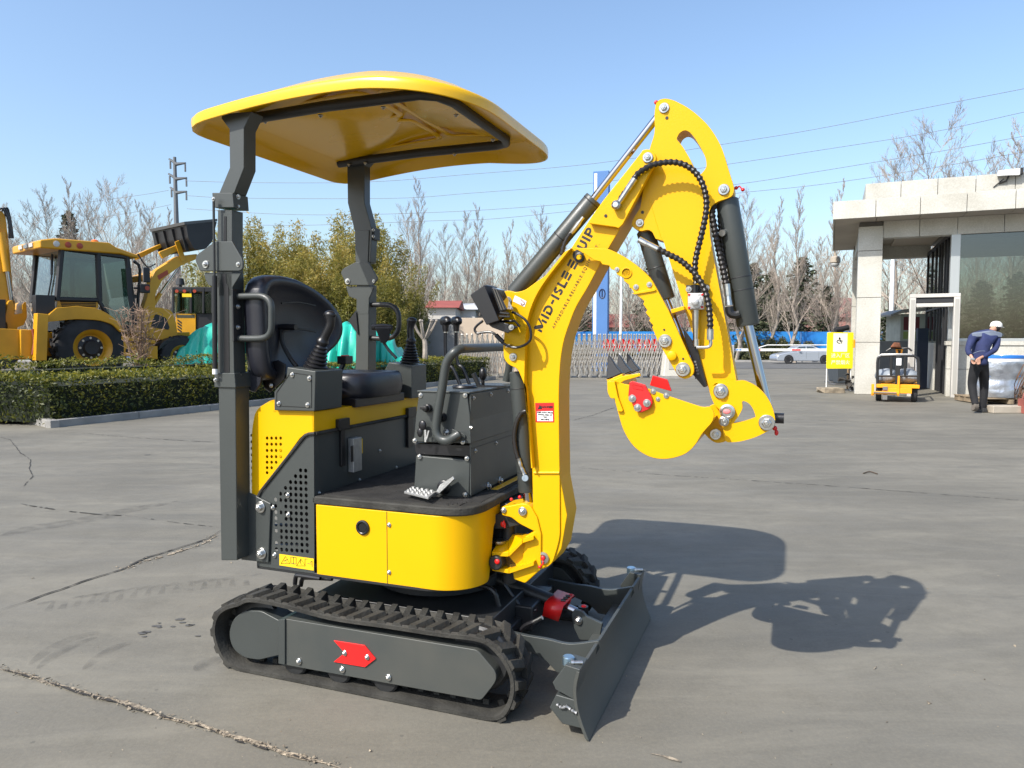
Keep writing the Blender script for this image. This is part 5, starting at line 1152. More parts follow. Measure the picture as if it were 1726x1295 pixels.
MB().lathe([(.017, 0), (.017, .014), (.014, .016)], EX.Y3(1133, 600, -.325), (0, -1, 0), 22).build('boss', YEL, th)
m = MB(); 
for x, y in ((1119.5,556),(1151.5,605)): m.lathe([(.004, 0), (.004, .001)], EX.Y3(x, y, -.3255), (0, -1, 0), 8)
m.build('drilled_hole', INK, th)
m = MB(); m.cyl(EX.Y3(1121, 575, -.31), EX.Y3(1121, 575, -.31) + Vector((0, .22, 0)), .02); m.cyl(EX.Y3(1151, 623, -.31), EX.Y3(1151, 623, -.31) + Vector((0, .22, 0)), .02); m.build('cross_pin', DCH, th)
PC('thumb_cross', [(1130,522),(1152,516),(1154,522),(1132,529)], -.30, -.12, YEL, th, .002)
m = MB(); c = EX.Y3(977.5, 434.5, BY); m.lathe([(.019, 0), (.020, .003), (.020, .012), (.012, .014), (.012, .005)], c, (0, -1, 0), 22); m.build('pivot_bush', BLK, boom); MB().lathe([(.0105, .004), (.0105, .012), (.008, .014)], c, (0, -1, 0), 16).build('pin_end', YEL, boom)
# bucket link
lk = [(1197,660,8),(1203,645,8),(1215,640,8),(1228,642,5),(1241,642),(1253,640.5,10),(1273,649,20),(1291,665.5,20),(1303,687.5,16),(1307.5,711,8),(1300,724,10),(1273,738,20),(1244,745.5,10),(1223.5,746,5),(1222,735,5),(1232,716,3),(1250,712,4),(1244,699),(1230,690,8),(1210,680,8),(1199,674,8)]
hole = [(1250,675,5),(1262,679,10),(1270,690,8),(1274,703.5,2),(1253,711,8),(1236,714,2),(1246,700,4),(1252,688,5)]
for ya, yb in ((-.283, -.263), (-.128, -.108)):
    l_ = MB().prism(YP([(1200,655,10),(1205,645,8),(1215,640,8),(1228,642,5),(1241,642),(1253,640.5,10),(1273,649,20),(1291,665.5,20),(1303,687.5,16),(1307.5,711,8),(1300,724,10),(1273,738,20),(1244,745.5,10),(1223.5,746,5),(1218,728,8),(1222,700,8),(1205,683,8),(1198,670,8)], ya), ya, yb, 'Y', [YP(hole, ya)]).build('bucket_link', YEL, ex, .002)
    if ya < -.2: L1 = l_
bolt(L1, EX.Y3(1215, 660, -.284), .026); bolt(L1, EX.Y3(1292.5, 712.5, -.284), .028); bolt(L1, EX.Y3(1206, 732, -.284), .020)
MB().cyl(EX.Y3(1292.5, 712, -.27), EX.Y3(1292.5, 712, -.27) + Vector((0, .2, 0)), .018).build('link_pin', DCH, L1)
m = MB(); a = EX.Y3(1309, 705, -.2); m.tube([a + Vector((-.03, 0, 0)), a + Vector((.025, 0, 0))], .019, 16); m.build('pin_guard', BLK, L1)
m = MB(); a = EX.Y3(1306, 722, -.2); m.ball(a, .009); m.ball(a + Vector((.006, 0, -.016)), .009, (.8, .6, 1.2)); m.build('grease_cap', RED, L1)
# ---- bucket
KY0, KY1 = -.39, -.01
bo = [(1034,640.6),(1052,648,10),(1070,650,6),(1092,655,4),(1121,666),(1160,679),(1185,687,6),(1197,685,6),(1205,697,8),(1201,712,10),(1183,731,10),(1172,751,14),(1156,766,20),(1127,775,24),(1097,772.7,30),(1068,755,30),(1050,725.7,30),(1042,697,10),(1034,668,6),(1028,655),(1022.5,641)]
bu = PC('bucket', bo, KY0, KY0 + .012, YEL, ex, .002)
PC('bucket_side', bo, KY1 - .012, KY1, YEL, bu, .002)
shell = [Vector((p[0], 0, p[1])) for p in YP([(1203,706),(1201,712,10),(1183,731,10),(1172,751,14),(1156,766,20),(1127,775,24),(1097,772.7,30),(1068,755,30),(1050,725.7,30),(1042,697,10),(1034,668,6),(1028,655),(1022.5,641)], KY0)]
m = MB(); shell = resamp(shell, n=46); C2 = sum(shell, Vector()) / 47
pr = None
for i, p in enumerate(shell):
    t = (shell[min(46, i + 1)] - shell[max(0, i - 1)]).normalized(); nn = Vector((t.z, 0, -t.x)); nn = nn if (C2 - p).dot(nn) > 0 else -nn
    pi = p + nn * .008; po = p + nn * .0005
    q = [m.v((po.x, KY0 + .011, po.z)), m.v((po.x, KY1 - .011, po.z)), m.v((pi.x, KY1 - .011, pi.z)), m.v((pi.x, KY0 + .011, pi.z))]
    if pr:
        for a, b in ((0, 1), (1, 2), (2, 3), (3, 0)): m.face([pr[a], pr[b], q[b], q[a]])
    else: m.face(q)
    pr = q
m.face(pr); m.build('bucket_shell', YEL, bu, sharp=60)
PC('side_lip', [(1023,643),(1036,643),(1041,668),(1050,692),(1048,694.5),(1041,694),(1036,672),(1029,672,3),(1024,662,3)], KY0 - .012, KY0 - .001, YEL, bu, .002)
PC('lip_plate', [(1022,640),(1034,640.6),(1050,634),(1078,629),(1080,634),(1052,642),(1040,650),(1026,650)], KY0 + .0, KY0 + .012, YEL, bu, .002)
lp = [EX.Y3(x, y, KY0) for x, y in ((1022,638),(1027,652))]
m = MB(); m.prism([(lp[0].x, lp[0].z), (lp[0].x + .03, lp[0].z), (lp[1].x + .03, lp[1].z), (lp[1].x, lp[1].z)], KY0 + .012, KY1 - .012); m.build('cutting_edge', YEL, bu, .002)
tp = YP([(1022.5,640),(1023.4,597),(1028,603),(1038,618),(1048.5,629.5)], KY0 + .01)
for k in range(3):
    y = KY0 + .005 + k * .168; m = MB()
    cx_ = 0
    base_ = [(tp[0], .0), (tp[4], .0)]
    V = []
    for (x, z), hw in zip(tp, (.026, .008, .012, .020, .026)): V.append(((x, y + .02 - hw + .006, z), (x, y + .02 + hw, z)))
    A = [m.v(v[0]) for v in V]; B = [m.v(v[1]) for v in V]
    m.face(A); m.face(list(reversed(B)))
    for i in range(5): m.face([A[i], A[(i + 1) % 5], B[(i + 1) % 5], B[i]])
    m.build('tooth', BLK, bu, .003)
    PC('tooth_adapter', [(1027,640),(1049,630),(1050,636),(1042,652),(1030,652)], y, y + .04, YEL, bu, .003)
rc = PC('side_cutter', [(1060.7,645),(1065,642.5),(1087,649),(1097,667),(1100,679,2),(1096,689,2),(1080,696,2),(1075,695),(1065,680),(1058.6,667)], KY0 - .018, KY0 - .002, RED, bu, .003)
rp = YP([(1066,648),(1083,652),(1084,658),(1068,655)], KY0 - .019); m = MB(); m.tube([(p[0], KY0 - .019, p[1]) for p in rp], .0012, 4, closed=True); m.build('cast_mark', mat('red_dark', (.42, .01, .01), .4), bu)
for x, y in ((1066,672),(1075,687.5),(1090.5,679.5)): bolt(rc, EX.Y3(x, y, KY0 - .018), .014)
for x, y in ((1101,660),(1123,667),(1109,673)): bolt(bu, EX.Y3(x, y, KY0 + .0), .010 if x != 1109 else .008)
PC('side_cutter', [(1095,650),(1100,633),(1125,640),(1132,660)], KY1, KY1 + .014, RED, bu, .003)
m = MB()
for k in range(3):
    pass
for ya in (-.262, -.145):
    PC('bucket_ear', [(1190,702,6),(1196,684,4),(1207,680,8),(1222,676,8),(1238,680,8),(1247,690,6),(1247,700,6),(1238,708,6),(1232,716,6),(1224,745,6),(1206,748,10),(1193,738,8),(1185,728)], ya, ya + .018, YEL, bu, .002)
er = PC('ear_boss', [(1212,690,5),(1222,680,8),(1236,683,8),(1240,694,8),(1234,706,6),(1228,718,5),(1216,718,6),(1212,706,5)], -.292, -.284, YEL, bu, .002)
for x, y, r_ in ((1226,694,.027),(1220.5,710,.018)): MB().lathe([(r_ * .9, 0), (r_, .002), (r_, .007), (r_ * .72, .009), (r_ * .66, .004)], EX.Y3(x, y, -.292), (0, -1, 0), 22).build('pivot_bush', ZNC, er)
MB().ball(EX.Y3(1225, 694, -.302), .011, (1.2, .3, .8)).build('grease_cap', mat('pink_paint', (.75, .2, .2), .5), er)
bolt(er, EX.Y3(1220.5, 710, -.296), .011)
# ---- hoses
def hose(pts, y0, y1=None, r=.0105, par=arm, name='hydraulic_hose'):
    n = len(pts); y1 = y0 if y1 is None else y1
    return MB().tube([EX.Y3(x, y, y0 + (y1 - y0) * i / (n - 1)) for i, (x, y) in enumerate(pts)], r, 10, 8, rib=.19, ribstep=.009).build(name, HOS, par)
HA = -.315
hose([(1068,304),(1074,294),(1088,284),(1104,277),(1130,273.5),(1151,277),(1169,288),(1183,307.5),(1190,333),(1190,358),(1183,393),(1174,430),(1171.5,450),(1173,478)], HA, HA + .01)
hose([(1108,419),(1125,428),(1145,438),(1160,450),(1175,466),(1187,487),(1194,512),(1197,540),(1197,557)], HA + .0, HA - .025)
hose([(1205,345),(1200,358),(1203,378),(1209,410),(1215,437),(1220,458),(1224,481)], -.225, -.235, .0115)
hose([(1213,360),(1215,390),(1219,430),(1224,452)], -.20, -.20, .009)
hose([(1040,345),(1047,330),(1056,318)], HA, HA, .006)
F = lambda pts, y, r, m=ZNC, par=arm: MB().tube([EX.Y3(a, b, y) for a, b in pts], r, 10).build('hose_fitting', m, par)
F([(1040,346),(1060,316)], HA, lambda t: .0075 if .3 < t < .8 else .010); F([(1058,319),(1070,301)], HA, .0115)
MB().lathe([(.016, -.02), (.017, .02), (.010, .028)], EX.Y3(1040, 347, BY - .035), (0, -1, 0), 16).build('banjo_bolt', ZNC, arm)
F([(1077,404),(1090,411)], HA, .012); F([(1089,410),(1109,420)], HA, .0105)
F([(1197,555),(1197,573)], HA - .025, .012)
MB().tube([EX.Y3(a, b, HA - .02) for a, b in ((1197,572),(1198,580),(1193,585.5),(1174,586))], .006, 10, 4).build('steel_pipe', ZNC, arm)
vb = PC('valve_block', [(1159,494),(1186,494),(1186,522),(1159,522)], AY0 - .05, AY0, ALU, arm, .003)
PC('valve_plate', [(1156,481),(1194,480),(1194,492),(1186,495),(1158,495)], AY0 - .016, AY0, BLK, vb, .002)
for x, y in ((1161,488),(1191,486)): bolt(vb, EX.Y3(x, y, AY0 - .016), .011)
for x, y in ((1161.5,497),(1184,497),(1161.5,519),(1183.5,518)): bolt(vb, EX.Y3(x, y, AY0 - .05), .0045, m=RED)
MB().lathe([(.022, 0), (.024, .004), (.024, .012), (.013, .014), (.013, .022), (.010, .024)], EX.Y3(1172.5, 509.5, AY0 - .05), (0, -1, 0), 20).build('valve_spindle', ALU, vb)
MB().tube([EX.Y3(1172, 480, AY0 - .03), EX.Y3(1172, 495, AY0 - .03)], .012, 12).build('hose_fitting', BLK, vb)
F([(1172.5,522),(1172.5,576)], AY0 - .03, lambda t: (.014 if t < .15 else .010 if t < .3 else .0155 if t < .48 else .0125 if t < .8 else .009))
F([(1173,572),(1173,584)], AY0 - .03, .012)
F([(1225,479),(1227,499)], -.235, .013); F([(1227,498),(1229,515)], -.235, lambda t: .011 if t < .6 else .014)
MB().tube([EX.Y3(a, b, -.235) for a, b in ((1229,517),(1231,528),(1240,531),(1247,529))], .015, 10, 3).build('hose_elbow', BLK, arm)
MB().cyl(EX.Y3(1217, 393, -.24), EX.Y3(1225, 391, -.20), .012).build('hose_fitting', ZNC, arm)
# ---- work light
wl = MB().hull([EX.Y3(x, y, -.43) for x, y in ((792.5,497),(816,480.5),(841,541),(820,548))] + [EX.Y3(x, y, -.34) for x, y in ((796,502),(826,481),(838,484),(858,525),(850,537),(836,546))]).build('work_light', BLK, ex, .003)
m = MB(); m.prism(YP([(828,484),(838,487),(855,522),(843,525)], -.432), -.4325, -.36); m.build('light_lens', mat('smoked_glass', (.03, .03, .035), .08, 0, coat=1), wl, .004)
m = MB()
for k in range(3): m.tube([EX.Y3(829 + k * 4.2, 486 + k * 1, -.435), EX.Y3(843 + k * 4.5, 524 - k * .5, -.435)], .0016, 5)
m.tube([EX.Y3(x, y, -.435) for x, y in ((843,527),(858,529),(859,534),(842,533))], .004, 6); m.build('heat_fin', DCH, wl)
m = MB(); m.hull([EX.Y3(x, y, yy) for yy in (-.40, -.33) for x, y in ((822,546),(843,542),(874,551),(856,562),(829,552))]); m.build('light_bracket', BLK, wl, .003)
m = MB(); m.tube([EX.Y3(x, y, -.35) for x, y in ((842,542),(868,541),(876,551))], .005, 8); m.build('bracket_frame', BLK, wl); bolt(wl, EX.Y3(862, 552, -.402), .011)
m = MB(); m.tube([EX.Y3(x, y, -.345) for x, y in ((814,541),(804,549),(800,556),(805,562),(818,560),(830,561),(840,569),(850,580),(862,585),(876,585),(890,578),(895,568),(893,552),(885,539),(872,530),(863,526))], .0052, 8, 6); m.build('light_cable', BLK, wl)
m = MB(); m.tube([EX.Y3(x, y, -.345) for x, y in ((836,565),(848,577))], .009, 8); m.build('cable_connector', BLK, wl)
m = MB(); m.box(EX.Y3(858, 583, -.33), (.016, .03, .012)); m.build('cable_clip', ZNC, wl)
# ---- dozer blade
bp = [EX.Y3(x, y, -.605) for x, y in ((977,1134),(973,1151),(971.5,1168),(974,1192),(981,1218),(993,1252))]
prof = [Vector((p.x, 0, max(.004, p.z))) for p in bp]; prof = cr(prof, 5)
m = MB(); n = len(prof); q = []
for i, p in enumerate(prof):
    t = (prof[min(n - 1, i + 1)] - prof[max(0, i - 1)]).normalized(); nn = Vector((t.z, 0, -t.x)); nn = nn if nn.x < 0 else -nn
    q.append((p, p + nn * .012))
poly = [(a.x, a.z) for a, b in q] + [(b.x, max(.004, b.z)) for a, b in reversed(q)]
m.prism(poly, -.605, .605); bl = m.build('dozer_blade', CHD, ex, .002)
def mirY(pts): return [Vector((p.x, -p.y, p.z)) for p in pts]
XB_ = min(p.x for p in prof)
for s_ in (1, -1):
    A = [EX.Y3(x, y, -.60) for x, y in ((953,1121),(978,1129),(973,1151),(970,1181),(936,1162),(931,1151))]
    B = [EX.Y3(x, y, -.60) for x, y in ((937,1171),(926,1193),(947,1220.5),(981,1229),(974,1192),(968,1180))]
    def ext(P, w): P = [Vector((min(p.x, XB_ + .02), p.y, p.z)) for p in P]; Q = [p + Vector((0, w, 0)) for p in P]; return P + Q
    PA, PB = ext(A, .10), ext(B, .10)
    if s_ < 0: PA, PB = mirY(PA), mirY(PB)
    e = MB().hull(PA).build('blade_extension', CHA, bl, .004); MB().hull(PB).build('extension_base', CHA, bl, .004)
    c = Vector((sum(p.x for p in PA) / len(PA) - .012, -.55 * s_, max(p.z for p in PA)))
    MB().lathe([(.022, -.02), (.022, .006), (.018, .009)], c + Vector((0, 0, .002)), (0, 0, 1), 20).build('extension_pin', mat('blue_zinc', (.35, .5, .62), .3, .9), e)
    c = EX.Y3(982, 1117, -.56); c.y *= s_
    MB().cyl(c, c + Vector((-.03, -.012, .0)), .007).cyl(c + Vector((-.03, -.012, 0)), c + Vector((-.038, -.015, 0)), .011).build('lock_bolt', ZNC, e)
w_ = EX.Y3(951, 1197, -.60); 
m = MB(); m.tube([EX.Y3(x, y, -.607) for x, y in ((938,1187),(947,1193),(955,1191),(963,1197),(972,1202))], lambda t: .005 + .002 * math.sin(t * 40), 8, 4); m.build('weld_bead', mat('weld_metal', (.4, .4, .4), .35, .7, .3, 90), bl)
def arm_plate(y):
    z1 = [Y_(x, yy, -.33) for x, yy in ((770,1040),(873,1067),(922,1076),(950,1083),(972,1084),(1010,1079))]
    zb_ = [Y_(x, yy, -.33) for x, yy in ((1012,1091),(1000,1112),(986,1120),(955,1135),(940,1132),(921,1112),(890,1096),(770,1080))]
    return MB().prism([tuple(p) for p in cr_2(z1)] + [tuple(p) for p in zb_], y, y + .02).build('blade_arm', CHA, bl, .002)
def cr_2(p): return [(v.x, v.y) for v in cr([Vector((a, b, 0)) for a, b in p], 4)]
arm_plate(-.34); arm_plate(.32)
MB().b2(.74, .815, -.36, .36, .10, .16).build('blade_beam', CHA, bl, .004)
PC('cylinder_lug', [(963,1036,4),(967,1028,5),(980,1030,5),(989,1040),(1015,1052),(1011,1072),(998,1079),(977,1079,4),(968,1060)], -.06, -.04, CHA, bl, .002)
PC('cylinder_lug', [(963,1036,4),(967,1028,5),(980,1030,5),(989,1040),(1015,1052),(1011,1072),(998,1079),(977,1079,4),(968,1060)], .04, .06, CHA, bl, .002)
bolt(bl, EX.Y3(975, 1046, -.061), .018)
MB().cyl(EX.Y3(983, 1022, -.0), EX.Y3(983, 1022, -.0) + Vector((0, 0, -.05)), .022).build('lug_boss', BLK, bl)
MB().ball(EX.Y3(984, 1022, -.02), .012, (1, 1, .5)).build('grease_cap', RED, bl)
dc = MB().tube([EX.Y3(836, 975, 0), EX.Y3(930, 1013, 0)], .030, 18).build('blade_cylinder', DCH, ex)
MB().tube([EX.Y3(925, 1010, 0), EX.Y3(978, 1034, 0)], .018, 14).build('piston_rod', CHR, dc)
a0, a1 = EX.Y3(928, 1003, 0), EX.Y3(957, 1012, 0)
g = MB(); P = [EX.Y3(x, y, -.085) for x, y in ((918,1016),(950,1020),(941,1048),(914,1038))]; 
top = [EX.Y3(918, 1016, -.085), EX.Y3(950, 1020, -.085), EX.Y3(968, 1003, .06), EX.Y3(940, 994, .06)]
g.face([g.v(p) for p in P]); g.face([g.v(p) for p in top])
far = [p + Vector((0, .145, 0)) for p in P]; g.face([g.v(p) for p in far])
bmesh.ops.remove_doubles(g.bm, verts=g.bm.verts[:], dist=.001); rg = g.build('cylinder_guard', RED, ex, sharp=20)
so = rg.modifiers.new('thickness', 'SOLIDIFY'); so.thickness = .007
for k, (x, y) in enumerate(((947,1009),(952,1006.5),(958,1004))):
    p = top[1].lerp(top[2], .30 + .22 * k) + Vector((-.012, 0, .004)); MB().tube([p + Vector((-.014, 0, 0)), p + Vector((.006, 0, 0))], .006, 8).build('guard_slot', BLK, rg)
# hoses under the house
m = MB()
for k, pts in enumerate((((497,985),(499,972),(505,970),(540,975)), ((507,988),(510,976),(520,974),(560,976)))):
    m.tube([EX.Y3(x, y, -.12 + k * .03) for x, y in pts], .011, 8, 4)
m.build('swivel_hose', BLK, ex)
def uh_(pts, y, r=.011): return MB().tube([EX.Y3(a, b, y) for a, b in pts], r, 8, 6, rib=.1, ribstep=.01).build('hydraulic_hose', BLK, ex)
uh_([(800,985),(830,995),(840,1020),(848,1050)], -.25); uh_([(850,985),(868,1010),(885,1030),(905,1028)], -.12, .008); uh_([(868,1002),(905,1012),(960,1020)], .06, .008)
uh_([(872,1068),(885,1055),(900,1048)], -.20, .010); MB().tube([EX.Y3(897, 1050, -.2), EX.Y3(914, 1041, -.2)], .009, 10).build('hose_fitting', ZNC, ex)
MB().b2(.25, .50, -.14, .14, .16, .27).build('blade_mount', DCH, ex, .01)
bm_ = MB(); bm_.cyl((.0, 0, .30), (.0, 0, .46), .18, seg=30); bm_.build('centre_swivel', BLK, ex)
# ================================================================ BACKHOE LOADER
LYP = mat('loader_yellow', (.64, .31, .008), .42, 0, .2, 1.6, coat=.12)
LBK = mat('loader_black', (.018, .018, .02), .45, 0, .2, 2)
TYR = mat('tyre', (.03, .03, .032), .85, 0, .4, 3, .3, 20)
CGL = glassmat('cab_glass', (.42, .52, .50), .07)
BHR = R(50); ob = W(150, 640, 18.6); BH = Frame((ob.x, ob.y, .42), BHR)
bh = thing('backhoe_loader', 'large yellow backhoe loader with glazed cab and raised black front bucket behind the hedge', 'backhoe loader', BH.o, BHR)
def BP(pts, y): return [( *BH.Y(p[0], p[1], y), *([p[2] * .0145] if len(p) > 2 else [])) for p in pts]
def B3(x, z, y): p = BH.Y3(x, z, y); return Vector((p.x, p.y, p.z))
def BC(name, pts, y0, y1, m=LYP, par=bh, bev=.012): return MB().prism(fil(BP(pts, y0)), y0, y1).build(name, m, par, bev)
def wheel(cx, cz, y, r, w, par=bh, rimc=LYP, lugs=22, side=-1):
    t = MB(); rr = r; t.lathe([(r * .56, -w / 2), (r * .80, -w / 2 - .01), (r * .95, -w * .42), (r * .985, -w * .3), (r * .985, w * .3), (r * .95, w * .42), (r * .8, w / 2 + .01), (r * .56, w / 2)], (cx, y, cz), (0, 1, 0), 40, False)
    for i in range(lugs):
        for s in (-1, 1):
            a = 2 * math.pi * (i + (.5 if s > 0 else 0)) / lugs; P = []
            for (yy, da, hw) in ((s * w * .03, .10, .035), (s * w * .48, -.10, .05)):
                for k in (-1, 1):
                    for h in (.96, 1.035): b = a + da + k * hw; P.append((cx + r * h * math.cos(b), y + yy, cz + r * h * math.sin(b)))
            t.hull(P)
    o = t.build('tyre', TYR, par, sharp=30)
    m = MB(); MB().lathe([(r * .10, -w * .34), (r * .2, -w * .36), (r * .24, -w * .20), (r * .36, -w * .14)], (cx, y, cz), (0, 1, 0) if side < 0 else (0, -1, 0), 24).build('hub', LBK, o); m.lathe([(r * .30, -w * .10), (r * .40, -w * .12), (r * .46, -w * .34), (r * .56, -w * .46), (r * .585, -w * .5), (r * .585, -w * .44), (r * .50, 0)], (cx, y, cz), (0, 1, 0) if side < 0 else (0, -1, 0), 32); m.build('rim', rimc, o, sharp=30)
    mm = MB()
    for k in range(8): a = k * math.pi / 4; mm.cyl((cx + r * .3 * math.cos(a), y + side * w * .2, cz + r * .3 * math.sin(a)), (cx + r * .3 * math.cos(a), y + side * w * .11, cz + r * .3 * math.sin(a)), .03, seg=6)
    mm.build('wheel_nut', ZNC, o)
    return o
NB = -1.05
rw = B3(155, 592, NB); wheel(rw.x + .05, .80, NB + .28, .80, .46)
fw = B3(305, 590, NB + .2); wheel(fw.x, .55, NB + .32, .55, .34, lugs=18)
wheel(rw.x + .05, .80, 1.05 - .28, .80, .46, side=1); wheel(fw.x, .55, 1.05 - .32, .55, .34, lugs=18, side=1)
# fenders, body, bonnet
BC('rear_fender', [(78,534),(96,519),(130,516),(165,520,10),(188,532,10),(205,548,8),(212,560),(203,560),(190,547,6),(168,540,10),(130,538,10),(100,541),(80,543)], NB, NB + .62)
BC('cab_base', [(97,505),(166,507),(166,520),(95,522)], -.86, .86)
mb = MB()
for k in range(4): a, b = B3(101 + k, 508.5 + k * 2.6, -.864), B3(162, 509.5 + k * 2.5, -.864); mb.tube([a, b], .012, 4)
mb.build('vent_louvre', LBK, bh)
BC('chassis', [(50,560),(240,562),(320,560),(320,585),(240,600),(50,600)], -.42, .42, LYP)
BC('step_box', [(208,576),(266,584),(266,606),(208,600)], -.98, -.5); BC('step_plate', [(205,566),(262,574),(262,580),(205,573)], -1.0, -.5)
bn = BC('bonnet', [(226,545),(240,520),(268,518,8),(290,523,8),(297,545),(300,567),(285,574,6),(262,572),(226,566)], -.62, .62)
BC('bonnet_vent', [(255,548),(262,529,4),(280,536,4),(286,552),(284,556),(256,552)], -.632, -.61, LBK, bn, .004)
BC('front_fender', [(266,592),(272,578,8),(290,568,10),(312,572,10),(322,586),(316,588),(305,577,8),(290,574,8),(278,582)], NB + .16, NB + .5, LBK)
# cab
CY0, CY1 = -.86, .86
RF = .0
x_l = B3(104, 500, CY0).x; x_r = B3(228, 500, CY0).x
fr = [((104,418),(96,507)), ((165,424),(168,508)), ((214,432),(228,548))]
cab = MB()
for (a, b) in fr:
    for y in (CY0, CY1): cab.tube([B3(*a, CY0) * 1 + Vector((0, y - CY0, 0)), B3(*b, CY0) + Vector((0, y - CY0, 0))], .065, 6)
for y in (CY0, CY1):
    d = Vector((0, y - CY0, 0)); cab.tube([B3(104, 419, CY0) + d, B3(216, 434, CY0) + d], .055, 6); cab.tube([B3(97, 504, CY0) + d, B3(168, 506, CY0) + d], .05, 6); cab.tube([B3(166, 506, CY0) + d, B3(186, 540, CY0) + d, B3(202, 552, CY0) + d, B3(224, 552, CY0) + d], .05, 6)
for (a) in ((104,418),(97,504),(216,433),(228,500)): cab.tube([B3(*a, CY0), B3(*a, CY0) + Vector((0, 1.72, 0))], .055, 6)
cab.build('cab_frame', LBK, bh)
def quadg(pts, y): m = MB(); P = [B3(*p, y) for p in pts]; m.prism([(p.x, p.z) for p in P], y, y + .012); m.build('window', CGL, bh)
quadg([(106,421),(163,426),(166,504),(99,502)], CY0 + .01); quadg([(167,426),(214,434),(227,548),(204,550),(188,540),(170,508)], CY0 + .01)
quadg([(106,421),(163,426),(166,504),(99,502)], CY1 - .02); quadg([(167,426),(214,434),(227,548),(204,550),(188,540),(170,508)], CY1 - .02)
a, b = B3(104, 420, CY0), B3(96, 504, CY0); m = MB(); m.quad(a, b, b + Vector((0, 1.72, 0)), a + Vector((0, 1.72, 0))); m.quad(b, b + Vector((.05, 0, -.75)), b + Vector((.05, 1.72, -.75)), b + Vector((0, 1.72, 0))); m.build('rear_window', CGL, bh)
m = MB(); m.tube([a.lerp(b, .1) + Vector((-.03, .45, 0)), a.lerp(b, .55) + Vector((-.03, .40, 0)), a.lerp(b, .95) + Vector((-.03, .5, 0))], .018, 5); m.tube([a.lerp(b, .08) + Vector((-.04, .47, 0)), a.lerp(b, .5) + Vector((-.04, .38, 0))], .03, 5); m.build('wiper', LBK, bh)
a, b = B3(215, 433, CY0), B3(228, 540, CY0); MB().quad(a, b, b + Vector((0, 1.72, 0)), a + Vector((0, 1.72, 0))).build('front_window', CGL, bh)
z0 = B3(104, 418, CY0).z; xr0 = B3(98, 410, CY0).x - .1; xr1 = B3(222, 428, CY0).x + .1
roof = MB(); P = [(xr0 - .32, z0 - .06), (xr0 - .32, z0 + .13), (xr0, z0 + .2), (xr0 + 1.2, z0 + .22), (xr1 - .5, z0 + .12), (xr1, z0 - .02), (xr1, z0 - .12), (xr1 - .4, z0 - .04)]
roof.prism([(p[0], p[1]) for p in P], -.98, .98); ro = roof.build('cab_roof', LYP, bh, .04)
for k in range(3): MB().b2(xr0 - .35, xr0 - .32, -.55 + k * .36, -.30 + k * .36, z0 + .0, z0 + .10).build('work_lamp', mat('lamp_lens', (.55, .52, .48), .15, 0, coat=.6), ro, .01)
for k in range(3): MB().lathe([(.06, 0), (.07, .012), (.04, .02)], (xr0 + .02 + .25 * k, -.98, z0 + .07), (0, -1, 0), 16).build('rear_lamp', mat('lamp_red', (.35, .05, .02), .3) if k else mat('lamp_lens', (.55, .52, .48), .15), ro)
c = B3(160, 412, -.2); MB().lathe([(.10, 0), (.10, .02), (.085, .03), (.08, .13), (.05, .15)], (c.x, -.2, z0 + .20), None, 14).build('beacon', mat('amber', (.8, .16, .01), .25), ro)
# inside of the cab: seats, wheel
m = MB(); m.hull([(x_l + .3 + a * .3, y * .28, 1.25 + b * .4) for a in (0, 1) for y in (-1, 1) for b in (0, 1)]); m.hull([(x_l + .25 + .1 * a, y * .26, 1.6 + b * .6) for a in (0, 1) for y in (-1, 1) for b in (0, 1)]); m.tube([(x_l + 1.1, 0, 1.0), (x_l + 1.25, 0, 1.85)], .04, 8); m.tube([(x_l + 1.25 + .2 * math.cos(k) * .4, .2 * math.sin(k), 1.85 + .2 * math.cos(k) * .3) for k in [i * .5 for i in range(13)]], .018, 6, closed=True); m.build('cab_interior', LBK, bh, .03)
BC('side_box', [(60,497),(93,498),(93,530),(60,529)], -.95, -.7, LBK)
# stabiliser leg
BC('stabiliser_leg', [(63,528),(82,530),(79,608),(60,608)], -1.25, -1.0); BC('stabiliser_mount', [(35,556),(62,556),(62,606),(35,604)], -1.0, 1.0, LYP)
m = MB(); m.tube([B3(55, 555, -1.05), B3(58, 575, -1.05), B3(55, 598, -1.05)], .03, 6, 3); m.build('hydraulic_hose', mat('hose_red', (.25, .05, .03), .6), bh)
# front loader arms
def larm(y0):
    o = BC('loader_arm', [(236,548),(240,525),(248,500),(255,470),(262,456,6),(300,432,6),(333,428,4),(334,436),(305,448,6),(275,470,8),(262,495,8),(262,522),(254,548)], y0, y0 + .24)
    BC('arm_tie', [(268,425,3),(336,398,3),(336,404),(275,436)], y0 + .02, y0 + .12, LYP, o); BC('lever_plate', [(295,408),(302,405),(314,438),(306,442)], y0 - .02, y0 + .02, LYP, o)
    MB().tube([B3(245, 535, y0 + .3), B3(270, 495, y0 + .3)], .06, 10).build('lift_cylinder', LYP, o); MB().tube([B3(270, 495, y0 + .3), B3(298, 455, y0 + .3)], .035, 10).build('piston_rod', CHR, o)
    return o
la_ = larm(-.60)
lb_ = larm(.50)
BC('arm_band', [(228,430),(276,409),(279,414),(232,438)], .5, .66, LYP); BC('front_bucket_tie', [(236,465),(270,455),(272,462),(240,475)], -.3, .5, LYP)
p = B3(272, 463, -.60); m = MB(); q = [B3(*k, -.605) for k in ((265,465),(282,455),(284,462),(268,472))]; m.prism([(v.x, v.z) for v in q], -.607, -.601); pl_ = m.build('name_plate', mat('plate_red', (.35, .05, .02), .4), la_)
bk_ = [(249,377),(252,405),(262,420,4),(285,424,6),(345,422),(362,405),(364,372)]
m = MB(); P = BP([(312,378),(316,402,3),(326,421,4),(344,421,6),(356,408),(364,374)], -1.1)
o_ = MB().prism(fil(P), -1.15, -1.12).build('front_bucket', LBK, bh)
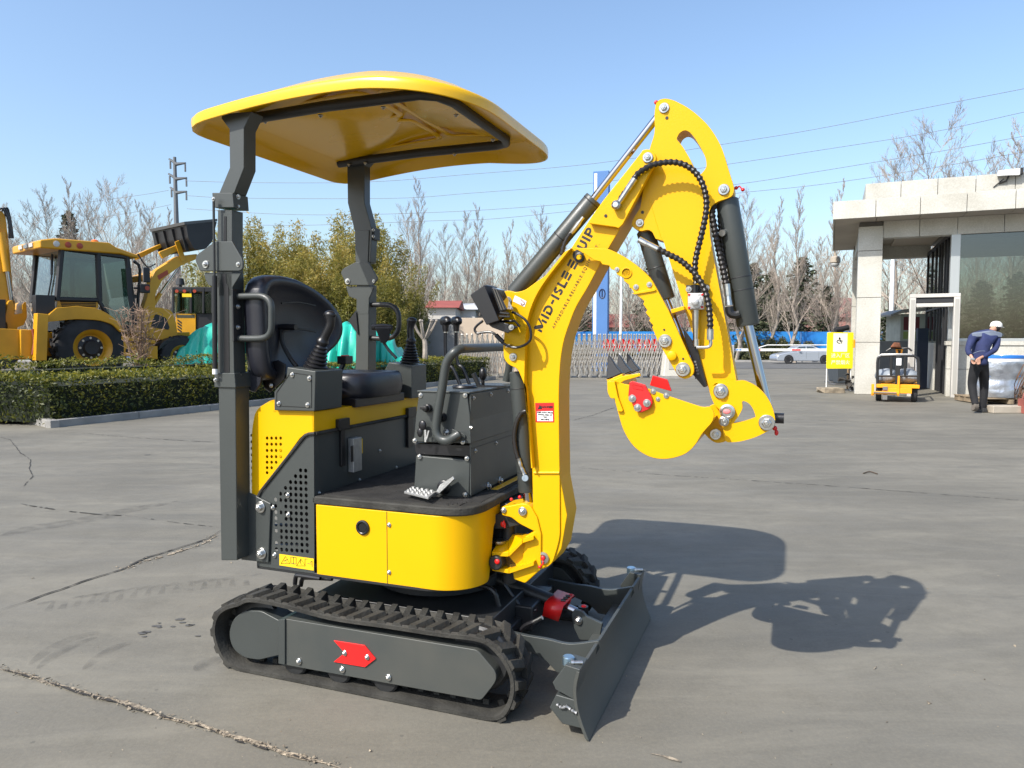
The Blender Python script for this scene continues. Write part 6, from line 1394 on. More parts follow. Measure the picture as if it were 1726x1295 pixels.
MB().prism(fil(P), 0.82, .85).build('bucket_side', LBK, o_)
m = MB(); Q = [(v[0], v[1]) for v in fil(BP([(312,378),(316,402,3),(326,421,4),(344,421,6),(356,408)], -1.1))]; pr = None
for v in Q:
    q = [m.v((v[0], -1.12, v[1])), m.v((v[0], .83, v[1])), m.v((v[0] + .02, .83, v[1] + .03)), m.v((v[0] + .02, -1.12, v[1] + .03))]
    if pr:
        for a_, b_ in ((0, 1), (1, 2), (2, 3), (3, 0)): m.face([pr[a_], pr[b_], q[b_], q[a_]])
    pr = q
m.build('bucket_shell', LBK, o_, sharp=None); m = MB(); a = BP([(310,374),(366,369),(366,373),(311,379)], -1.15); m.prism(a, -1.16, .86); m.build('bucket_lip', mat('worn_steel', (.10, .10, .10), .5, .4), o_)
m = MB()
for k in range(4): y = -.95 + k * .5; m.prism(BP([(308,382),(314,382),(324,424),(318,422)], -1.1), y, y + .03)
m.build('bucket_rib', LBK, o_)
BC('mirror_arm', [(212,452),(222,452),(226,560),(216,500)], -1.0, -.96, LBK); m = MB(); a = B3(247, 463, -1.2); m.b2(a.x - .09, a.x + .09, -1.22, -1.16, a.z - .2, a.z + .18); m.build('mirror', LBK, bh, .03)
m = MB(); a = B3(245, 486, -1.1); m.b2(a.x - .14, a.x + .10, -1.15, -.95, a.z - .12, a.z + .10); m.tube([(a.x - .2, -.9, a.z), (a.x, -1.05, a.z)], .03, 6); m.build('front_lamp', LBK, bh, .03); MB().lathe([(.05, 0), (.06, .02)], (a.x + .02, -1.15, a.z), (0, -1, 0), 12).build('indicator', mat('lamp_red', (.35, .05, .02), .3), bh)
m = MB(); m.tube([B3(225, 440, -.5), B3(236, 455, -.5), B3(232, 520, -.5), B3(240, 560, -.5)], .04, 6, 3); m.tube([B3(232, 428, -.55), B3(248, 450, -.62), B3(262, 445, -.62)], .018, 6, 3); m.build('exhaust_pipe', LBK, bh)
# digging arm at the rear, cut by the left edge
dg = BC('digging_boom', [(-12,420),(12,420),(14,450),(20,495),(26,510),(24,545,4),(10,548,4),(-2,520),(-6,460)], -.16, .16)
BC('digging_dipper', [(-16,352,4),(4,356,4),(10,368),(16,420),(22,490),(10,500),(0,430),(-16,380)], -.12, .12)
m = MB(); m.tube([B3(2, 392, -.2), B3(12, 458, -.2)], .085, 12); m.build('dipper_cylinder', LYP, bh); MB().tube([B3(12, 458, -.2), B3(22, 525, -.2)], .045, 12).build('piston_rod', CHR, bh)
BC('boom_knuckle', [(14,508,4),(22,505,4),(24,530),(38,528),(38,512,4),(44,508,5),(46,535,5),(40,548),(30,552),(28,562),(14,562),(12,545),(8,540)], -.3, .3)
m = MB()
for k in range(3): m.tube([B3(-8 + 7 * k, 410, -.2 + .1 * k), B3(-4 + 6 * k, 362, -.2 + .1 * k), B3(4 + 4 * k, 352 - k, -.2 + .1 * k), B3(14 + 2 * k, 372, -.2 + .1 * k), B3(16 + 3 * k, 402, -.2 + .1 * k)], .022, 6, 4)
m.build('hydraulic_hose', LBK, bh)
BC('rear_frame', [(-20,553),(48,556),(46,606),(-20,606)], -.9, .9, LYP); BC('slide_frame', [(-25,505),(10,505),(10,556),(-25,556)], -.5, .5, LBK)
BC('rear_bucket', [(-30,562),(34,566),(36,600,6),(28,612),(-30,612)], -.85, -.25, LYP); m = MB(); c = B3(8, 604, -.86); m.lathe([(.25, 0), (.25, .01)], (c.x, -.86, c.z), (0, -1, 0), 20); m.build('bucket_recess', LBK, bh)
# ================================================================ SECOND LOADER behind
l2o = W(300, 600, 27); L2 = Frame((l2o.x, 27, .3), R(12)); l2 = thing('wheel_loader', 'smaller yellow wheel loader with black cab and yellow number plate, parked behind the backhoe', 'wheel loader', L2.o, R(12))
def LP(pts, y): return [(q[0], q[1]) for q in (L2.Y(p[0], p[1], y) for p in pts)]
def LC(name, pts, y0, y1, m, par=l2, bev=.015): return MB().prism(LP(pts, y0), y0, y1).build(name, m, par, bev)
cabm = LC('cab_frame', [(290,484),(358,484),(358,492),(290,492)], -.8, .8, LBK)
m = MB()
for x in (292, 322, 343, 358):
    for y in (-.78, .78): q = LP([(x, 486), (x, 528)], -.78); m.tube([(q[0][0], y, q[0][1]), (q[1][0], y, q[1][1])], .045, 6)
m.build('cab_pillar', LBK, cabm); q = LP([(293, 490), (357, 528)], -.78); m = MB(); m.b2(q[0][0], q[1][0], -.77, -.76, q[1][1], q[0][1]); m.build('window', glassmat('cab_glass_green', (.35, .5, .42), .12), cabm); MB().b2(q[0][0], q[1][0], .76, .77, q[1][1], q[0][1]).build('window', glassmat('cab_glass_green', (.35, .5, .42), .12), cabm)
for x in (298, 311, 328): c = LP([(x, 491)], -.82)[0]; MB().lathe([(.055, 0), (.06, .02)], (c[0], -.81, c[1]), (0, -1, 0), 12).build('rear_lamp', mat('lamp_red', (.35, .05, .02), .3), cabm)
q = LP([(307, 495), (323, 501)], -.82); MB().b2(q[0][0], q[1][0], -.83, -.82, q[1][1], q[0][1]).build('number_plate', mat('plate_yellow', (.85, .6, .02), .4), cabm)
bd2 = LC('engine_hood', [(296,528),(330,529),(330,566),(296,566)], -.75, .75, LYP); LC('cab_lower', [(331,528),(358,528),(358,585),(331,585)], -.7, .7, LBK)
q = LP([(298,531),(328,536)], -.76); MB().b2(q[0][0], q[1][0], -.758, -.75, q[1][1], q[0][1]).build('hood_stripe', mat('stripe_dark', (.05, .05, .03), .5), bd2)
m = MB()
for k in range(4): q = LP([(299, 538 + 5 * k), (306, 543 + 5 * k), (306, 546 + 5 * k), (299, 541 + 5 * k)], -.76); m.prism(q, -.759, -.75)
m.build('hood_vent', LBK, bd2); q = LP([(304, 478), (304, 530)], 0); m = MB(); m.cyl((q[1][0], 0, q[1][1]), (q[0][0], 0, q[0][1]), .06); m.cyl((q[0][0], 0, q[0][1] - .05), (q[0][0], 0, q[0][1] + .18), .15, .12); m.build('exhaust_stack', LBK, l2)
for x in (305, 352):
    c = LP([(x, 588)], -.8)[0]; wheel(c[0], .62, -.72, .62, .4, l2, LYP, 16)
# ================================================================ GATEHOUSE
def stone(name, c, sc_):
    m = bpy.data.materials.new(name); m.use_nodes = True; nt = m.node_tree; b = nt.nodes['Principled BSDF']; L = nt.links.new; N = nt.nodes.new
    tc = N('ShaderNodeTexCoord'); n = N('ShaderNodeTexNoise'); n.inputs['Scale'].default_value = 28; n.inputs['Detail'].default_value = 6; n.inputs['Roughness'].default_value = .8; L(tc.outputs['Object'], n.inputs[0])
    n2 = N('ShaderNodeTexNoise'); n2.inputs['Scale'].default_value = 1.1; n2.inputs['Detail'].default_value = 5; L(tc.outputs['Object'], n2.inputs[0])
    r = N('ShaderNodeValToRGB'); r.color_ramp.elements[0].position = .35; r.color_ramp.elements[1].position = .68; r.color_ramp.elements[0].color = (c[0] * .78, c[1] * .77, c[2] * .74, 1); r.color_ramp.elements[1].color = (c[0] * 1.08, c[1] * 1.08, c[2] * 1.08, 1); L(n.outputs['Fac'], r.inputs[0])
    mx = N('ShaderNodeMix'); mx.data_type = 'RGBA'; mx.blend_type = 'MULTIPLY'; mx.inputs[0].default_value = .6; L(r.outputs[0], mx.inputs[6]); r2 = N('ShaderNodeValToRGB'); r2.color_ramp.elements[0].color = (.72, .70, .66, 1); r2.color_ramp.elements[0].position = .38; r2.color_ramp.elements[1].position = .6; L(n2.outputs['Fac'], r2.inputs[0]); L(r2.outputs[0], mx.inputs[7])
    L(mx.outputs[2], b.inputs['Base Color']); b.inputs['Roughness'].default_value = .55; return m
STN = stone('granite_cladding', (.53, .52, .475), 1)
GH = Frame((W(1440, 664, 19).x, 19, 0), R(-23.6)); gh = thing('gatehouse', 'flat-roofed gatehouse clad in pale granite slabs with glazed room, at the right edge', 'building', GH.o, R(-23.6))
ZS = 4.43
def slabrow(mb, x0, x1, y0, y1, z0, z1, step, g=.012, ax='x', jit=0):
    n = max(1, round(abs((x1 - x0) if ax == 'x' else (y1 - y0)) / step))
    for i in range(n):
        if ax == 'x': a, b = x0 + (x1 - x0) * i / n, x0 + (x1 - x0) * (i + 1) / n; mb.b2(a + g / 2, b - g / 2, y0, y1, z0, z1)
        else: a, b = y0 + (y1 - y0) * i / n, y0 + (y1 - y0) * (i + 1) / n; mb.b2(x0, x1, a + g / 2, b - g / 2, z0, z1)
RX0, RX1, RY0, RY1 = -.62, 9.0, -.78, 6.4
JNT = mat('joint_shadow_gap', (.10, .095, .085), .9)
c = MB(); c.b2(RX0 + .03, RX1, RY0 + .03, RY1, ZS + .03, ZS + .40); c.b2(RX0 + .78, RX1, RY0 + .83, RY1 - .8, ZS + .40, 5.32); c.build('roof_core', JNT, gh)
m = MB(); slabrow(m, RX0, RX1, RY0, RY0 + .04, ZS, ZS + .44, .95); slabrow(m, RX0, RX0 + .04, RY0 + .045, RY1, ZS, ZS + .44, .95, ax='y'); slabrow(m, RX0 + .75, RX1, RY0 + .80, RY0 + .84, ZS + .44, 5.40, .80); slabrow(m, RX0 + .75, RX0 + .79, RY0 + .845, RY1 - .8, ZS + .44, 5.40, .8, ax='y')
m.build('roof_fascia', STN, gh, .006)
m = MB()
for j in range(7): slabrow(m, RX0 + .045, RX1, RY0 + .045 + j * 1.0, RY0 + .04 + (j + 1) * 1.0, ZS + .004, ZS + .03, 1.0, .014)
m.build('soffit', mat('soffit_panel', (.36, .32, .27), .7, 0, .12, 1), gh)
CW = .56
def column(x, y, name='column'):
    m = MB(); z = 0
    for h in (1.35, 1.15, 1.2, .62): 
        m.b2(x, x + CW, y, y + CW, z + .006, z + h - .006); z += h
    o = m.build(name, STN, gh, .006); MB().b2(x + .02, x + CW - .02, y + .02, y + CW - .02, 0, ZS).build('column_core', JNT, o); return o
column(0, 0); column(0, 5.2)
m = MB(); slabrow(m, CW, 2.2, .04, .40, ZS - .42, ZS, .95); slabrow(m, 2.2, 9, .04, .10, ZS - .42, ZS, .95); slabrow(m, .04, .48, CW, 5.2, ZS - .42, ZS, 1.1, ax='y'); slabrow(m, CW, 2.2, 5.3, 5.7, ZS - .42, ZS, 1.1); m.build('roof_beam', STN, gh, .004)
MB().b2(CW + .5, 2.2, .6, 5.2, ZS - .06, ZS - .03).build('ceiling_panel', mat('soffit_panel2', (.44, .38, .31), .7), gh); MB().b2(.95, 1.5, 1.4, 1.46, ZS - .09, ZS - .061).build('strip_lamp', WHT, gh)
# glazed room
GX = 2.08; GYF = .06; GYB = 5.3; SILL = 1.38
MULL = mat('grey_aluminium', (.42, .44, .44), .35, .5)
m = MB(); z = 0
slabrow(m, GX - .02, 9, GYF, GYF + .20, 0, .68, 1.0); slabrow(m, GX - .02, 9, GYF, GYF + .20, .69, SILL - .10, 1.0); m.b2(GX - .05, 9, GYF - .03, GYF + .24, SILL - .10, SILL); slabrow(m, GX - .02, GX + .18, 2.6, GYB, 0, SILL - .05, 1.0, ax='y'); m.build('dwarf_wall', STN, gh, .005)
m = MB(); m.b2(GX, GX + .20, GYF, GYF + .18, SILL, ZS - .30)
for x in (4.6, 6.9): m.b2(x, x + .10, GYF + .02, GYF + .12, SILL, ZS - .3)
m.b2(GX, 9, GYF + .02, GYF + .14, ZS - .42, ZS - .28); m.b2(GX, 9, GYF, GYF + .16, SILL, SILL + .07); m.build('window_frame', MULL, gh, .006)
m = MB()
for y in (.9, 1.35, 2.0, 2.45, 3.2, 4.1, 5.2): m.b2(GX + .02, GX + .10, y, y + .06, 0 if y < 2.6 else SILL, ZS - .3)
m.b2(GX + .02, GX + .1, .2, 5.3, ZS - .4, ZS - .3); m.b2(GX + .02, GX + .1, .2, 5.3, SILL + .9, SILL + .95); m.build('side_mullion', LBK, gh)
GLS = glassmat('window_glass', (.50, .53, .50), .05)
MB().b2(GX + .2, 9, GYF + .07, GYF + .08, SILL + .07, ZS - .42).build('window_pane', GLS, gh); MB().b2(GX + .05, GX + .06, .25, GYB, SILL, ZS - .4).build('side_pane', glassmat('side_glass', (.55, .60, .55), .02), gh)
MB().b2(GX + .3, 9, GYB - .1, GYB - .08, SILL, ZS - .4).build('rear_pane', glassmat('rear_glass', (.9, .93, .9), .0), gh)
m = MB(); m.b2(GX, 9, GYB - .15, GYB, 0, SILL); m.b2(GX + .1, 9, .3, GYB - .2, .0, .02); m.build('rear_wall', STN, gh); MB().b2(GX + .2, 9, .2, GYB, ZS - .5, ZS - .42).build('inner_ceiling', LBK, gh)
MB().b2(GX + .6, 8.5, 1.6, 2.2, .75, .80).build('desk', mat('desk_top', (.2, .17, .14), .4), gh)
# CCTV on the roof, dome lamp under the corner
cp = GH.Y3(1700, 293, RY0 + .80)
cc = thing('security_camera', 'white bullet security camera mounted on the gatehouse roof edge', 'camera', GH.o + GH.x * cp.x + GH.y * (RY0 + .70) + Vector((0, 0, cp.z)), R(-23.6))
m = MB(); m.hull([(x, y, z) for x, w, h in ((-.24, .07, .06), (.20, .08, .075)) for y in (-w, w) for z in (-h, h)]); m.build('housing', WHT, cc, .01); MB().b2(.19, .27, -.07, .07, -.06, .09).build('hood', LBK, cc, .01); m = MB(); m.tube([(0, .02, -.05), (-.05, .04, -.18), (-.2, .08, -.22)], .02, 6); m.tube([(-.1, .05, -.12), (-.3, .09, -.3)], .012, 5); m.build('bracket', LBK, cc)
dp = GH.Z3(1408, 426, ZS)
dm = thing('dome_camera', 'round hanging dome camera under the left rear corner of the gatehouse roof', 'camera', GH.o + GH.x * dp.x + GH.y * dp.y + Vector((0, 0, ZS)), 0)
m = MB(); m.tube([(0, 0, 0), (0, 0, -.12)], .04, 8); m.lathe([(.10, -.12), (.17, -.18), (.18, -.34), (.16, -.36)], (0, 0, 0), None, 18); m.build('mount', mat('dome_beige', (.35, .30, .24), .5), dm); MB().ball((0, 0, -.38), .15, (1, 1, .8)).build('dome', mat('dome_glass', (.45, .46, .46), .1, coat=1), dm)
# security frame (walk-through arch) and dark booth panels
SF = Frame(W(1571, 652, 18.05) * 1, R(-27)); SF.o.z = 0; sf = thing('security_gate', 'tall metal walk-through frame standing beside the gatehouse glass', 'security gate', SF.o, R(-27))
ALF = mat('frame_metal', (.50, .48, .44), .45, .0, .15, 3)
for x in (-.55, .39):
    m = MB(); m.b2(x, x + .14, -.15, .15, 0, 2.45); m.build('upright', ALF, sf, .015); m = MB(); m.b2(x + .03, x + .11, -.155, -.15, .1, 2.4); m.build('upright_panel', mat('frame_dark', (.34, .33, .30), .4), sf)
MB().b2(-.55, .53, -.15, .15, 2.45, 2.54).build('lintel', ALF, sf, .01); MB().b2(-.405, .385, -.13, .13, 2.22, 2.31).build('lower_beam', ALF, sf, .01); MB().b2(-.405, .385, -.11, .11, 2.32, 2.44).build('beam_panel', LBK, sf, .01)
pn = MB(); P = SF.o + Vector((.35, 2.4, 0)); pn.b2(-.55, .65, -.03, .03, 0, 1.38); pn = pn.build('folding_screen', mat('grey_sheet', (.20, .21, .22), .45, .3, .2, 2), bevel=.01); pn.location = P; pn.rotation_euler = (0, 0, R(12)); tag(pn, 'grey sheet screen standing behind the walk-through frame', 'screen')
bo_ = thing('guard_booth', 'narrow dark booth with sloping grey roof and maroon panel behind the walk-through frame', 'booth', W(1520, 640, 25) * 1 + Vector((0, 0, 0)), R(-10)); bo_.location.z = 0
MB().b2(-.1, 1.4, 0, 1.5, 0, 2.3).build('booth_wall', mat('booth_pale', (.36, .38, .33), .6, 0, .2, 4), bo_, .02); m = MB(); m.prism([(-.5, 2.28), (-.1, 2.45), (1.7, 2.6), (1.7, 2.5), (-.1, 2.33), (-.5, 2.22)], -.3, 1.7); m.build('booth_roof', mat('roof_grey', (.26, .24, .21), .6), bo_); MB().b2(0, .5, -.012, .0, 1.75, 2.2).build('maroon_panel', mat('maroon', (.12, .015, .02), .5), bo_); MB().b2(0, .5, -.012, .0, 1.45, 1.7).build('green_panel', mat('green_panel', (.22, .28, .08), .5), bo_)
dk = MB(); dk.b2(-.16, .16, -.05, .05, 0, 1.75); dk = dk.build('dark_post_screen', mat('navy_panel', (.025, .035, .06), .4), bevel=.01); dk.location = (*W(1552, 640, 21.2).xy, 0); tag(dk, 'tall dark navy panel standing just inside the walk-through frame', 'panel')
def pole(px, yt, d, r, label, name='flag_pole'):
    p = W(px, 600, d); o = MB().tube([(p.x, d, gz(d)), (p.x, d, W(px, yt, d).z)], lambda t: r * (1 - .3 * t), 12).build(name, WHT); tag(o, label, 'pole')
pole(1500, 400, 36, .12, 'white pole seen under the gatehouse roof right of the near column'); pole(1046, 440, 33, .07, 'slim white pole right of the tall blue sign pillar')
# tall blue sign pillar
bp_ = W(1010, 600, 36); sg = thing('sign_pillar', 'tall blue sign pillar with a white stripe behind the sliding gate', 'sign', (bp_.x, 36, gz(36)), R(-18))
Hh = W(1010, 290, 36).z - gz(36); BLU = mat('sign_blue', (.07, .18, .42), .5, 0, .1, .6)
MB().b2(-.32, .44, -.2, .2, 0, Hh).build('pillar_body', BLU, sg, .01); MB().b2(-.26, -.12, -.21, -.2, 0, Hh - .1).build('white_stripe', WHT, sg); MB().b2(-.12, .44, -.24, -.2, 0, Hh - .02).build('blue_face', BLU, sg, .01)
bx = MB(); c = W(1020, 496, 36); zz_ = c.z - gz(36); bx.tube([Vector((.17 + .14 * math.cos(a_ * .45), -.245, zz_ + .22 * math.sin(a_ * .45))) for a_ in range(14)], .03, 5, closed=True); bx.tube([Vector((.17, -.245, zz_ - .16)), Vector((.17, -.245, zz_ + .16))], .03, 4); bx.build('sign_emblem', mat('emblem_navy', (.02, .03, .08), .5), sg)
# ================================================================ SLIDING GATE
GD = 27.5; xa, xb = W(770, 600, GD).x, W(1122, 600, GD).x
ga_ = thing('sliding_gate', 'long folding stainless lattice gate with red round plates, standing across the entrance', 'gate', ((xa + xb) / 2, GD, 0)); X0g = xa - ga_.location.x; X1g = -X0g
SST = mat('stainless', (.62, .58, .52), .28, .75, .2, 6)
hgt = 1.60; n = 41; st = (X1g - X0g) / n; mp, ml0, ml1 = MB(), MB(), MB()
for i in range(n + 1):
    x = X0g + i * st
    mp = MB()
    for y in (-.28, .28): mp.tube([(0, y, .12), (0, y, hgt)], .028, 6); mp.ball((0, y, hgt + .02), .032, (1, 1, 1), 6, 4)
    mp.tube([(0, -.28, .3), (0, .28, .3)], .02, 5); mp.tube([(0, -.28, hgt), (0, .28, hgt)], .02, 5)
    if i == 0: pme = mp.mesh('gate_post', SST, 50)
    inst(pme, 'gate_post', ga_, (x, 0, 0))
    if i < n:
        for y, ml in ((-.30, ml0), (.30, ml1)):
            for (z0, z1) in ((.2, .85), (.85, 1.5), (.5, 1.2)): ml.tube([(x, y, z0), (x + st, y, z1)], .014, 4); ml.tube([(x, y, z1), (x + st, y, z0)], .014, 4)
    if i % 2 == 0:
        for y in (-.28, .28):
            if i == 0 and y < 0: wme = MB().lathe([(.06, -.02), (.07, -.015), (.07, .015), (.06, .02)], (0, 0, .07), (0, 1, 0), 10).b2(-.03, .03, -.03, .03, .07, .2).mesh('gate_wheel', mat('wheel_grey', (.25, .24, .22), .5), 40)
            inst(wme, 'gate_wheel', ga_, (x, y, 0))
ml0.build('lattice', SST, ga_, sharp=50); ml1.build('lattice', SST, ga_, sharp=50)
for px in (1022, 1035, 1049, 1063, 1077, 1091, 1103):
    p = W(px, 582, GD); x = p.x - ga_.location.x; d_ = MB(); d_.prism([(x + .14 * math.cos(R(a_)), p.z + .24 * math.sin(R(a_))) for a_ in range(0, 360, 20)], -.045, -.035); o = d_.build('red_plate', RED, ga_); MB().b2(x - .10, x + .10, -.048, -.0455, p.z - .02, p.z + .02).build('plate_bar', WHT, o)
pb = W(1140, 640, 26.8); pier = thing('gate_motor_housing', 'pale low box housing at the right end of the sliding gate, behind the bucket', 'gate motor', (pb.x, 26.8, 0)); MB().hull([(x, y, z) for x, y, z in ((-.55, -.3, 0), (.55, -.3, 0), (-.55, .3, 0), (.55, .3, 0), (-.42, -.25, 1.35), (.40, -.25, 1.1), (-.42, .25, 1.35), (.40, .25, 1.1))]).build('housing', mat('housing_pale', (.55, .53, .47), .5, 0, .1, 2), pier, .05); MB().b2(-.35, .3, -.302, -.29, .35, .75).build('access_panel', mat('panel_grey', (.4, .39, .36), .5), pier, .01); MB().b2(-.6, .6, -.36, .36, 0, .12).build('plinth', KST, pier, .01)
# barrier arm
ba0 = W(1236, 588, 30); ba = thing('barrier_arm', 'white and red striped barrier arm stretched across the road entrance', 'barrier', (ba0.x, 30, 0)); Lb = W(1440, 584, 30).x - ba0.x; za = W(1236, 590, 30).z; zb2 = W(1440, 590, 30).z
MB().b2(-.1, Lb, -.03, .03, za - .055, za + .055).build('arm', WHT, ba, .01)
for x0 in (.75, 2.6 - .2, 3.9): MB().b2(x0, x0 + .35, -.034, .034, za - .03, za + .03).build('red_stripe', RED, ba)
for x0 in (0, .12, .24): MB().b2(x0, x0 + .08, -.034, .034, za - .02, za + .03).build('blue_mark', BFN, ba)
m = MB(); m.tube([(.9, 0, za + .05), (1.4, 0, za + .20), (Lb, 0, za + .20)], .02, 6); m.build('upper_rail', WHT, ba); m = MB(); m.b2(-.3, 0, -.15, .15, 0, za + .2); m.build('barrier_post', mat('barrier_cab', (.4, .4, .42), .5), ba, .02)
# ================================================================ SILVER CAR
def car():
    d = 57.5; a, b = W(1303, 612, d), W(1400, 612, d); o = thing('parked_car', 'silver saloon car on the road beyond the barrier arm', 'car', ((a.x + b.x) / 2, d, gz(d) + .02)); L_ = b.x - a.x; s = L_ / 4.5
    SIL = mat('silver_paint', (.48, .52, .58), .3, .5, coat=.6); GLB = mat('car_glass', (.05, .07, .08), .08, coat=1)
    pr = [(-2.2,.22,.08),(-2.28,.40,.1),(-2.24,.62,.15),(-2.0,.76,.2),(-1.2,.92,.3),(-.6,.96),(1.5,.99,.2),(2.12,.95,.1),(2.25,.7,.1),(2.22,.4,.1),(2.1,.22,.08)]
    body = MB(); sec = fil([(p[0] * s, p[1] * s, *([p[2] * s] if len(p) > 2 else [])) for p in pr]); body.prism(sec, -.85 * s, .85 * s); bo = body.build('body', SIL, o, .06)
    rf = [(-1.25,.93),(-.55,1.40,.2),(.55,1.42,.3),(1.45,.97)]; q = fil([(p[0] * s, p[1] * s, *([p[2] * s] if len(p) > 2 else [])) for p in rf])
    m = MB(); A = [m.v((x, (-.80 + (z / s - .95) * .35) * s, z)) for x, z in q]; B = [m.v((x, (.80 - (z / s - .95) * .35) * s, z)) for x, z in q]; m.face(A); m.face(B[::-1])
    for i in range(len(q)): m.face([A[i], A[(i + 1) % len(q)], B[(i + 1) % len(q)], B[i]])
    m.build('cabin', SIL, bo, .03)
    for w_ in ([(-1.05,.97),(-.52,1.32),(-.02,1.35),(-.02,.98)], [(.06,.98),(.06,1.35),(.5,1.34),(1.15,1.0)]):
        m = MB(); V = [m.v((x * s, (-.825 + (z - .95) * .35) * s, z * s)) for x, z in w_]; m.face(V); m.build('side_window', GLB, bo)
    for cx in (-1.35, 1.4):
        wheel(cx * s, .31 * s, -.78 * s, .31 * s, .2 * s, o, ALU, 4)
        MB().lathe([(.36 * s, 0), (.36 * s, .02)], (cx * s, -.852 * s, .34 * s), (0, -1, 0), 24).build('wheel_arch', LBK, bo)
    MB().b2(-2.26 * s, -2.1 * s, -.8 * s, -.5 * s, .6 * s, .74 * s).build('headlight', mat('lamp_lens', (.55, .52, .48), .15), bo, .01); MB().b2(2.12 * s, 2.26 * s, -.8 * s, -.5 * s, .66 * s, .8 * s).build('tail_light', RED, bo, .01)
    MB().b2(-.6 * s, -.45 * s, -.98 * s, -.84 * s, .95 * s, 1.05 * s).build('mirror', SIL, bo, .01); m = MB(); m.b2(-.01 * s, .0, -.853 * s, -.85 * s, .4 * s, .95 * s); m.b2(.95 * s, .96 * s, -.853 * s, -.85 * s, .4 * s, .95 * s); m.build('door_seam', LBK, bo)
car()
# ================================================================ PERSON
def skin(name, chains, m, parent, sub=2, rootfirst=True):
    """chains: list of [(point, radius or (rx, ry)), ...]; first points may repeat earlier points to join"""
    me = bpy.data.meshes.new(name); V = []; E_ = []; Rd = []; idx = {}
    for ch in chains:
        prev = None
        for p, r in ch:
            k = tuple(round(c, 4) for c in p)
            if k not in idx: idx[k] = len(V); V.append(p); Rd.append(r if isinstance(r, tuple) else (r, r))
            i = idx[k]
            if prev is not None and prev != i: E_.append((prev, i))
            prev = i
    me.from_pydata(V, E_, []); me.materials.append(m); o = bpy.data.objects.new(name, me); COL.objects.link(o); o.parent = parent
    s = o.modifiers.new('skin', 'SKIN'); s.use_smooth_shade = True
    sv = me.skin_vertices[0].data
    for i, r in enumerate(Rd): sv[i].radius = r; sv[i].use_root = (i == 0)
    if sub: q = o.modifiers.new('sub', 'SUBSURF'); q.levels = sub; q.render_levels = sub
    return o
pb_ = G(1652, 696); pe = thing('person', 'person in navy jacket, black trousers and white cap walking away, hands behind back', 'person', (pb_.x, pb_.y, 0), 0)
SKN = mat('skin', (.45, .24, .16), .5); NAV = mat('navy_cloth', (.022, .032, .105), .85, 0, .3, 5, .5, 25); GRC = mat('grey_cloth', (.17, .20, .26), .85, 0, .25, 5, .5, 25); BLC = mat('black_cloth', (.010, .010, .012), .85, 0, .3, 5, .5, 25); CAPM = mat('cap_white', (.66, .64, .60), .8)
pd_ = pb_.y
def H(px, py, dy=0): p = W(px, py, pd_ + dy); return (p.x - pb_.x, p.y - pb_.y, p.z)
pelv = H(1650, 617); sp1 = H(1651, 600, .02); sp2 = H(1654, 583, .05); sp3 = H(1661, 566, .12); nk = H(1671, 558, .20); hd = H(1679, 551, .27)
shL, shR = H(1640, 567, .08), H(1680, 566, .14); elL, elR = H(1631, 590, -.06), H(1677, 590, -.02); haL, haR = H(1640, 606, -.20), H(1646, 607, -.20)
hipL, hipR = H(1643, 618), H(1658, 618); knL, knR = H(1638, 649, .06), H(1659, 650, .12); anL, anR = H(1644, 680, -.10), H(1656, 688, .10)
footL = (anL[0] + .02, anL[1] - .02, anL[2] - .06); footR = (anR[0], anR[1] + .16, .05)
body = skin('body', [[(pelv, (.10, .08)), (sp1, (.10, .08)), (sp2, (.11, .08)), (sp3, (.09, .07)), (nk, .05), (hd, (.075, .09))], [(sp3, (.09, .07)), (shL, .04), (elL, .032), (haL, .026)], [(sp3, (.09, .07)), (shR, .04), (elR, .032), (haR, .026)], [(pelv, (.10, .08)), (hipL, .07), (knL, .055), (anL, .04), (footL, .035)], [(pelv, (.10, .08)), (hipR, .07), (knR, .055), (anR, .04), (footR, .035)]], SKN, pe, 2)
jk = skin('jacket', [[(H(1650, 618), (.175, .14)), (H(1650, 611), (.185, .145)), (sp1, (.175, .135)), (sp2, (.195, .145)), (sp3, (.17, .13)), (H(1667, 561, .17), (.085, .085))], [(sp3, (.17, .13)), (shL, .088), (H(1634, 582, -.02), .066), (elL, .056), (H(1636, 600, -.14), .05)], [(sp3, (.17, .13)), (shR, .088), (H(1680, 580, .05), .068), (elR, .058), (H(1657, 602, -.16), .05)]], NAV, pe, 2)
MB().hull([tuple(Vector(a) + Vector(b)) for a, b in ((shL, (-.085, -.06, .06)), (shL, (-.06, -.09, -.03)), (shL, (.02, .06, .07)), (shR, (.08, -.07, .05)), (shR, (.06, -.1, -.04)), (shR, (.0, .06, .07)), (sp3, (-.02, -.16, .03)), (sp3, (.04, -.15, .11)), (nk, (-.04, -.07, -.02)), (sp3, (0, -.17, -.01)))]).build('jacket_yoke', GRC, jk, .03)
m = MB(); a, b = Vector(H(1640, 596, -.205)), Vector(H(1660, 592, -.19)); m.tube([a, a.lerp(b, .5) + Vector((0, -.01, .02)), b], .006, 5, 3); m.build('reflective_piping', GRC, jk)
tr_ = skin('trousers', [[(H(1650, 603), (.15, .12)), (pelv, (.165, .13)), (hipL, (.105, .11)), (knL, .082), (H(1641, 668, -.02), .072), (anL, .066), ((anL[0], anL[1] - .005, anL[2] - .035), .066)], [(pelv, (.16, .125)), (hipR, (.105, .11)), (knR, .082), (H(1658, 670, .10), .072), (anR, .066), ((anR[0], anR[1] + .02, .06), .068)]], BLC, pe, 2)
SHO = mat('shoe_sole', (.14, .12, .10), .8)
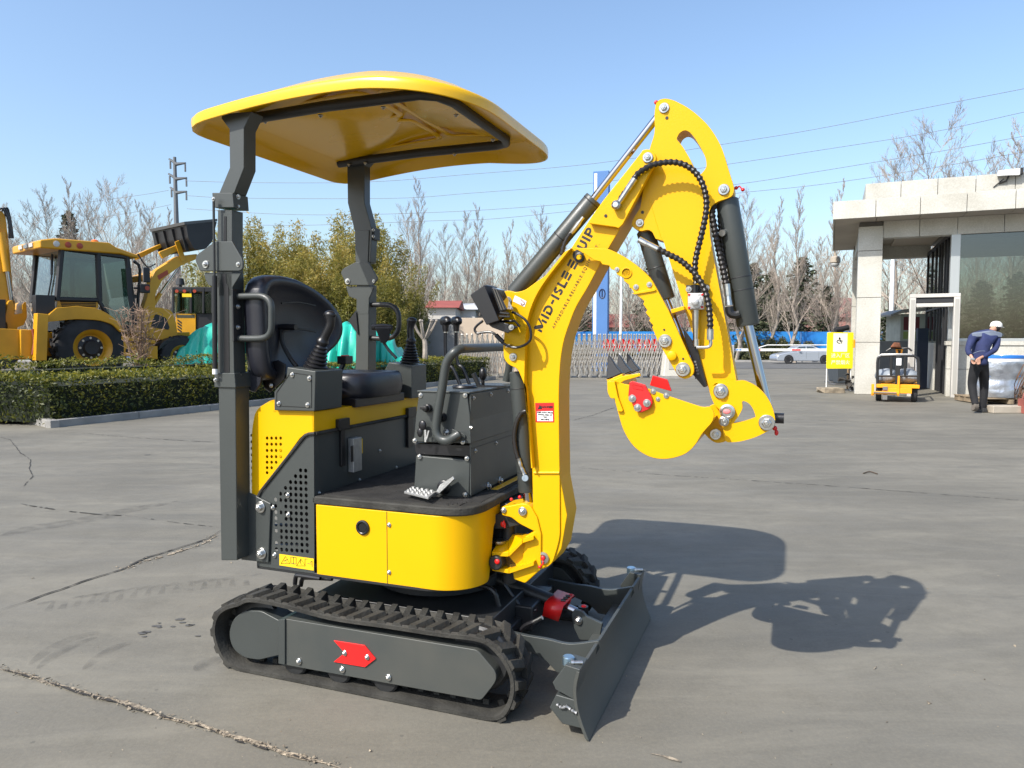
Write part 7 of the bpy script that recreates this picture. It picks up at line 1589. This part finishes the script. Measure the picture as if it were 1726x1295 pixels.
fl = Vector(anL); m = MB(); m.hull([fl + Vector(v) for v in ((-.045, -.05, -.0), (.045, -.05, 0), (-.045, -.03, -.12), (.045, -.03, -.12), (-.05, .03, -.16), (.05, .03, -.16), (-.05, .05, -.13), (.05, .05, -.13), (-.045, .05, .0), (.045, .05, 0), (-.04, -.06, -.05), (.04, -.06, -.05))]); m.build('shoe', SHO, pe, .015)
m = MB(); fr_ = Vector((anR[0], anR[1], 0)); m.hull([fr_ + Vector(v) for v in ((-.045, -.09, .004), (.045, -.09, .004), (-.05, .16, .004), (.05, .16, .004), (-.045, -.09, .09), (.045, -.09, .09), (-.04, .1, .06), (.04, .1, .06))]); m.build('shoe', mat('shoe_dark', (.03, .03, .03), .6), pe, .015)
# head: face profile turned right and down, cap, hair, ears
hv = Vector(hd); m = MB(); m.ball(tuple(hv + Vector((.01, .01, -.005))), .088, (.95, 1.08, 1.15)); m.hull([hv + Vector(v) for v in ((.06, .04, -.05), (.10, .06, -.07), (.085, .09, -.09), (.04, .07, -.10), (.05, .0, -.06))]); m.ball(tuple(hv + Vector((.108, .06, -.045))), .016, (1, .8, 1.2)); m.ball(tuple(hv + Vector((.03, -.075, -.025))), .024, (.6, .4, 1.1)); m.build('head', SKN, body)
m = MB(); m.ball(tuple(hv + Vector((.092, .03, -.02))), .009); m.tube([hv + Vector((.085, .05, -.075)), hv + Vector((.098, .065, -.078))], .004, 5); m.build('eye_and_mouth', INK, body)
m = MB(); m.ball(tuple(hv + Vector((-.012, -.005, -.012))), .094, (.98, 1.06, 1.0)); m.build('hair', mat('hair_black', (.012, .010, .010), .6), body)
m = MB(); m.lathe([(.104, -.01), (.108, .02), (.098, .065), (.065, .10), (.02, .112)], tuple(hv + Vector((-.002, .0, .0))), (.12, .02, 1), 18); m.hull([hv + Vector(v) for v in ((.07, -.05, .012), (.07, .08, .012), (.165, .0, -.012), (.16, .07, -.012), (.07, -.05, .0), (.07, .08, .0), (.165, .0, -.02), (.16, .07, -.02))]); m.build('cap', CAPM, body, .006)
def hand(c, sx, name):
    c = Vector(c); m = MB(); m.hull([c + Vector(v) for v in ((-.03, -.015, .02), (.03, -.015, .02), (-.035, .012, .02), (.035, .012, .02), (-.035, -.018, -.045), (.035, -.018, -.045), (-.032, .012, -.045), (.032, .012, -.045))])
    for k, L_ in enumerate((.05, .06, .056, .042)): x = -.027 + .018 * k; m.tube([c + Vector((x, -.004, -.04)), c + Vector((x + .004 * sx, -.018, -.04 - L_ * .55)), c + Vector((x + .012 * sx, -.034, -.04 - L_ * .85))], lambda t: .0095 - .002 * t, 7, 3)
    m.tube([c + Vector((.03 * sx, 0, 0)), c + Vector((.05 * sx, -.012, -.02)), c + Vector((.05 * sx, -.022, -.045))], .0105, 7, 3); o = m.build(name, SKN, body, sharp=70); return o
hand(haL, 1, 'hand'); hand((haR[0] + .01, haR[1] - .035, haR[2] + .005), -1, 'hand')
MB().lathe([(.04, -.02), (.043, 0), (.04, .02)], haL, (.5, .1, 1), 12).build('glove_cuff', mat('grey_glove', (.2, .2, .2), .8), body)
# ================================================================ CARGO TRICYCLE
tb = G(1512, 678); TR = Frame((tb.x, tb.y, 0), R(-27)); tk = thing('cargo_cart', 'small motor cargo cart with black rail frame and yellow chassis beside the gatehouse column', 'cargo cart', TR.o, R(-27))
TY = mat('cart_yellow', (.85, .34, .005), .4, 0, .12, 4); TB = mat('cart_black', (.015, .015, .015), .4)
def T(px, py, y=0): return TR.Y3(px, py, y)
m = MB(); q = [T(x, y, 0) for x, y in ((1479,650),(1479,612),(1480,604),(1485,600),(1512,599.5),(1540,600),(1547,604),(1548,612),(1548,650))]; m.tube(q, .032, 8, 0); m.tube([T(1480,634), T(1548,634)], .024, 8)
for x in (1502, 1525.5): m.tube([T(x, 600), T(x, 634)], .03, 6)
m.b2(T(1510, 600).x, T(1518, 600).x, -.03, .01, T(1512, 648).z, T(1512, 600).z); m.build('rear_rack', TB, tk, .006)
for s in (1.35,):
    m = MB(); m.tube([v + Vector((0, s, 0)) for v in q], .028, 8); m.tube([q[0] + Vector((0, 0, .1)), q[0] + Vector((0, s, .1))], .022, 6); m.tube([q[-1] + Vector((0, 0, .1)), q[-1] + Vector((0, s, .1))], .022, 6); m.tube([q[2], q[2] + Vector((0, s, 0))], .022, 6); m.tube([q[-3], q[-3] + Vector((0, s, 0))], .022, 6); m.build('side_rail', ALU, tk)
m = MB(); z1 = T(1512, 648).z; z2 = T(1512, 654).z; xl, xr = T(1477, 650).x, T(1550, 650).x; m.b2(xl, xr, -.06, 1.45, z2, z1); m.b2(xl + .15, xr - .15, -.08, -.02, T(0, 660).z if False else z2 - .12, z2)
for x in (1489, 1490): pass
m.b2(T(1488, 0).x, T(1493, 0).x, -.10, -.05, T(1490, 667).z, z1); m.b2(T(1533, 0).x, T(1537, 0).x, -.10, -.05, T(1534, 668).z, T(1534, 634).z); m.b2(T(1488, 0).x, T(1537, 0).x, -.12, -.06, T(0, 662).z if False else T(1512, 665).z, T(1512, 660).z); m.build('chassis', TY, tk, .008)
for x in (1481, 1541):
    c = T(x, 664, .25); w_ = MB(); r = .21; w_.lathe([(r * .55, -.055), (r * .9, -.06), (r, -.035), (r, .035), (r * .9, .06), (r * .55, .055)], (c.x, .25, r), (1, 0, 0), 26, False); o = w_.build('wheel', TYR, tk); MB().lathe([(.03, -.04), (r * .56, -.045), (r * .58, -.03), (r * .58, .03), (r * .56, .045), (.03, .04)], (c.x, .25, r), (1, 0, 0), 20).build('rim', ALU, o)
m = MB(); m.b2(T(1496, 0).x, T(1530, 0).x, .1, .5, .16, .34); m.cyl((T(1512, 0).x, -.1, .22), (T(1512, 0).x, .6, .22), .07); m.build('motor', mat('motor_orange', (.35, .11, .02), .6), tk, .01)
m = MB(); MB().lathe([(.05, -.05), (.17, -.04), (.19, .0), (.17, .04), (.05, .05)], (T(1512, 0).x, 1.7, .19), (1, 0, 0), 20).build('front_wheel', TYR, tk); m.b2(T(1512, 0).x - .05, T(1512, 0).x + .05, -.1, -.02, .05, .35); m.b2(T(1492, 0).x, T(1532, 0).x, -.14, -.02, .20, .23); m.build('drawbar', mat('dull_metal', (.2, .19, .18), .5, .5), tk, .006)
m = MB(); m.hull([T(x, y, yy) for x, y in ((1509,586),(1523,586),(1520,598),(1511,598)) for yy in (1.5, 1.62)]); hb = m.build('control_head', TY, tk, .012)
m = MB(); m.tube([T(1494, 592, 1.5), T(1503, 587, 1.5), T(1516, 588, 1.5), T(1530, 587, 1.5), T(1537, 592, 1.5)], .022, 8, 3); m.tube([T(1516, 590, 1.5), (T(1516, 590, 1.5).x, 1.7, .4)], .035, 8); m.build('handlebar', TB, tk)
m = MB(); m.hull([T(x, y, yy) for x, y in ((1500,586),(1507,577),(1517,578),(1519,586)) for yy in (1.2, 1.5)]); m.build('saddle', mat('brown_cloth', (.20, .07, .03), .8, 0, .5, 8), tk, .03)
m = MB(); a = T(1515, 610, -.04); m.b2(a.x - .05, a.x + .05, a.y - .01, a.y + .01, a.z - .08, a.z + .08); m.build('paper_tag', WHT, tk)
SACK = mat('sack_plastic', (.26, .29, .32), .4, 0, .25, 5, .8, 16)
def sack(c, r, sc_, label, seed, par=None):
    m = MB(); m.ball((0, 0, 0), r, sc_, 26, 18)
    for v in m.bm.verts: n_ = noise.noise(v.co * 5 + Vector((seed, 0, 0))) * .10 * r + abs(noise.noise(v.co * 12)) * .06 * r; v.co += v.co.normalized() * n_
    o = m.build('sack', SACK, sharp=60); o.location = TR.o + TR.x * c[0] + TR.y * c[1] + Vector((0, 0, c[2])); tag(o, label, 'sack'); return o
a = T(1495, 627, .45); sack((a.x, .45, z1 + .17), .25, (.9, 1.3, .7), 'pale grey plastic sack on the left of the cart bed', 1); a = T(1527, 627, .45); sack((a.x, .4, z1 + .17), .26, (1.0, 1.3, .66), 'pale grey plastic sack on the right of the cart bed', 5)
# ================================================================ YELLOW NOTICE BOARD
sb_ = W(1416, 655, 20.2); nb = thing('notice_sign', 'bright yellow notice board on thin white legs left of the gatehouse column', 'sign', (sb_.x, 20.2, 0), 0)
def S(px, py): p = W(px, py, 20.2); return (p.x - sb_.x, 0, p.z)
a, b = S(1393, 621.5), S(1438.5, 560.5); SY = mat('sign_yellow', (.86, .72, .01), .5, 0, .04, 2)
bd_ = MB().prism(fil([(a[0], a[2]), (b[0], a[2]), (b[0], b[2]), (a[0], b[2])], .03), -.02, .02).build('board', SY, nb, .004)
for x in (a[0] + .02, b[0] - .03): MB().tube([(x, .03, 0), (x, .03, b[2] - .05)], .014, 8).build('leg', WHT, nb)
MB().tube([(a[0], -.25, .02), (a[0], .3, .02)], .012, 6).build('foot_bar', WHT, nb)
p, q = S(1403.5, 593), S(1428, 562); MB().b2(p[0], q[0], -.0225, -.021, p[2], q[2]).build('white_field', mat('sign_white', (.86, .84, .72), .5), bd_)
m = MB(); c = S(1414.5, 576); cx_, cz_ = c[0], c[2]; m.prism([(cx_ + .03 * math.cos(R(t)), cz_ + .09 + .03 * math.sin(R(t))) for t in range(0, 360, 40)], -.0245, -.023); m.tube([(cx_ + .075 * math.cos(R(t)), -.024, cz_ + .045 * math.sin(R(t))) for t in range(60, 300, 20)], .012, 4); m.tube([(cx_ - .0, -.024, cz_), (cx_ + .07, -.024, cz_ + .03), (cx_ + .05, -.024, cz_ - .05)], .012, 4); m.build('figure_mark', INK, bd_)
WTX = mat('sign_text_white', (.9, .88, .75), .5)
for k, (s_, yy) in enumerate((('\u8fdb\u5165\u5382\u533a', 600), ('\u4e25\u7981\u70df\u706b', 611.5))):
    c = S(1416, yy); text(s_, .13, WTX, bd_, (c[0], -.0235, c[2]), (1, 0, 0), (0, 0, 1), 0, 1.0, ext=.002)
# bins, rubble and posts behind the board
def bin_(px, py, d, s, label):
    c = G(px, py); t = thing('waste_bin', label, 'bin', (c.x, c.y, 0)); m = MB(); m.hull([(x * w_, y * w_, z) for w_, z in ((.20 * s, .06), (.27 * s, .92 * s)) for x in (-1, 1) for y in (-1, 1)]); bo = m.build('bin_body', mat('bin_grey', (.055, .065, .075), .5), t, .02); MB().b2(-.30 * s, .30 * s, -.32 * s, .30 * s, .92 * s, 1.0 * s).build('lid', mat('bin_lid', (.04, .045, .05), .5), t, .02); MB().b2(-.34 * s, .3 * s, -.3 * s, .3 * s, .0, .05).build('base', mat('bin_base', (.10, .10, .10), .6), t, .01); m = MB(); m.tube([(-.06, -.275 * s, .80), (0, -.28 * s, .86), (.06, -.275 * s, .80)], .012, 5); m.build('arrow_mark', mat('mark_blue', (.2, .35, .7), .5), bo)
bin_(1417, 649, 0, .85, 'dark grey waste bin with a small blue arrow, under the yellow notice board'); bin_(1408, 645, 0, .8, 'dark waste bin half hidden to the left of the other bin')
m = MB(); rnd = random.Random(2)
def slab_(label, px0, px1, py, h, mt, name):
    a, b = G(px0, py), G(px1, py); m = MB(); m.hull([(x, y, z) for x in (0, b.x - a.x) for y in (0, .5) for z in (0, h)] + [(-.08, .2, h * .6), (b.x - a.x + .1, .25, h * .3)]); o = m.build(name, mt, bevel=.02); o.location = (a.x, a.y, 0); tag(o, label, name.replace('_', ' ')); return o
slab_('flat weathered sandbag slab lying in front of the yellow notice board', 1389, 1424, 663, .13, mat('old_slab', (.34, .28, .2), .9, 0, .5, 6, .5, 20), 'stone_slab')
o = MB(); 
for k in range(7): c = Vector((rnd.uniform(-.16, .16), rnd.uniform(-.1, .1), .06 + .07 * k)); o.hull([c + Vector((rnd.uniform(-.12, .12), rnd.uniform(-.12, .12), rnd.uniform(-.08, .08))) for _ in range(8)])
o = o.build('rag_heap', mat('dirty_rag', (.05, .045, .04), .95, 0, .5, 8), bevel=.01); o.location = (*G(1431, 660).xy, 0); tag(o, 'small dark heap of rags against the foot of the column', 'rag heap')
o = MB().tube([(0, 0, 0), (.03, .02, 1.0)], .03, 6).tube([(.12, .1, 0), (.12, .1, 1.5)], .025, 6).build('wooden_pole', mat('old_wood', (.30, .20, .11), .8, 0, .4, 8)); o.location = (*G(1428, 656).xy, 0); tag(o, 'two wooden poles tied together leaning behind the yellow notice board', 'pole')
o = MB(); a = W(1408, 557, 20.9); b = W(1430, 552, 20.9); o.tube([a, b], .075, 10).tube([a + Vector((.1, 0, -.1)), b + Vector((-.1, 0, -.05))], .04, 8); tag(o.build('black_roll', LBK, bevel=.004), 'black rolled object showing above the top edge of the yellow notice board', 'roll')
o = MB(); c = W(1441, 580, 19.6); o.b2(c.x - .05, c.x + .05, c.y - .03, c.y + .03, c.z - .10, c.z + .12); tag(o.build('orange_tag', TY, bevel=.01), 'small orange box fixed to the left side of the gatehouse column', 'box')
# ================================================================ WRAPPED DRUM ON A PALLET
dp_ = G(1698, 682); dr = thing('wrapped_drum', 'large blue drum wrapped in silver film behind the walking person, by the right edge', 'drum', (dp_.x, dp_.y + .35, .16))
FLM = mat('silver_film', (.44, .47, .52), .22, .6, .3, 7, 1.0, 14); FLM.node_tree.nodes['Principled BSDF'].inputs['Roughness'].default_value = .22
zt_ = W(1698, 599, dp_.y + .35).z - .16; m = MB(); N_ = 64; rows = []; rnd = random.Random(6)
for j in range(22):
    t = j / 21; z = t * (zt_ * .86); r = .52 + .02 * math.sin(t * 9)
    rows.append([m.v(((r + .022 * noise.noise(Vector((math.cos(a_) * 2.5, math.sin(a_) * 2.5, z * 9))) + .012 * noise.noise(Vector((a_ * 3, z * 22, 1)))) * math.cos(a_), (r + .022 * noise.noise(Vector((math.cos(a_) * 2.5, math.sin(a_) * 2.5, z * 9)))) * math.sin(a_), z)) for a_ in [2 * math.pi * k / N_ for k in range(N_)]])
for a_, b_ in zip(rows, rows[1:]):
    for k in range(N_): m.face([a_[k], a_[(k + 1) % N_], b_[(k + 1) % N_], b_[k]])
m.build('film_wrap', FLM, dr, sharp=50)
MB().lathe([(.50, zt_ * .5), (.51, zt_ * .93), (.53, zt_ * .94), (.53, zt_), (.47, zt_), (.45, zt_ * .95)], (0, 0, 0), None, 40).build('drum_body', mat('drum_blue', (.02, .16, .52), .4, coat=.3), dr)
MB().lathe([(.505, zt_ * .80), (.53, zt_ * .82), (.53, zt_ * .92), (.505, zt_ * .93)], (0, 0, 0), None, 40).build('white_sheet', mat('white_film', (.75, .75, .74), .35, 0, .1, 6, .4, 12), dr)
pl = thing('pallet', 'worn wooden pallet under the silver wrapped drum', 'pallet', (dp_.x, dp_.y + .1, 0), R(-4)); WD = mat('pallet_wood', (.30, .23, .15), .85, 0, .45, 6, .4, 20)
for k in range(5): MB().b2(-.62, 1.2, -.25 + .24 * k, -.07 + .24 * k, .125, .15).build('board', WD, pl, .003)
for k in range(4): MB().b2(-.6 + .55 * k, -.5 + .55 * k, -.25, .9, .02, .12).build('stringer', WD, pl, .003)
o = MB().b2(0, 1.6, 0, .3, 0, .14).build('kerb_block', mat('kerb_block', (.40, .35, .28), .85, 0, .2, 4, .3, 30), bevel=.015); c = G(1674, 697); o.location = (c.x, c.y, 0); tag(o, 'pale kerb block lying in front of the pallet, right of the person', 'kerb block')
rnd = random.Random(8); m = MB(); c = G(1728, 690)
for k in range(26): ph = rnd.uniform(0, 6.28); rr = rnd.uniform(.25, .5); tilt = rnd.uniform(-.5, .5); cc_ = Vector((rnd.uniform(-.1, .1), rnd.uniform(-.1, .1), .55 + rnd.uniform(-.1, .25))); m.tube([cc_ + Vector((rr * .6 * math.cos(t_ * .6 + ph), rr * .35 * math.sin(t_ * .6 + ph), rr * 1.1 * math.sin(t_ * .6 + ph + 1.3))) for t_ in range(11)], .009, 4)
o = m.build('wire_coil', mat('rusty_wire', (.16, .09, .055), .8, .2, .4, 8)); o.location = (c.x + .18, c.y + .1, 0); tag(o, 'tangled coil of rusty wire at the right edge beside the silver drum', 'wire coil')
m = MB(); m.hull([(x, y, z) for x, w_, z in ((0, 1, 0),) for x in (-.12, .12) for y in (-.1, .1) for z in (0, .28)]); m.tube([(-.1, 0, .28), (-.06, 0, .4), (.06, 0, .4), (.1, 0, .28)], .015, 6, 3); o = m.build('red_can', mat('can_red', (.30, .09, .07), .6, 0, .3, 6), bevel=.02); c = G(1727, 697); o.location = (c.x + .05, c.y, 0); tag(o, 'dull red can at the right edge below the rusty wire', 'can')
